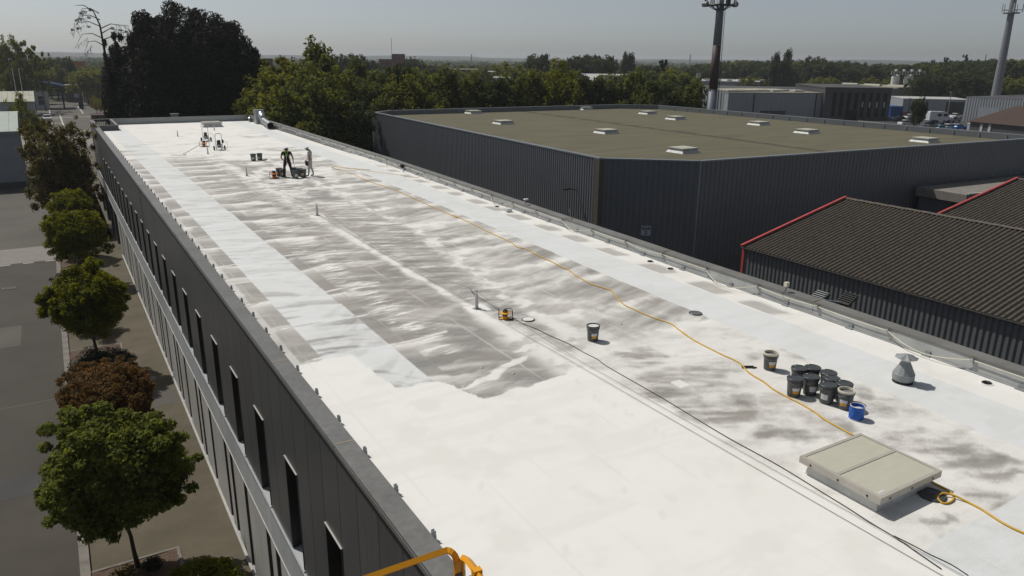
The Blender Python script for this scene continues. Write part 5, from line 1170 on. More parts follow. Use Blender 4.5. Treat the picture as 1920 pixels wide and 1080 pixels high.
def tow(P, lx, ly, lz, f): return (P[0]+lx*math.cos(f)-ly*math.sin(f), P[1]+lx*math.sin(f)+ly*math.cos(f), P[2]+lz)
lid.location = tow(pB, .29, .22, .66, fb); 
lid.rotation_euler = (0, R(80), fb)
hb = (MB().tube([tow(pA, .30, .2, .80, fa), tow(pA, .36, .24, .72, fa), tow(pA, .38, .25, .55, fa), tow(pA, .38, .26, .44, fa)], .008, 6).build('raised_handle', M_wire))
bpy.context.view_layer.update(); hb.parent = HB; hb.matrix_parent_inverse = HB.matrix_world.inverted()

# ------------------------------------------------------------------ LIFT BASKET at the bottom edge
def depth_pt(px, py, D): 
    d = ray(px, py); return Vector(CAM+d*(D/FPX))
lb_ = tag(empty('boom_lift', (0.4, 2.2, 0)), 'orange boom lift basket rail rising at the bottom edge beside the building', 'boom lift'); lo = Vector(lb_.location)
def lpz(mb, name, m, smooth=False):
    o = mb.build(name, m, smooth=smooth); o.parent = lb_; o.matrix_parent_inverse = Matrix.Translation(-lo); return o
Zr_ = 12.35
def GZ(px, py, z=Zr_): return Vector(G(px, py, z))
A0 = GZ(560, 1128); A1 = GZ(838, 1031.5)
def arc(a, c, b, n=6): return [a.lerp(c, t).lerp(c.lerp(b, t), t) for t in [k/n for k in range(n+1)]]
corner = GZ(857, 1036)
w_ = 0.040
def sqtube(pts, w=w_):
    mb = MB(); mb.tube(pts, w*0.62, 4); return mb
pts = [A0, A0.lerp(A1, .5), A0.lerp(A1, .95)]+arc(A1, corner, corner-Vector((0, 0, 0.10)), 6)+[corner-Vector((0, 0, 0.5)), corner-Vector((0, 0, 1.05))]
lpz(sqtube(pts), 'top_rail', M_lift, False)
B0 = GZ(866, 1033); B1 = GZ(960, 1170)
s2 = B0.copy(); s2.z -= 0.9
pts = [Vector((B0.x, B0.y, Zr_-1.05)), Vector((B0.x, B0.y, Zr_-.12))]+arc(Vector((B0.x, B0.y, Zr_-.10)), B0.copy(), B0.lerp(B1, .25), 5)+[B1]
lpz(sqtube(pts), 'top_rail', M_lift)
j0 = B0.lerp(B1, .30); lpz(MB().bar(j0, B0.lerp(B1, .36), .056, .056), 'rail_sleeve', M_lift)
lpz(MB().obox(corner.lerp(B0, .5)-Vector((0, 0, .17)), (1, 0.2, 0), (0, 1, 0), (0, 0, 1), .035, .02, .025), 'clamp', M_black)
lpz(MB().obox(j0-Vector((0.05, 0, .10)), (1, 0.2, 0), (0, 1, 0), (0, 0, 1), .035, .03, .05), 'clamp', M_black)
# rest of the basket below the picture edge
dA = (A0-A1).normalized(); dB = (B1-B0).normalized(); Lw, Ld = 2.0, 0.9
P0 = Vector((corner.x, corner.y, 0)); P1 = P0+Vector((dA.x, dA.y, 0)).normalized()*Lw; P3 = P0+Vector((dB.x, dB.y, 0)).normalized()*Ld; P2 = P1+(P3-P0)
for z in (Zr_-.55, Zr_-1.0):
    for a, b in ((P0, P1), (P1, P2), (P2, P3), (P3, P0)): lpz(MB().bar(Vector((a.x, a.y, z)), Vector((b.x, b.y, z)), .045), 'mid_rail', M_lift)
for a, b in ((P1, P2), (P2, P3)): lpz(MB().bar(Vector((a.x, a.y, Zr_)), Vector((b.x, b.y, Zr_)), .045), 'top_rail', M_lift)
for p in (P1, P2, P3): lpz(MB().bar(Vector((p.x, p.y, Zr_-1.05)), Vector((p.x, p.y, Zr_)), .045), 'post', M_lift)
lpz(MB().prism([tuple(p[:2]) for p in (P0, P1, P2, P3)][::1], Zr_-1.1, Zr_-1.03), 'platform_floor', M_galv_dull)
cm = (P0+P1+P2+P3)/4
lpz(MB().bar(Vector((cm.x, cm.y, Zr_-1.2)), Vector((0.6, -1.5, 7.0)), .28, .32), 'upper_boom', M_lift); lpz(MB().bar(Vector((0.6, -1.5, 7.0)), Vector((0.2, 1.4, 1.4)), .34, .4), 'lower_boom', M_lift)
lpz(MB().box(-0.85, 1.25, -0.2, 3.0, 0.55, 1.35), 'chassis', M_lift)
for x in (-0.95, 1.2):
    for y in (0.3, 2.5): lpz(MB().tube([(x-.12, y, .42), (x+.18, y, .42)], .42, 18), 'wheel', M_rubber)

# ------------------------------------------------------------------ TREES
def leaf_arrays(lobes, n, size, seed, up=0.25, shell=0.45, aspect=0.55, droop=0.0, spread=1.0, tip=0.0):
    g = np.random.default_rng(seed); L = np.array(lobes, float); w = (L[:, 3]*L[:, 4]*L[:, 5])**(2/3.); w /= w.sum()
    k = g.choice(len(L), n, p=w); d = g.normal(size=(n, 3)); d /= np.linalg.norm(d, axis=1)[:, None]
    rad = g.random(n)**shell; P = L[k, :3]+d*L[k, 3:6]*rad[:, None]
    nr = d*0.7+g.normal(size=(n, 3))*0.55+np.array([0, 0, up]); nr /= np.linalg.norm(nr, axis=1)[:, None]
    a = np.cross(nr, g.normal(size=(n, 3))); a /= np.linalg.norm(a, axis=1)[:, None]
    if tip: a = a*(1-tip)+np.array([0, 0, 1.0])*tip; a /= np.linalg.norm(a, axis=1)[:, None]
    b = np.cross(nr, a); s = size*(0.6+0.8*g.random(n)); a = a*s[:, None]*0.5; b = b*(s*aspect)[:, None]*0.5
    bend = nr*(s*0.12)[:, None]
    V = np.stack([P-a, P+b+bend, P+a, P-b+bend], 1).reshape(-1, 3)
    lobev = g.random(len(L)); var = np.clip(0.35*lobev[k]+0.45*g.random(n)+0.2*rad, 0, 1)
    return V, np.repeat(var, 4)
def leaf_mesh(name, m, arrs):
    V = np.concatenate([a[0] for a in arrs]); A = np.concatenate([a[1] for a in arrs]); nf = len(V)//4
    me = bpy.data.meshes.new(name); me.vertices.add(len(V)); me.vertices.foreach_set('co', V.ravel().astype(np.float32))
    me.loops.add(nf*4); me.loops.foreach_set('vertex_index', np.arange(nf*4, dtype=np.int32)); me.polygons.add(nf)
    me.polygons.foreach_set('loop_start', np.arange(0, nf*4, 4, dtype=np.int32)); me.polygons.foreach_set('loop_total', np.full(nf, 4, np.int32)); me.update(calc_edges=True)
    at = me.attributes.new('leafvar', 'FLOAT', 'POINT'); at.data.foreach_set('value', A.astype(np.float32)); me.materials.append(m); return me
def crown_lobes(seed, c, r, n, lr=(0.22, 0.36), inner=0.75, flat=0.8, gap=0.0, low=-0.75, wb=1.0):
    g = random.Random(seed); L = []
    while len(L) < n:
        d = Vector((g.gauss(0, 1), g.gauss(0, 1), g.gauss(0, 1))).normalized()
        if d.z < low: continue
        q = g.uniform(0.45, 1.0)**0.6*inner; s = g.uniform(*lr)
        wob = 1+wb*(0.22*math.sin(d.x*5+seed)+0.15*math.sin(d.y*7+seed*2)+0.12*math.sin(d.z*6+seed))
        L.append((c[0]+d.x*r[0]*q*wob, c[1]+d.y*r[1]*q*wob, c[2]+d.z*r[2]*q*wob, r[0]*s, r[1]*s, r[2]*s*flat))
    return L
def branches(seed, base, top, lobes, r, n, m, name='trunk'):
    g = random.Random(seed); mb = MB(); base = Vector(base); top = Vector(top)
    k = 7; pts = []
    for i in range(k+1):
        f = i/k; q = base.lerp(top, f); q.x += g.uniform(-1, 1)*r*0.6*(f > 0); q.y += g.uniform(-1, 1)*r*0.6*(f > 0); pts.append(q)
    mb.tube(pts, [r*(1.25 if i == 0 else 1-0.75*i/k) for i in range(k+1)], 9)
    for L in g.sample(lobes, min(n, len(lobes))):
        f = g.uniform(.35, .9); i = f*k; a = pts[int(i)].lerp(pts[min(int(i)+1, k)], i-int(i)); e = Vector(L[:3]); mid = a.lerp(e, .5)+Vector((g.uniform(-.1, .1), g.uniform(-.1, .1), (e-a).length*.12))
        rr = r*(1-0.75*f)*0.6; mb.tube([a, mid, e], [rr, rr*.6, rr*.2], 6)
    return mb.mesh(name, m, True)
LM = dict(
 vivid=leafmat('vivid_green_leaves', (0.034, 0.050, 0.014), (0.225, 0.260, 0.060), 0.48),
 fresh=leafmat('fresh_green_leaves', (0.055, 0.072, 0.010), (0.205, 0.215, 0.028), 0.5),
 red=leafmat('reddish_green_leaves', (0.052, 0.050, 0.016), (0.205, 0.120, 0.048), 0.42),
 olive=leafmat('olive_brown_leaves', (0.055, 0.052, 0.016), (0.190, 0.165, 0.050), 0.45),
 purple=leafmat('dark_purple_leaves', (0.018, 0.010, 0.010), (0.05, 0.032, 0.028), 0.25),
 sage=leafmat('grey_green_leaves', (0.024, 0.034, 0.022), (0.055, 0.068, 0.045), 0.2),
 pine=leafmat('very_dark_conifer_needles', (0.009, 0.012, 0.007), (0.026, 0.030, 0.014), 0.10),
 mid=leafmat('mid_green_foliage', (0.050, 0.066, 0.018), (0.150, 0.170, 0.042), 0.46),
 mid2=leafmat('yellowish_green_foliage', (0.080, 0.094, 0.020), (0.200, 0.210, 0.045), 0.48),
 dark=leafmat('dark_green_foliage', (0.030, 0.044, 0.018), (0.085, 0.105, 0.038), 0.38),
 yellow=leafmat('yellow_hedge_leaves', (0.10, 0.10, 0.010), (0.26, 0.23, 0.02), 0.35))
def tree(name, label, cat, x, y, h, r, lm, seed, n, size, trunk=0.09, clear=1.2, nl=60, group=None, lr=(.2, .32), flat=.8, nb=26, bark=None, inner=.8, lean=(0, 0), low=-.75, wb=0.75, **kw):
    t = tag(empty(name, (x, y, 0.0)), label, cat, group)
    cz = clear+(h-clear)/2; lob = crown_lobes(seed, (lean[0], lean[1], cz), (r[0], r[1], (h-clear)/2), nl, lr, inner, flat, low=low, wb=wb)
    inst('trunk', branches(seed, (0, 0, 0), (lean[0], lean[1], cz+.25*(h-clear)), lob, trunk, nb, bark or M_bark), t)
    lob2 = lob+[(lean[0], lean[1], cz, r[0]*.93, r[1]*.93, (h-clear)/2*.93)]*(2 if lm not in ('purple',) else 0)
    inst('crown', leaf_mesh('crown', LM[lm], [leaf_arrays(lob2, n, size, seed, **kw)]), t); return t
# street trees between road and building (nearest first)
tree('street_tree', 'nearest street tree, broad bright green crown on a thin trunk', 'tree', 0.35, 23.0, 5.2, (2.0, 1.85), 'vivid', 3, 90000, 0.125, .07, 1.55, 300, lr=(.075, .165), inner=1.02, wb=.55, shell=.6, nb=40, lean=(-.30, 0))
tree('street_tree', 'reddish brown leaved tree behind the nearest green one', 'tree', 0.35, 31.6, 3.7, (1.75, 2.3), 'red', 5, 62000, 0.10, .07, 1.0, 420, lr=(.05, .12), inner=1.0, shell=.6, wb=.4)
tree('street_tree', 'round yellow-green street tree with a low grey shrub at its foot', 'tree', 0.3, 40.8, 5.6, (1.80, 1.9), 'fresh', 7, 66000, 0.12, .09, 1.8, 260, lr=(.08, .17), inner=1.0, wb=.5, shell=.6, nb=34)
tree('shrub', 'low grey-green shrub under the round yellow-green tree', 'shrub', 0.4, 40.2, 1.35, (1.55, 1.7), 'sage', 9, 9000, 0.09, .05, .05, 40, nb=8)
tree('shrub', 'sparse purple-leaved shrub with bare twigs reaching over the road', 'shrub', 0.05, 51.5, 3.3, (1.6, 2.2), 'purple', 13, 5200, 0.12, .08, .4, 46, nb=44, lr=(.12, .22))
tree('shrub', 'bushy dark purple shrub with a bright green bush beside it', 'shrub', 0.5, 47.6, 2.3, (1.2, 1.8), 'purple', 14, 9000, 0.12, .06, .1, 40, nb=14)
tree('shrub', 'small bright green bush beside the purple shrub', 'shrub', 1.35, 53.6, 2.1, (.75, .9), 'fresh', 15, 5000, 0.13, .05, .1, 26, nb=8)
tree('street_tree', 'dense yellow-green tree, middle one of the road row, flattened crown', 'tree', 0.35, 58.0, 5.4, (1.95, 2.1), 'fresh', 17, 32000, 0.14, .09, 1.7, 220, lr=(.08, .17), inner=1.0, wb=.5, shell=.6)
tree('street_tree', 'smaller yellow-green tree just in front of the tall loose brown tree', 'tree', 0.35, 67.3, 5.6, (1.65, 1.8), 'fresh', 19, 26000, 0.15, .09, 1.4, 200, lr=(.08, .17), inner=1.0, wb=.5, shell=.6)
tree('street_tree', 'tall loose brownish olive tree at the far end of the road row', 'tree', 0.1, 79.0, 9.9, (2.9, 2.8), 'olive', 23, 30000, 0.20, .14, .8, 260, lr=(.06, .13), inner=1.05, nb=80, shell=.6)
tree('shrub', 'broad-leaved green shrub at the bottom edge by the building wall', 'shrub', 1.75, 20.2, 1.45, (1.25, 1.0), 'fresh', 29, 5000, 0.16, .04, .05, 36, nb=16, aspect=.38)
tree('shrub', 'small dry shrub in the mulch bed beside the nearest tree trunk', 'shrub', -0.1, 22.6, 0.5, (.42, .4), 'olive', 31, 900, 0.06, .02, .02, 14, nb=10)
tree('shrub', 'small green plant at the foot of the nearest tree', 'shrub', 0.75, 22.7, 0.45, (.35, .3), 'sage', 33, 800, 0.08, .02, .02, 14, nb=8)
# big dark pines behind the roof
def pine(x, y, h, r, seed, n, label, nl=130, lm='pine', name='pine_tree', clear=2.0, size=.55, lr=(.09, .17), **kw):
    return tree(name, label, 'pine tree' if 'pine' in name else 'tree', x, y, h, r, lm, seed, n, size, .45, clear, nl, lr=lr, inner=.92, nb=40, bark=M_darkbark, aspect=.30, tip=.35, shell=.4, **kw)
pine(16.8, 107, 21.9, (9.3, 8.0), 41, 120000, 'massive dark pine with domed top behind the white roof', 420, clear=0.5, lr=(.08, .14), wb=.28)
pine(22.6, 108, 17.5, (3.6, 6), 43, 36000, 'right shoulder of dark pine leaning towards the green tree belt', 160, clear=.5)
pine(11.9, 105, 18.6, (3.6, 5.0), 47, 40000, 'dark pine filling the left side of the massive pine', 190, clear=.5)
pine(9.4, 116, 17.2, (3.5, 4.0), 53, 34000, 'dark cedar left of the massive pine, lower ragged crown', 260, clear=.5, lr=(.06, .11), wb=.8, name='cedar_tree')
# bare arching leader above the cedar
t = tag(empty('dead_treetop', (7.2, 114.0, 0)), 'thin bent treetop with drooping bare boughs above the dark cedar', 'tree')
mb = MB(); mb.tube([(0, 0, 4), (0.1, 0, 10), (0.0, 0, 16.5), (-.1, 0, 19), (-.6, 0, 20.6), (-1.6, 0, 21.3), (-2.6, 0, 21.25)], [.22, .2, .14, .1, .07, .05, .02], 7)
g_ = random.Random(4)
for (z, dx, dr) in ((20.4, -2.6, -.9), (19.6, -3.0, -.6), (18.8, -3.6, -1.0), (18.0, 2.6, .1), (18.6, 3.2, .4), (17.4, -3.2, -1.2), (17.2, 3.8, -.2), (16.5, -2.4, -1.2)):
    a = Vector((0, 0, z)); pts = [a, a+Vector((dx*.35, g_.uniform(-.5, .5), .55)), a+Vector((dx*.7, g_.uniform(-.5, .5), .45)), a+Vector((dx, g_.uniform(-.5, .5), dr))]; mb.tube(pts, [.07, .05, .035, .012], 5)
    for k in range(9):
        f = .3+.7*k/9; q = Vector(pts[1]).lerp(Vector(pts[3]), f); mb.tube([q, q+Vector((g_.uniform(-.4, .4), g_.uniform(-.4, .4), -g_.uniform(.3, .9)))], [.03, .01], 4)
mb.build('trunk', M_darkbark, t)
lob = [(dx*f, (f-.6)*.9, z+.25-.5*f*f, .32, .4, .16) for (z, dx) in ((20.6, -2), (19.7, -2.6), (18.6, -3.2), (18.5, 2.8), (17.6, 3.0)) for f in (.45, .8, 1)]
inst('crown', leaf_mesh('crown', LM['pine'], [leaf_arrays(lob, 700, .22, 3, aspect=.25)]), t)

# ------------------------------------------------------------------ MIDDLE-DISTANCE TREES (shared crowns, each tree its own object)
def variant(lm, seed, n, size, kind='round', **kw):
    if kind == 'round': lob = crown_lobes(seed, (0, 0, .58), (.40, .40, .42), 130, (.09, .20), .95, .85, wb=.7)+[(0, 0, .58, .36, .36, .38)]
    elif kind == 'tall': lob = crown_lobes(seed, (0, 0, .54), (.25, .25, .46), 130, (.11, .22), .95, 1.0, wb=.5)+[(0, 0, .54, .22, .22, .42)]
    elif kind == 'poplar': lob = crown_lobes(seed, (0, 0, .54), (.12, .12, .47), 40, (.3, .45), .85, .8)
    elif kind == 'cedar':
        g = random.Random(seed); lob = []
        for k in range(60):
            f = g.random(); a = g.uniform(0, 6.28); rr = .34*(1-f*.8)*g.uniform(.3, 1); lob.append((rr*math.cos(a), rr*math.sin(a), .18+.78*f, .11*(1.15-f), .11*(1.15-f), .03))
    else: lob = crown_lobes(seed, (0, 0, .62), (.34, .34, .38), 40, (.08, .16), .95, .7)
    base = branches(seed, (0, 0, 0), (0, 0, .75), lob, .018, 12 if kind != 'sparse' else 40, M_darkbark)
    return base, leaf_mesh('crown', LM[lm], [leaf_arrays(lob, n, size, seed, **kw)])
V = {}
for nm, a in dict(mid1=('mid', 101, 9000, .036), mid2=('mid2', 102, 9000, .036), mid3=('mid', 103, 9000, .036, 'tall'), mid4=('mid2', 104, 7000, .036, 'tall'), dk1=('dark', 105, 9000, .038), dk2=('dark', 106, 8000, .038, 'tall'),
                  sp1=('mid2', 107, 3200, .034, 'sparse'), ced=('pine', 108, 7000, .04, 'cedar'), pop=('dark', 109, 4500, .04, 'poplar'), fr1=('fresh', 110, 7000, .036), dk3=('dark', 111, 3500, .06), md3=('mid', 112, 3500, .06), fr3=('mid2', 113, 3500, .06)).items(): V[nm] = variant(*a)
def mtree(v, x, y, h, w=1.0, label='', group=None, name='tree'):
    t = tag(empty(name, (x, y, 0), rnd.uniform(0, 6.28)), label, 'tree', group); t.scale = (h*w, h*w, h)
    inst('trunk', V[v][0], t); inst('crown', V[v][1], t); return t
def at_px(v, px, top, D, w=1.0, label='leafy tree in the tree belt behind the gravel-roofed warehouse', group='trees in the belt behind the warehouse', name='tree'):
    p = rng(px, top, D); return mtree(v, p[0], p[1], max(3.0, p[2]), w, label, group, name)
belt = [('mid4', 500, 128, 98, 1.1), ('mid2', 524, 128, 100, .9), ('sp1', 545, 94, 112, 1.0), ('sp1', 562, 90, 114, .9), ('mid4', 552, 106, 110, .9), ('mid3', 594, 86, 108, 1.0), ('mid1', 572, 122, 100, .8), ('mid2', 625, 126, 104, .8), ('mid1', 560, 150, 93, 1.0), ('mid4', 610, 160, 92, 1.0), ('mid2', 520, 165, 91, 1.0),
        ('mid1', 655, 138, 106, .9), ('mid3', 680, 120, 118, .9), ('dk1', 729, 114, 110, .75), ('mid1', 705, 140, 107, .9), ('mid2', 752, 142, 105, .9), ('mid1', 790, 134, 110, .9), ('mid4', 818, 138, 104, .95), ('mid3', 850, 134, 112, 1.0), ('mid1', 880, 138, 108, .9),
        ('dk1', 905, 141, 103, .9), ('dk2', 925, 146, 100, 1.0), ('mid1', 955, 140, 106, .85), ('mid3', 985, 143, 103, 1.0), ('mid2', 1018, 138, 108, .8), ('fr1', 1045, 126, 118, .8), ('mid2', 1075, 137, 112, .8), ('dk1', 1098, 136, 108, .85), ('mid1', 1130, 146, 107, .85),
        ('dk2', 1156, 152, 106, .9), ('mid3', 1184, 139, 108, .95), ('mid1', 1212, 156, 106, .8), ('dk1', 1254, 146, 113, .85), ('mid1', 1230, 162, 107, .8), ('mid3', 1296, 162, 112, .9), ('mid1', 1275, 168, 108, .8), ('dk1', 648, 165, 102, .9), ('dk1', 632, 180, 94, .9), ('mid1', 580, 185, 91, 1.0), ('dk2', 690, 168, 106, .9),
        ('mid1', 740, 165, 108, .9), ('dk1', 800, 160, 109, .9), ('mid2', 860, 158, 112, .9), ('mid1', 1000, 165, 113, .9), ('dk1', 1060, 165, 118, .8), ('mid1', 1110, 168, 118, .8), ('dk1', 940, 165, 112, .9)]
LOOK = dict(mid1='round mid-green', mid2='round yellow-green', mid3='tall mid-green', mid4='tall yellow-green', sp1='feathery pale', dk1='dark round', dk2='dark tall', fr1='bright green')
for row, (d0, d1) in (('front', (0, 99.5)), ('second', (99.5, 104.5)), ('third', (104.5, 110)), ('back', (110, 200))):
    sel = sorted([b_ for b_ in belt if d0 <= b_[3] < d1], key=lambda b_: b_[1]); cnt_ = {}
    for v, px, tp, D, w in sel:
        if px > 640: D = max(D, float(np.interp(px, [640, 700, 735, 1000, 1165, 1320], [97, 101, 103, 119, 122, 117]))+(D % 5))
        k = LOOK[v]; cnt_[k] = cnt_.get(k, 0)+1; o_ = ['first', 'second', 'third', 'fourth', 'fifth', 'sixth', 'seventh', 'eighth', 'ninth'][cnt_[k]-1]
        at_px(v, px, tp, D, w, f'{k} tree, {o_} such from the left in the {row} row of the belt')
far_named = [('dk3', 1012, 99, 300, .95, 'big dark round tree standing above the tree belt right of centre'), ('fr3', 945, 116, 260, .9, 'bright green tree left of the big dark round one'), ('fr3', 970, 120, 255, .8, 'smaller bright green tree touching the big dark round one'),
 ('dk3', 1078, 103, 290, .9, 'left one of three merged dark crowns in front of the horizon'), ('dk3', 1100, 101, 300, .9, 'middle one of three merged dark crowns in front of the horizon'), ('dk3', 1128, 101, 290, .9, 'right one of three merged dark crowns in front of the horizon'),
 ('dk2', 1146, 105, 330, .8, 'slim dark tree right of the three merged crowns'), ('pop', 1172, 99, 360, 1.3, 'left poplar of the pair right of the merged crowns'), ('pop', 1181, 100, 362, 1.3, 'right poplar of the pair right of the merged crowns'),
 ('ced', 1246, 110, 250, 1.15, 'dark cedar with level boughs left of the big mast'), ('dk3', 645, 99, 290, .75, 'dark rounded tree on the horizon left of the brick building'), ('dk3', 669, 100, 295, .8, 'second rounded tree on the horizon left of the brick building'), ('dk3', 700, 112, 300, .9, 'low dark tree touching the left end of the brick building'),
 ('dk2', 761, 109, 330, .5, 'narrow dark conifer in front of the brick building'), ('dk2', 775, 106, 335, .9, 'dark tree right of the narrow conifer by the brick building'), ('dk2', 790, 111, 330, .7, 'small dark tree at the right end of the brick building'),
 ('pop', 1455, 99, 330, .95, 'left and lower of the two tall poplars behind the dark office block'), ('pop', 1477, 93, 330, .95, 'right and taller of the two tall poplars behind the dark office block'), ('dk3', 1530, 104, 420, .9, 'light-topped tree rising over the wood right of the poplars'),
 ('dk3', 1727, 140, 300, 1.0, 'broad dark tree right of the white silos'), ('dk3', 1752, 133, 310, 1.0, 'second broad dark tree right of the white silos'), ('dk3', 1810, 128, 320, 1.3, 'massive dark tree left of the far grey mast'), ('dk3', 1840, 138, 315, 1.0, 'dark tree just left of the far grey mast'), ('fr3', 1780, 146, 330, .9, 'yellow-green tree between the two massive dark ones'),
 ('dk2', 1727, 181, 205, .95, 'slender leafy tree standing in the car park'), ('ced', 1774, 106, 480, .9, 'spiky dark conifer on the right skyline'), ('ced', 1812, 101, 490, .9, 'tallest spiky conifer on the right skyline'), ('ced', 1751, 111, 480, .8, 'small spiky conifer on the right skyline'),
 ('fr3', 1888, 145, 330, 1.1, 'pale green rounded tree right of the far mast'), ('fr3', 1915, 148, 335, 1.1, 'pale green tree at the right picture edge'),
 ('mid2', 12, 68, 246, .55, 'leafy tree at the left picture edge with bare boughs beside it'), ('sp1', 42, 66, 250, .6, 'half bare tree with thin upright twigs near the left edge'), ('sp1', 66, 88, 256, .5, 'yellow-green leaning boughs right of the half bare tree'), ('dk3', 85, 106, 330, .9, 'round dark tree on the left horizon'), ('dk3', 112, 106, 340, .9, 'second round dark tree on the left horizon'), ('mid1', 110, 122, 312, .5, 'mid green tree in front of the long white building'),
 ('dk2', 128, 106, 335, .4, 'thin dark conifer beside the orange building'), ('mid1', 22, 118, 240, .6, 'dense green tree behind the flag poles')]
for v, px, tp, D, w, lab in far_named: at_px(v, px, tp, D, w, lab, None)
# bush by the pale sheds, yellow hedge
at_px('fr1', 33, 182, 150, .6, 'bright green bushy tree between the two pale sheds', None); at_px('mid1', 62, 208, 140, .42, 'dark green bush behind the near pale shed corner', None)
for px, lab in ((182, 'left'), (190, 'right')):
    p = G(px, 212 if px < 185 else 216); mtree('fr1', p[0], p[1], 4.2, 1.0, '', None); 
    h_ = bpy.data.objects[-1] if False else None
hed = [o for o in bpy.data.objects if o.get('label') == '' or (o.get('category') == 'tree' and 'label' not in o)]
for i, o in enumerate(hed):
    o['label'] = ('larger', 'smaller')[i % 2]+' yellow bush at the road edge before the dark cedar'; o['category'] = 'bush'; o.name = 'bush'
    for c_ in o.children:
        if c_.name.startswith('crown'): c_.data = c_.data.copy(); c_.data.materials.clear(); c_.data.materials.append(LM['yellow'])
# wood along the right skyline, individual crowns
cnt = 0
for D in (380, 420, 470, 530):
    for px in range(1285, 1930, 15):
        if rnd.random() < .22: continue
        q = px+rnd.uniform(-7, 7); tp = np.interp(q, [1285, 1340, 1400, 1440, 1560, 1640, 1700, 1760, 1820, 1920], [119, 113, 110, 111, 111, 117, 115, 113, 110, 108])+rnd.uniform(-1, 6)+(530-D)*0.03
        at_px(rnd.choice(['dk3', 'dk3', 'md3', 'dk3']), q, tp, D+rnd.uniform(-18, 18), rnd.uniform(.9, 1.25), 'dark leafy tree in the wood along the right skyline', 'trees of the wood on the right skyline'); cnt += 1
for k in range(34):
    q = rnd.uniform(1285, 1920); at_px('fr3', q, rnd.uniform(143, 152), rnd.uniform(330, 365), rnd.uniform(.9, 1.3), 'light green tree at the foot of the right-hand wood', 'light green trees before the wood')
for k in range(85):
    D = rnd.uniform(170, 420); q = rnd.uniform(480, 1290)
    p = rng(q, 130, D); at_px(rnd.choice(['dk3', 'md3', 'fr3', 'md3']), q, np.interp(D, [170, 420], [134, 121])+rnd.uniform(-4, 7), D, rnd.uniform(.8, 1.2), 'tree among the roofs on the plain beyond the tree belt', 'trees scattered over the plain')
for k in range(26):
    D = rnd.uniform(280, 420); q = rnd.uniform(0, 230); at_px(rnd.choice(['dk3', 'md3', 'fr3']), q, rnd.uniform(120, 132), D, rnd.uniform(.8, 1.2), 'tree among the buildings far down the left road', 'trees far down the left road')
# far off woods as one mass
g_ = np.random.default_rng(77); lobes = []
for k in range(1500):
    D = 420+2600*g_.random()**1.3; px = g_.uniform(-120, 2040); d = ray(px, 110)[:2]; d = d/np.hypot(*d); h = g_.uniform(7, 12.5); w = g_.uniform(6, 16)
    if math.hypot(d[0]*D-250, d[1]*D-230) < 120: continue
    lobes.append((d[0]*D, d[1]*D, h*.55, w, w, h*.45))
V1, A1_ = leaf_arrays(lobes, 90000, 3.2, 5, up=.5, shell=.3, aspect=.8)
o = inst('distant_woods', leaf_mesh('distant_woods', LM['dark'], [(V1, A1_)])); tag(o, 'far off hedges and woods covering the plain to the horizon', 'woodland', kind='stuff')

# ------------------------------------------------------------------ BUILDINGS
def facing(a, b): d = Vector((b[0]-a[0], b[1]-a[1])); return d.length, d.normalized()
def block(name, label, a, b, depth, h, wall, roof, cat='building', roof_over=.25, parapet=.35):
    """flat block; front face runs a->b (left to right as seen), body lies behind it"""
    L, d = facing(a, b); t = tag(empty(name, (a[0], a[1], 0), math.atan2(d.y, d.x)), label, cat)
    MB().box(0, L, 0, depth, 0, h).build('wall', wall, t)
    MB().box(-.1, L+.1, -.1, depth+.1, h+.004, h+.2).build('roof', roof, t)
    return t, L
M_white_wall = mat('off_white_render', (0.42, 0.43, 0.44), .8, .08, .6); M_bluegrey = mat('blue_grey_render', (0.29, 0.31, 0.34), .8, .10, .8)
M_lightsheet = mat('light_grey_sheet', (0.30, 0.32, 0.34), .5, .06, .3); M_darkblock = mat('dark_brown_grey_cladding', (0.075, 0.072, 0.072), .6, .08, .5)
M_brick = mat('red_brick', (0.19, 0.062, 0.045), .9, .12, .5); M_roofbeige = mat('beige_bitumen_roof', (0.30, 0.28, 0.22), .9, .15, .3); M_roofwhite = mat('pale_metal_roof', (0.46, 0.47, 0.46), .6, .08, .3); M_roofdark = mat('dark_flat_roof', (0.07, 0.07, 0.075), .85, .2, .2)
M_orangewall = mat('orange_render', (0.42, 0.13, 0.03), .8, .06, .6); M_tile = mat('brown_roof_tiles', (0.065, 0.042, 0.034), .9, .3, 2.5); M_mint = mat('pale_mint_roof_sheet', (0.34, 0.40, 0.35), .5, .10, 1.2); M_cremeroof = mat('pale_yellow_roof_sheet', (0.36, 0.36, 0.28), .6, .10, 1.2)
M_tarp = mat('dark_blue_canopy', (0.008, 0.025, 0.07), .8, .15, .5, spec=.1); M_silo = mat('white_silo_paint', (0.62, 0.62, 0.60), .5, .08, .6)
def windows(t, rects, y=-0.03, m=M_glass, dep=.12):
    for (x0, x1, z0, z1) in rects:
        w = MB().box(x0-.06, x1+.06, y-.02, y+dep, z0-.06, z1+.06).build('window', M_frame, t); MB().box(x0, x1, y-.045, y-.022, z0, z1).build('pane', m, w)
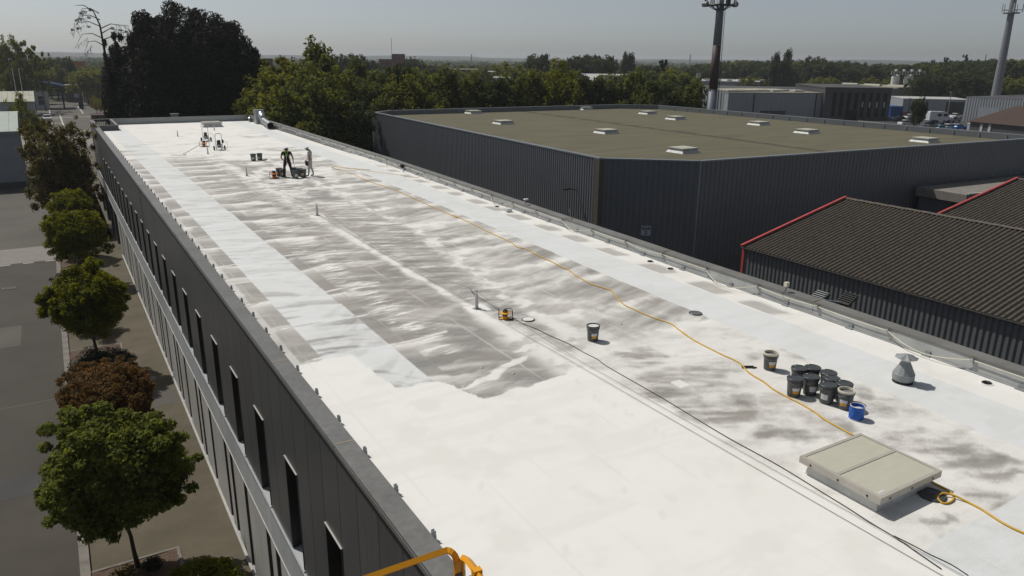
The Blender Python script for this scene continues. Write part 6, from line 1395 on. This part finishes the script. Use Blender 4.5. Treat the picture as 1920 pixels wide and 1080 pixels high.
# dark office block with slit windows
a, b = G(1541, 224), G(1664, 226)
t, L = block('office_block', 'dark brown-grey office block with eight tall slit windows beyond the warehouse', a, b, 32, 8.3, M_darkblock, M_roofdark)
MB().box(-.15, L+.15, -.15, 32, 8.35, 8.65).build('parapet', M_darkblock, t)
for k in range(8):
    x0 = L*(0.125+0.109*k); w = MB().box(x0, x0+.95, -.06, .1, .9 if k not in (2, 3) else 2.8, 7.3).build('window', M_gap, t)
    if k > 3: MB().box(x0+.25, x0+.6, -.09, -.062, 3.4, 4.9).build('blind', M_roofwhite, w)
    else: MB().box(x0+.1, x0+.85, -.09, -.062, 3.5, 4.2).build('pane', M_glass, w)
    MB().box(x0+1.15, x0+1.19, -.04, -.004, .2, 8.1).build('cladding_joint', M_gap, t)
MB().box(L*.34, L*.52, -.12, -.004, 0, 2.7).build('entrance', M_gap, t)
# pale ribbed hall left of it
a, b = G(1362, 223), G(1537, 223); t, L = block('hall', 'pale grey ribbed industrial hall beside the dark office block', a, b, 30, 6.9, M_lightsheet, M_roofbeige)
corrugated((0, -.02), (L, -.02), 0, 7.1, .8, .08).build('ribbed_wall', M_lightsheet, t)
for f in (.27, .93): MB().tube([(L*f, -.25, 0), (L*f, -.25, 6.7)], .12, 8).build('downpipe', M_gap, t)
MB().box(L*.35, L*.62, -.14, -.10, 0, 2.2).build('loading_door', M_darkblock, t)
for k in range(4): MB().box(L*(.05+.24*k), L*(.05+.24*k)+3, 4, 8, 7.2, 7.6).build('roof_light', M_roofwhite, t)
a2, b2 = G(1300, 215), G(1360, 222); t, L = block('hall', 'striped pale end of an industrial hall behind the big mast foot', a2, b2, 22, 7.3, M_lightsheet, M_roofbeige)
corrugated((0, -.02), (L, -.02), 0, 7.3, 1.2, .2).build('ribbed_wall', M_lightsheet, t)
p = rng(1290, 162, 265); q = rng(1545, 166, 262); t, L = block('hall', 'long low dark-roofed hall behind the pale grey one', p, q, 45, 9.3-3.6+.3, M_darkblock, M_roofdark); 
p = rng(1284, 152, 330); q = rng(1425, 153, 330); t, L = block('hall', 'far pale flat hall with roof units left and right of the big mast', p, q, 40, float(p[2]), M_lightsheet, M_roofwhite)
for k in range(7): MB().box(4+k*4.3, 6+k*4.3, 3, 6, float(p[2])+.21, float(p[2])+.9).build('roof_unit', M_roofwhite, t)
MB().tube([(5.3, 3, float(p[2])), (5.3, 3, float(p[2])+3.2)], .9, 10).build('flue', M_galv_dull, t)
p = rng(1540, 162, 320); q = rng(1668, 165, 300); t, L = block('hall', 'beige roofed hall seen just above the dark office block', p, q, 30, 6.4, M_lightsheet, M_roofbeige)
MB().prism([(0, 4), (L, 4), (L, 26), (0, 26)], 6.6, 6.9).build('roof_step', M_roofbeige, t)
for k in range(3): MB().tube([(3+k*10, 8, 6.9), (10+k*10, 8, 6.9)], .8, 10).build('barrel_rooflight', M_cremeroof, t)
# silos
t = tag(empty('silo_group', tuple(rng(1680, 168, 330)[:2])+(0,), 0.0), 'cluster of white cylindrical silos with a railed walkway on top', 'silos'); dxy = Vector((_R0[0], _R0[1], 0))
zt = hgt(t.location, 1680, 140)
for k, (o1, o2) in enumerate(((-1.2, 0), (1.2, .6), (3.6, 0), (6.2, .5), (8.6, 0))):
    c_ = dxy*o1+Vector((0, o2*3, 0)); MB().lathe([(1.15, 0), (1.15, zt-1), (.9, zt-.4), (.3, zt)], 16, c=c_).build('silo', M_silo, t)
mb = MB(); mb.bar(dxy*-2.6+Vector((0, 0, zt+.1)), dxy*10+Vector((0, 0, zt+.1)), 1.6, .12); mb.build('walkway', M_galv_dull, t)
mb = MB()
for f in range(13): q = dxy*(-2.6+f*1.05); mb.bar(q+Vector((0, 0, zt+.1)), q+Vector((0, 0, zt+1.3)), .1)
mb.bar(dxy*-2.6+Vector((0, 0, zt+1.3)), dxy*10+Vector((0, 0, zt+1.3)), .1); mb.bar(dxy*-2.6+Vector((0, 0, zt+.7)), dxy*10+Vector((0, 0, zt+.7)), .08); mb.build('railing', M_silo, t)
for f in (0, 3, 6, 9): MB().box(dxy.x*(f-1)-.4, dxy.x*(f-1)+.4, dxy.y*(f-1)-.4, dxy.y*(f-1)+.4, zt+1.2, zt+2.0).build('filter_box', M_silo, t)
# car park side
a, b = G(1669, 219), G(1691, 219); t, L = block('shipping_container', 'blue container at the edge of the car park', a, b, 5, 2.8, mat('blue_container_paint', (0.012, 0.07, 0.26), .5), mat('blue_container_top', (0.02, 0.09, 0.30), .5), 'container')
corrugated((0, -.02), (L, -.02), .1, 2.7, .5, .08).build('ribbed_side', MATS['blue_container_paint'], t)
a, b = G(1690, 213), G(1814, 216); t, L = block('row_building', 'low long workshop with pale roof edge and dark doors behind the car park', a, b, 18, 4.4, M_lightsheet, M_roofwhite)
for f in (.72, .82, .92): MB().box(L*f-1.2, L*f+1.2, -.05, -.004, .2, 3.8).build('door', M_darkblock, t)
p = rng(1664, 178, 330); q = rng(1722, 190, 290); 
t, L = block('row_building', 'beige flat roofed shed left of the slender car park tree', G(1660, 200), G(1722, 203), 26, 5.0, M_bluegrey, M_roofbeige)
for o_ in (6, 14): MB().box(4, L, o_, o_+3, 5.21, 5.5).build('roof_step', M_roofbeige, t)
# right corrugated hall and brown tiled roof
a, b = G(1812, 181, 6.6), G(1990, 189, 6.6); t, L = block('hall', 'light ribbed hall at the right edge below the far mast', a, b, 30, 6.4, M_lightsheet, M_roofdark)
corrugated((0, -.02), (L, -.02), 0, 6.65, .7, .09).build('ribbed_wall', M_lightsheet, t)
MB().box(L*.16, L*.4, -.16, -.11, 0, 4.0).build('gateway', M_bluegrey, t)
a, b = G(1813, 227, 3.0), G(2000, 244, 3.0); L, d = facing(a, b); t = tag(empty('tiled_house', (a[0], a[1], 0), math.atan2(d.y, d.x)), 'low building with a brown hipped tile roof at the right edge', 'house')
MB().box(.5, L-.5, .5, 13, 0, 3.0).build('wall', M_darkblock, t)
MB().add([(0, 0, 2.95), (L, 0, 2.95), (L, 13.5, 2.95), (0, 13.5, 2.95), (6.0, 6.7, 6.6), (L-6, 6.7, 6.6)], [(0, 1, 5, 4), (1, 2, 5), (2, 3, 4, 5), (3, 0, 4), (0, 3, 2, 1)]).build('roof', M_tile, t)
for f in (0.06, .16): MB().box(2+f*20, 2.6+f*20, .35, .49, .3, 2.7).build('window', M_roofwhite, t)
a, b = G(1822, 250), G(1868, 251); t, L = block('shipping_container', 'pale grey container in front of the brown tiled house', a, b, 3, 1.9, M_lightsheet, M_roofwhite, 'container')
# olive wall with white brackets
a, b = rng(1610, 226, 150), rng(1702, 236, 142); t = tag(empty('screen_wall', (0, 0, 0)), 'low olive wall with white brackets just beyond the warehouse roof edge', 'wall')
MB().bar((a[0], a[1], a[2]/2), (b[0], b[1], a[2]/2), .3, a[2]).build('panel', M_roofbeige, t)
for k in range(7): q = Vector(a).lerp(Vector(b), k/6); MB().obox((q.x-.3, q.y-.3, a[2]-.6), (1, 0, 0), (0, 1, 0), (0, 0, 1), .07, .07, .55).build('bracket', M_roofwhite, t)
# brick buildings and roofs on the plain
p, q = rng(710, 111.5, 430), rng(785, 112, 430); t, L = block('brick_building', 'red brick building with a square tower on the horizon', p, q, 16, float(p[2]), M_brick, M_roofdark)
zb = float(rng(745, 101, 430)[2]); MB().box(L*.33, L*.66, 2, 9, float(p[2])+.21, zb).build('tower', M_brick, t); MB().box(L*.32, L*.43, 1.9, 8, float(p[2])+.21, zb-.5).build('stair_glass', M_darkblock, t)
for k in range(9): windows(t, [(1+k*L/9.2, 2.2+k*L/9.2, float(p[2])-3, float(p[2])-1.6)])
MB().tube([(L*.33, 3, zb), (L*.33, 3, zb+8)], .12, 5).build('aerial', M_galv_dull, t)
def roofblock(px0, px1, top, D, wall, roof, label, h=None, name='far_building'):
    p, q = rng(px0, top, D), rng(px1, top+.4, D); return block(name, label, p, q, 18, float(p[2]), wall, roof)
roofblock(836, 897, 130.5, 330, M_brick, M_roofbeige, 'low red building with pale roof edge among the trees'); roofblock(798, 834, 131, 350, M_brick, M_roofdark, 'dark red low building left of the one with a pale roof edge')
roofblock(612, 655, 125, 350, M_brick, M_roofbeige, 'long low red building behind the left part of the tree belt'); roofblock(912, 934, 135.5, 300, M_white_wall, M_roofwhite, 'small white roof in a gap left of the bright green trees')
roofblock(925, 958, 147, 240, M_white_wall, M_roofwhite, 'white flat roof just above the belt left of centre'); roofblock(1140, 1175, 132.5, 420, M_brick, M_roofdark, 'dark red building behind the big pale gabled roof')
roofblock(484, 511, 110.5, 330, mat('olive_render', (0.07, 0.08, 0.035), .8), M_roofdark, 'olive flat block right of the dark pines'); roofblock(1205, 1240, 156, 230, M_white_wall, M_roofwhite, 'pale flat roof just left of the dark cedar')
# big pale gabled roof
a = rng(1068, 153, 240); b = rng(1208, 157, 240); L, d = facing(a, b); t = tag(empty('gabled_hall', (a[0], a[1], 0), math.atan2(d.y, d.x)), 'hall with a large pale gabled roof showing above the tree belt', 'hall'); ze = float(a[2]); zr_ = ze+2.2
MB().box(0, L, 0, 26, 0, ze).build('wall', M_lightsheet, t); MB().add([(-.4, -.5, ze), (L+.4, -.5, ze), (L-3, 13, zr_), (3, 13, zr_), (L+.4, 26.5, ze), (-.4, 26.5, ze)], [(0, 1, 2, 3), (3, 2, 4, 5), (1, 4, 2), (0, 3, 5)]).build('roof', M_roofwhite, t)
# left road side
zc = 6.59; xa = -3.62
t = tag(empty('pale_shed', (xa, 107.6, 0)), 'near pale blue-grey shed with a mint ribbed roof at the left edge', 'shed')
MB().box(-26, 0, 0, 9, 0, zc).build('wall', M_bluegrey, t)
for k in range(27): 
    x1 = .15-k*.97
    MB().add([(x1-.95, -.35, zc+.06), (x1, -.35, zc+.06), (x1, 8.3, zc+1.8), (x1-.95, 8.3, zc+1.8), (x1-.95, -.35, zc-.02), (x1, -.35, zc-.02), (x1, 8.3, zc+1.72), (x1-.95, 8.3, zc+1.72)], [(0, 1, 2, 3), (0, 4, 5, 1), (1, 5, 6, 2), (3, 7, 4, 0)]).build('roof_sheet', M_mint, t)
MB().box(-26, .2, 8.31, 10, zc, zc+1.75).build('back_roof', M_mint, t)
MB().box(-26, .2, -.42, -.36, zc-.25, zc+.08).build('fascia', M_bluegrey, t)
w = MB().box(-4.1, -2.35, -.06, .1, 2.9, 6.0).build('window', M_white_wall, t); MB().box(-3.95, -2.5, -.09, -.062, 3.0, 4.6).build('pane', M_glass, w); MB().box(-3.95, -2.5, -.10, -.062, 4.7, 5.9).build('shutter', M_bluegrey, w)
MB().box(-26, 0.02, -.05, -.004, 0, .7).build('plinth', M_darkblock, t)
t = tag(empty('pale_shed', (-2.7, 196, 0)), 'second pale shed with a yellowish roof beyond the near one', 'shed')
MB().box(-22, 0, 0, 20, 0, 5.6).build('wall', M_bluegrey, t)
for k in range(22): x1 = .3-k; MB().add([(x1-.97, -.4, 5.65), (x1, -.4, 5.65), (x1, 10, 7.4), (x1-.97, 10, 7.4)], [(0, 1, 2, 3)]).build('roof_sheet', M_cremeroof, t)
MB().box(-22, .3, 10, 10.2, 5.6, 7.4).build('ridge', M_roofwhite, t); MB().box(-9, -6, -.06, -.004, 2.2, 5.0).build('door', M_white_wall, t)
t, L = block('gatehouse', 'small white gatehouse with one window left of the road', (-4.4, 262), (0.3, 262), 9, 4.9, M_white_wall, M_roofwhite); windows(t, [(2.2, 3.3, 1.4, 2.6), (2.2, 3.3, 2.9, 3.7)])
# blue canopy on posts
t = tag(empty('canopy', (-2, 268, 0)), 'dark blue curved canopy on posts over the gate', 'canopy'); vs = []; fs = []
for i in range(13):
    x = -8+i*1.25
    for j, y in enumerate((-5, 0, 6)): vs.append((x, y, 7.6-.018*(x-0)**2-.05*x+(.5 if j == 1 else 0)))
for i in range(12):
    for j in range(2): fs.append((i*3+j, (i+1)*3+j, (i+1)*3+j+1, i*3+j+1))
o = MB().add(vs, fs).build('fabric', M_tarp, t); o.modifiers.new('thick', 'SOLIDIFY').thickness = .15
for (x, y) in ((5.9, -5.5), (1.8, -5.5), (-6, -4)): MB().tube([(x, y, 0), (x, y, 6.6)], .16, 8).build('post', M_tarp, t)
MB().bar((-8, -5, 6.2), (7, -5, 6.2), .2).build('beam', M_tarp, t)
for px, tp in ((29, 128), (41, 128)):
    p = rng(px, 165, 205); t = tag(MB().tube([(0, 0, 0), (0, 0, float(rng(px, tp, 205)[2]))], .07, 6).build('flag_pole', M_silo, loc=(p[0], p[1], 0)), ('left' if px < 35 else 'right')+' of two bare white poles behind the yellowish shed roof', 'pole')
p = G(133, 188, 0); t = tag(empty('street_lamp', (p[0], p[1], 0)), 'tall thin dark lamp post beyond the gate', 'street lamp'); hh = hgt(p, 131, 112); MB().tube([(0, 0, 0), (0, 0, hh)], [.14, .07], 8).build('pole', M_black, t); MB().box(-.9, .4, -.15, .15, hh-.1, hh+.08).build('lamp_head', M_black, t)
p = G(122, 206, 0); t = tag(MB().tube([(0, 0, 0), (0, 0, 5.6)], .16, 8).build('post', M_tarp, loc=(p[0], p[1], 0)), 'dark post at the road beneath the canopy end', 'post')
t, L = block('long_building', 'long white building with scalloped roof edge far down the left road', rng(55, 141, 350), rng(178, 141, 350), 20, float(rng(100, 141, 350)[2]), M_white_wall, M_roofwhite)
for k in range(7): MB().tube([(2+k*L/7, -.3, float(rng(100, 141, 350)[2])+.1), (2+(k+.8)*L/7, -.3, float(rng(100, 141, 350)[2])+.1)], .5, 8).build('roof_scallop', M_roofwhite, t)
roofblock(133, 158, 115.5, 400, M_orangewall, M_roofdark, 'orange building partly hidden by the cedar')
roofblock(102, 122, 122, 420, M_white_wall, M_roofwhite, 'small white block on the left horizon')
t, L = block('shed', 'dark low shed wall closing the road behind the gate', rng(120, 160, 300), rng(215, 158, 300), 12, 5.4, M_darkblock, M_roofbeige, 'shed')
t, L = block('brick_hut', 'red-brown hut behind the flag poles', rng(48, 145, 300), rng(62, 145, 300), 8, 7.4, M_brick, M_roofdark, 'hut')
# gate things
p = G(153, 204); t = tag(empty('ticket_terminal', (p[0], p[1], 0)), 'dark gate terminal standing in the middle of the road', 'terminal'); MB().box(-.6, .6, -.4, .4, 0, 2.2).build('case', M_tarp, t); MB().tube([(0.9, 0, 0), (0.9, 0, 5)], .09, 6).build('pole', M_silo, t); MB().box(-1.4, -.2, -.1, .1, 3.2, 4.4).build('panel', M_bluegrey, t)
p = G(166, 194); t = tag(MB().box(-.7, .7, -.5, .5, 0, 3.0).build('gate_pillar', M_concrete, loc=(p[0], p[1], 0)), 'square concrete gate pillar on the right of the entrance', 'pillar')
p = G(113, 181); t = tag(empty('sign_board', (p[0], p[1], 0)), 'small beige notice board under the canopy', 'sign'); MB().box(-1, 1, 0, .1, 1.6, 4).build('board', M_roofbeige, t); MB().tube([(0, .15, 0), (0, .15, 3)], .08, 6).build('post', M_black, t)
t = tag(empty('low_fence', (0, 0, 0)), 'low pale guard rail beside the gatehouse', 'fence'); a, b = G(104, 207), G(120, 205)
MB().bar((a[0], a[1], 1.4), (b[0], b[1], 1.4), .09).build('rail', M_silo, t); MB().bar((a[0], a[1], .8), (b[0], b[1], .8), .07).build('rail', M_silo, t)
for k in range(4): q = Vector(a).lerp(Vector(b), k/3); MB().bar((q.x, q.y, 0), (q.x, q.y, 1.4), .09).build('post', M_silo, t)
a, b = G(178, 192), G(222, 196)
t = tag(empty('mesh_fence', (0, 0, 0)), 'dark green panel fence along the pavement under the cedar', 'fence'); a, b = (14.2, 200), (15.4, 152)
for k in range(13):
    q0 = Vector((*a, 0)).lerp(Vector((*b, 0)), k/13); q1 = Vector((*a, 0)).lerp(Vector((*b, 0)), (k+1)/13-.004); MB().bar(q0+Vector((0, 0, 1.2)), q1+Vector((0, 0, 1.2)), .05, 2.3).build('panel', M_tarp, t)
for px, py, tp, lab in ((221, 211, 165, 'white pole at the pavement under the cedar, right one'), (214, 205, 165, 'white pole with small box at the pavement under the cedar, left one')):
    p = G(px, py); t = tag(empty('sign_pole', (p[0], p[1], 0)), lab, 'pole'); h_ = hgt(p, px, tp); MB().tube([(0, 0, 0), (0, 0, h_)], .1, 6).build('pole', M_silo, t); MB().box(-.35, .35, -.2, .1, h_*.55, h_*.55+1.1).build('box', M_lightsheet, t)
tag(MB().box(-1.7, 1.7, -3, 3, 0, 1.5).build('hedge_block', M_tile, loc=tuple(G(187, 226))), 'clipped brown box hedge behind the roof corner', 'hedge')

# ------------------------------------------------------------------ MASTS
def mast(px, py, D, w0, w1, ztop_, label, plat, m1, m2):
    p = rng(px, py, D); t = tag(empty('antenna_mast', (p[0], p[1], 0)), label, 'mast')
    return t, p
t, p = mast(1334, 205, 110, 0, 0, 0, 'big dark steel antenna mast standing behind the warehouse', None, None, None)
M_mastd = mat('rusty_dark_mast_paint', (0.055, 0.038, 0.034), .6, .25, 1.5); M_mastg = mat('blue_grey_mast_paint', (0.15, 0.17, 0.20), .5, .12, 1.2); M_mastg2 = mat('galvanised_mast', (0.22, 0.225, 0.24), .5, .15, 1.5)
r_ = lambda z: .74-.012*z
for z0, z1, m_ in ((0, 11.6, M_mastg), (11.62, 17.3, M_mastd), (17.32, 24, M_mastg)):
    MB().lathe([(r_(z0), z0), (r_(z1), z1)], 20).build('tube_section', m_, t, smooth=True)
for z in (11.6, 5.5): MB().lathe([(r_(z)+.06, z-.12), (r_(z)+.06, z+.02)], 20).build('flange', m_ if z > 6 else M_mastg, t)
dv_ = Vector((_R0[0], _R0[1], 0)); off = dv_*.66
mb = MB(); mb.tube([off+Vector((0, 0, 0)), dv_*.5+Vector((0, 0, 22.4))], .035, 5); mb.tube([off*1.35+Vector((0, 0, 0)), dv_*.72+Vector((0, 0, 22.4))], .035, 5)
for k in range(70): z = .3+k*.32; c_ = dv_*(.66-.16*z/22.4); mb.tube([c_+Vector((0, 0, z)), c_*1.38+Vector((0, 0, z))], .02, 4)
mb.build('ladder', M_black, t)
mb = MB()
for rr, z in ((1.75, 22.4), (1.75, 23.5)):
    mb.tube([(rr*math.cos(a), rr*math.sin(a), z) for a in np.linspace(0, 2*math.pi, 17)], .06, 5)
for k in range(8):
    a = 2*math.pi*k/8; mb.tube([(.4*math.cos(a), .4*math.sin(a), 21.7), (1.75*math.cos(a), 1.75*math.sin(a), 22.4)], .05, 5); mb.tube([(1.75*math.cos(a), 1.75*math.sin(a), 22.3), (1.75*math.cos(a), 1.75*math.sin(a), 23.6)], .06, 5)
mb.build('platform', M_black, t); MB().lathe([(.5, 22.35), (1.7, 22.38), (1.7, 22.42)], 20).build('deck', M_mastg, t)
for k in range(6):
    a = 2*math.pi*k/6+.3; MB().obox((1.95*math.cos(a), 1.95*math.sin(a), 23.3), (math.cos(a), math.sin(a), 0), (-math.sin(a), math.cos(a), 0), (0, 0, 1), .10, .17, .95).build('antenna_panel', M_silo if k % 2 else M_black, t)
for s in (-1, 1): MB().tube([dv_*s*1.9+Vector((0, -.3, 22.5)), dv_*s*2.05+Vector((0, .3, 22.5))], .36, 14).build('dish', M_mastg2, t)
t, p = mast(1866, 182, 262, 0, 0, 0, 'tall slim grey antenna mast at the right edge', None, None, None); zt = float(rng(1897, 3, 262)[2])
for k in range(4): z0 = zt*1.08*k/4; z1 = zt*1.08*(k+1)/4; MB().lathe([(1.28-.5*z0/zt, z0), (1.28-.5*z1/zt, z1-.02)], 12).build('tube_section', M_mastg2, t)
zz_ = zt-3.2; MB().lathe([(1.0, zz_), (2.1, zz_+.05), (2.1, zz_+.35), (1.0, zz_+.4)], 16).build('platform', M_mastg2, t)
for k in range(5):
    a = 2*math.pi*k/5; MB().tube([(2.6*math.cos(a), 2.6*math.sin(a), zz_+.4), (2.6*math.cos(a), 2.6*math.sin(a), zz_+2.6)], .16, 6).build('antenna_panel', M_silo, t); MB().tube([(0, 0, zz_+1.0), (2.6*math.cos(a), 2.6*math.sin(a), zz_+1.0)], .09, 5).build('arm', M_mastg2, t)
for px, tp, D in ((1294, 109, 900), (884, 108, 900), (1848, 110, 900)):
    p = rng(px, tp, D); tag(MB().tube([(0, 0, 0), (0, 0, float(p[2])+4)], [.9, .5], 6).build('distant_pylon', M_mastg2, loc=(p[0], p[1], 0)), 'tiny pylon on the '+{1294: 'horizon left of the big mast', 884: 'horizon above the low red building', 1848: 'skyline just left of the far mast'}[px], 'pylon')
for px, py, tp, lab in ((1776, 218, 173, 'tall car park lamp with flat head right of the slender tree'), (1701, 222, 185, 'dark lamp post left of the slender car park tree')):
    p = G(px, py); h_ = hgt(p, px, tp); t = tag(empty('street_lamp', (p[0], p[1], 0)), lab, 'street lamp'); MB().tube([(0, 0, 0), (0, 0, h_)], [.14, .09], 8).build('pole', M_galv_dull if px > 1750 else M_black, t); MB().box(-.8, .3, -.2, .2, h_-.05, h_+.15).build('lamp_head', M_lightsheet, t)

# ------------------------------------------------------------------ VEHICLES
def vehicle(label, x, y, rz, m, kind='car', cat=None):
    t = tag(empty('parked_'+kind, (x, y, 0), rz), label, cat or kind)
    if kind == 'car': L_, W2, prof, cab = 4.3, .88, [(-2.15, .35), (-2.1, .78), (-1.9, .88), (-.95, .96), (1.5, 1.0), (2.05, .92), (2.15, .5), (2.1, .32)], [(-.95, .94), (-.35, 1.42), (1.0, 1.46), (1.75, .98)]
    else: L_, W2, prof, cab = 5.6, 1.0, [(-2.8, .4), (-2.75, 1.0), (-2.4, 1.2), (-1.9, 1.3), (-1.2, 2.25), (-.6, 2.45), (2.7, 2.5), (2.8, 2.2), (2.8, .4)], None
    def ext(pr, w, name, mm, w2=None):
        n = len(pr); w2 = w2 or w; vs = [(-w if p_[1] < 1.2 else -w2, p_[0], p_[1]) for p_ in pr]+[(w if p_[1] < 1.2 else w2, p_[0], p_[1]) for p_ in pr]
        o = MB().add(vs, [tuple(range(n)), tuple(range(n, 2*n))[::-1]]+[(i, n+i, n+(i+1) % n, (i+1) % n) for i in range(n)]).build(name, mm, t); bevel(o, .05, 2); return o
    ext(prof, W2, 'body', m, W2*.92)
    if cab:
        ext(cab, W2*.9, 'glasshouse', M_glass, W2*.74); ext([(-.36, 1.40), (-.3, 1.46), (.98, 1.5), (1.1, 1.42)], W2*.72, 'roof', m)
        wz = (-1.35, 1.35)
    else:
        MB().add([(-.8, -1.93, 1.32), (.8, -1.93, 1.32), (.72, -1.24, 2.2), (-.72, -1.24, 2.2)], [(0, 1, 2, 3)]).build('windscreen', M_glass, t)
        for s in (-1, 1):
            for (y0, y1) in ((-1.3, -.4), (.1, 1.0)): MB().box(s*W2-.02 if s > 0 else -W2-.02, s*W2+.02 if s > 0 else -W2+.02, y0, y1, 1.4, 2.0).build('side_window', M_glass, t)
        wz = (-1.8, 1.8)
    for s in (-1, 1):
        for yy in wz: MB().tube([(s*(W2-.2), yy, .32), (s*(W2+.01), yy, .32)], .32, 14).build('wheel', M_rubber, t)
        MB().box(s*W2*.7-.14, s*W2*.7+.14, -L_/2-.02, -L_/2+.06, .62, .76).build('headlight', M_lightlens, t)
    MB().box(-.25, .25, -L_/2-.03, -L_/2, .42, .52).build('number_plate', M_labelwhite, t); return t
p = G(89.5, 228); vehicle('white car facing the camera beside the pale sheds', p[0], p[1]+2, 0.02, M_carpaint_white)
p = G(82, 262); vehicle('dark grey car parked nearer beside the shed corner', -1.9, 168, 0.0, M_carpaint_dark); vehicle('white car roof glimpsed through the loose brown tree', -0.9, 139, 0.0, M_carpaint_white); vehicle('silver car glimpsed lower through the loose brown tree', -0.9, 131, 0.0, M_carpaint_grey)
cars = [(1700, 236, 'white', 'white car at the left end of the car park', 1.2), (1688, 228, 'dark', 'dark blue car in the back left of the car park', 1.3), (1708, 224, 'white', 'white car behind, left of the slender tree', 1.3), (1700, 219, 'red', 'red car in the back row of the car park', 1.3), (1752, 236, 'dark', 'dark car right of the slender tree', 1.0), (1762, 246, 'cyan', 'turquoise car in front of the white van', 1.5), (1779, 244, 'white', 'white car next to the turquoise one', 1.4), (1796, 244, 'blue', 'bright blue car at the right end of the front row', 1.5), (1787, 229, 'grey', 'silver car behind the blue one', 1.5), (1792, 222, 'white', 'white car at the back right of the car park', 1.6), (1742, 246, 'grey', 'silver car just right of the slender tree foot', 1.4), (1770, 240, 'dark', 'dark car between the turquoise and the silver ones', 1.2)]
cm_ = dict(white=M_carpaint_white, dark=M_carpaint_dark, red=M_carpaint_red, cyan=M_carpaint_cyan, blue=M_carpaint_blue, grey=M_carpaint_grey)
for px, py, c_, lab, rz in cars: p = G(px, py); vehicle(lab, p[0], p[1], rz, cm_[c_])
p = G(1760, 229); vehicle('white panel van in the middle of the car park', p[0], p[1], math.atan2(_R0[1], _R0[0])+R(90), M_carpaint_white, 'van', 'van').scale = (1.15, 1.15, 1.15)

# ------------------------------------------------------------------ HORIZON HILLS AND HAZE
vs = []; fs = []; n_ = 160
for i in range(n_+1):
    px = -300+i*2600/n_; d = ray(px, 110)[:2]; d = d/np.hypot(*d)
    hh = 14+7*float(fbm(np.array([i*.09]), np.array([3.0]), 71)[0]*2-0.6)+(4 if px < 900 else 0)
    for D, z in ((2900, -1), (3300, hh*.8), (3700, hh+2), (4300, hh+6*float(fbm(np.array([i*.2]), np.array([8.0]), 73)[0])), (4700, -1)): vs.append((d[0]*D, d[1]*D, z))
for i in range(n_):
    for j in range(4): fs.append((i*5+j, (i+1)*5+j, (i+1)*5+j+1, i*5+j+1))
M_hill = mat('wooded_hill_green', (0.030, 0.042, 0.022), .95, .35, .01)
tag(MB().add(vs, fs).build('hills', M_hill, smooth=True), kind='structure')
HAZE = 2.0e-4
m = bpy.data.materials.new('pale_haze'); m.use_nodes = True; N = m.node_tree.nodes; N.remove(N['Principled BSDF'])
pv = N.new('ShaderNodeVolumePrincipled'); pv.inputs['Density'].default_value = HAZE; pv.inputs['Color'].default_value = (0.88, 0.93, 1.0, 1); pv.inputs['Anisotropy'].default_value = 0.25
m.node_tree.links.new(pv.outputs[0], N['Material Output'].inputs['Volume'])
hz = MB().box(-4300, 5500, -400, 5500, -2.2, 46).build('haze', m); tag(hz, kind='stuff'); hz['label'] = 'pale summer haze over the plain'
print('objects', len(bpy.data.objects))
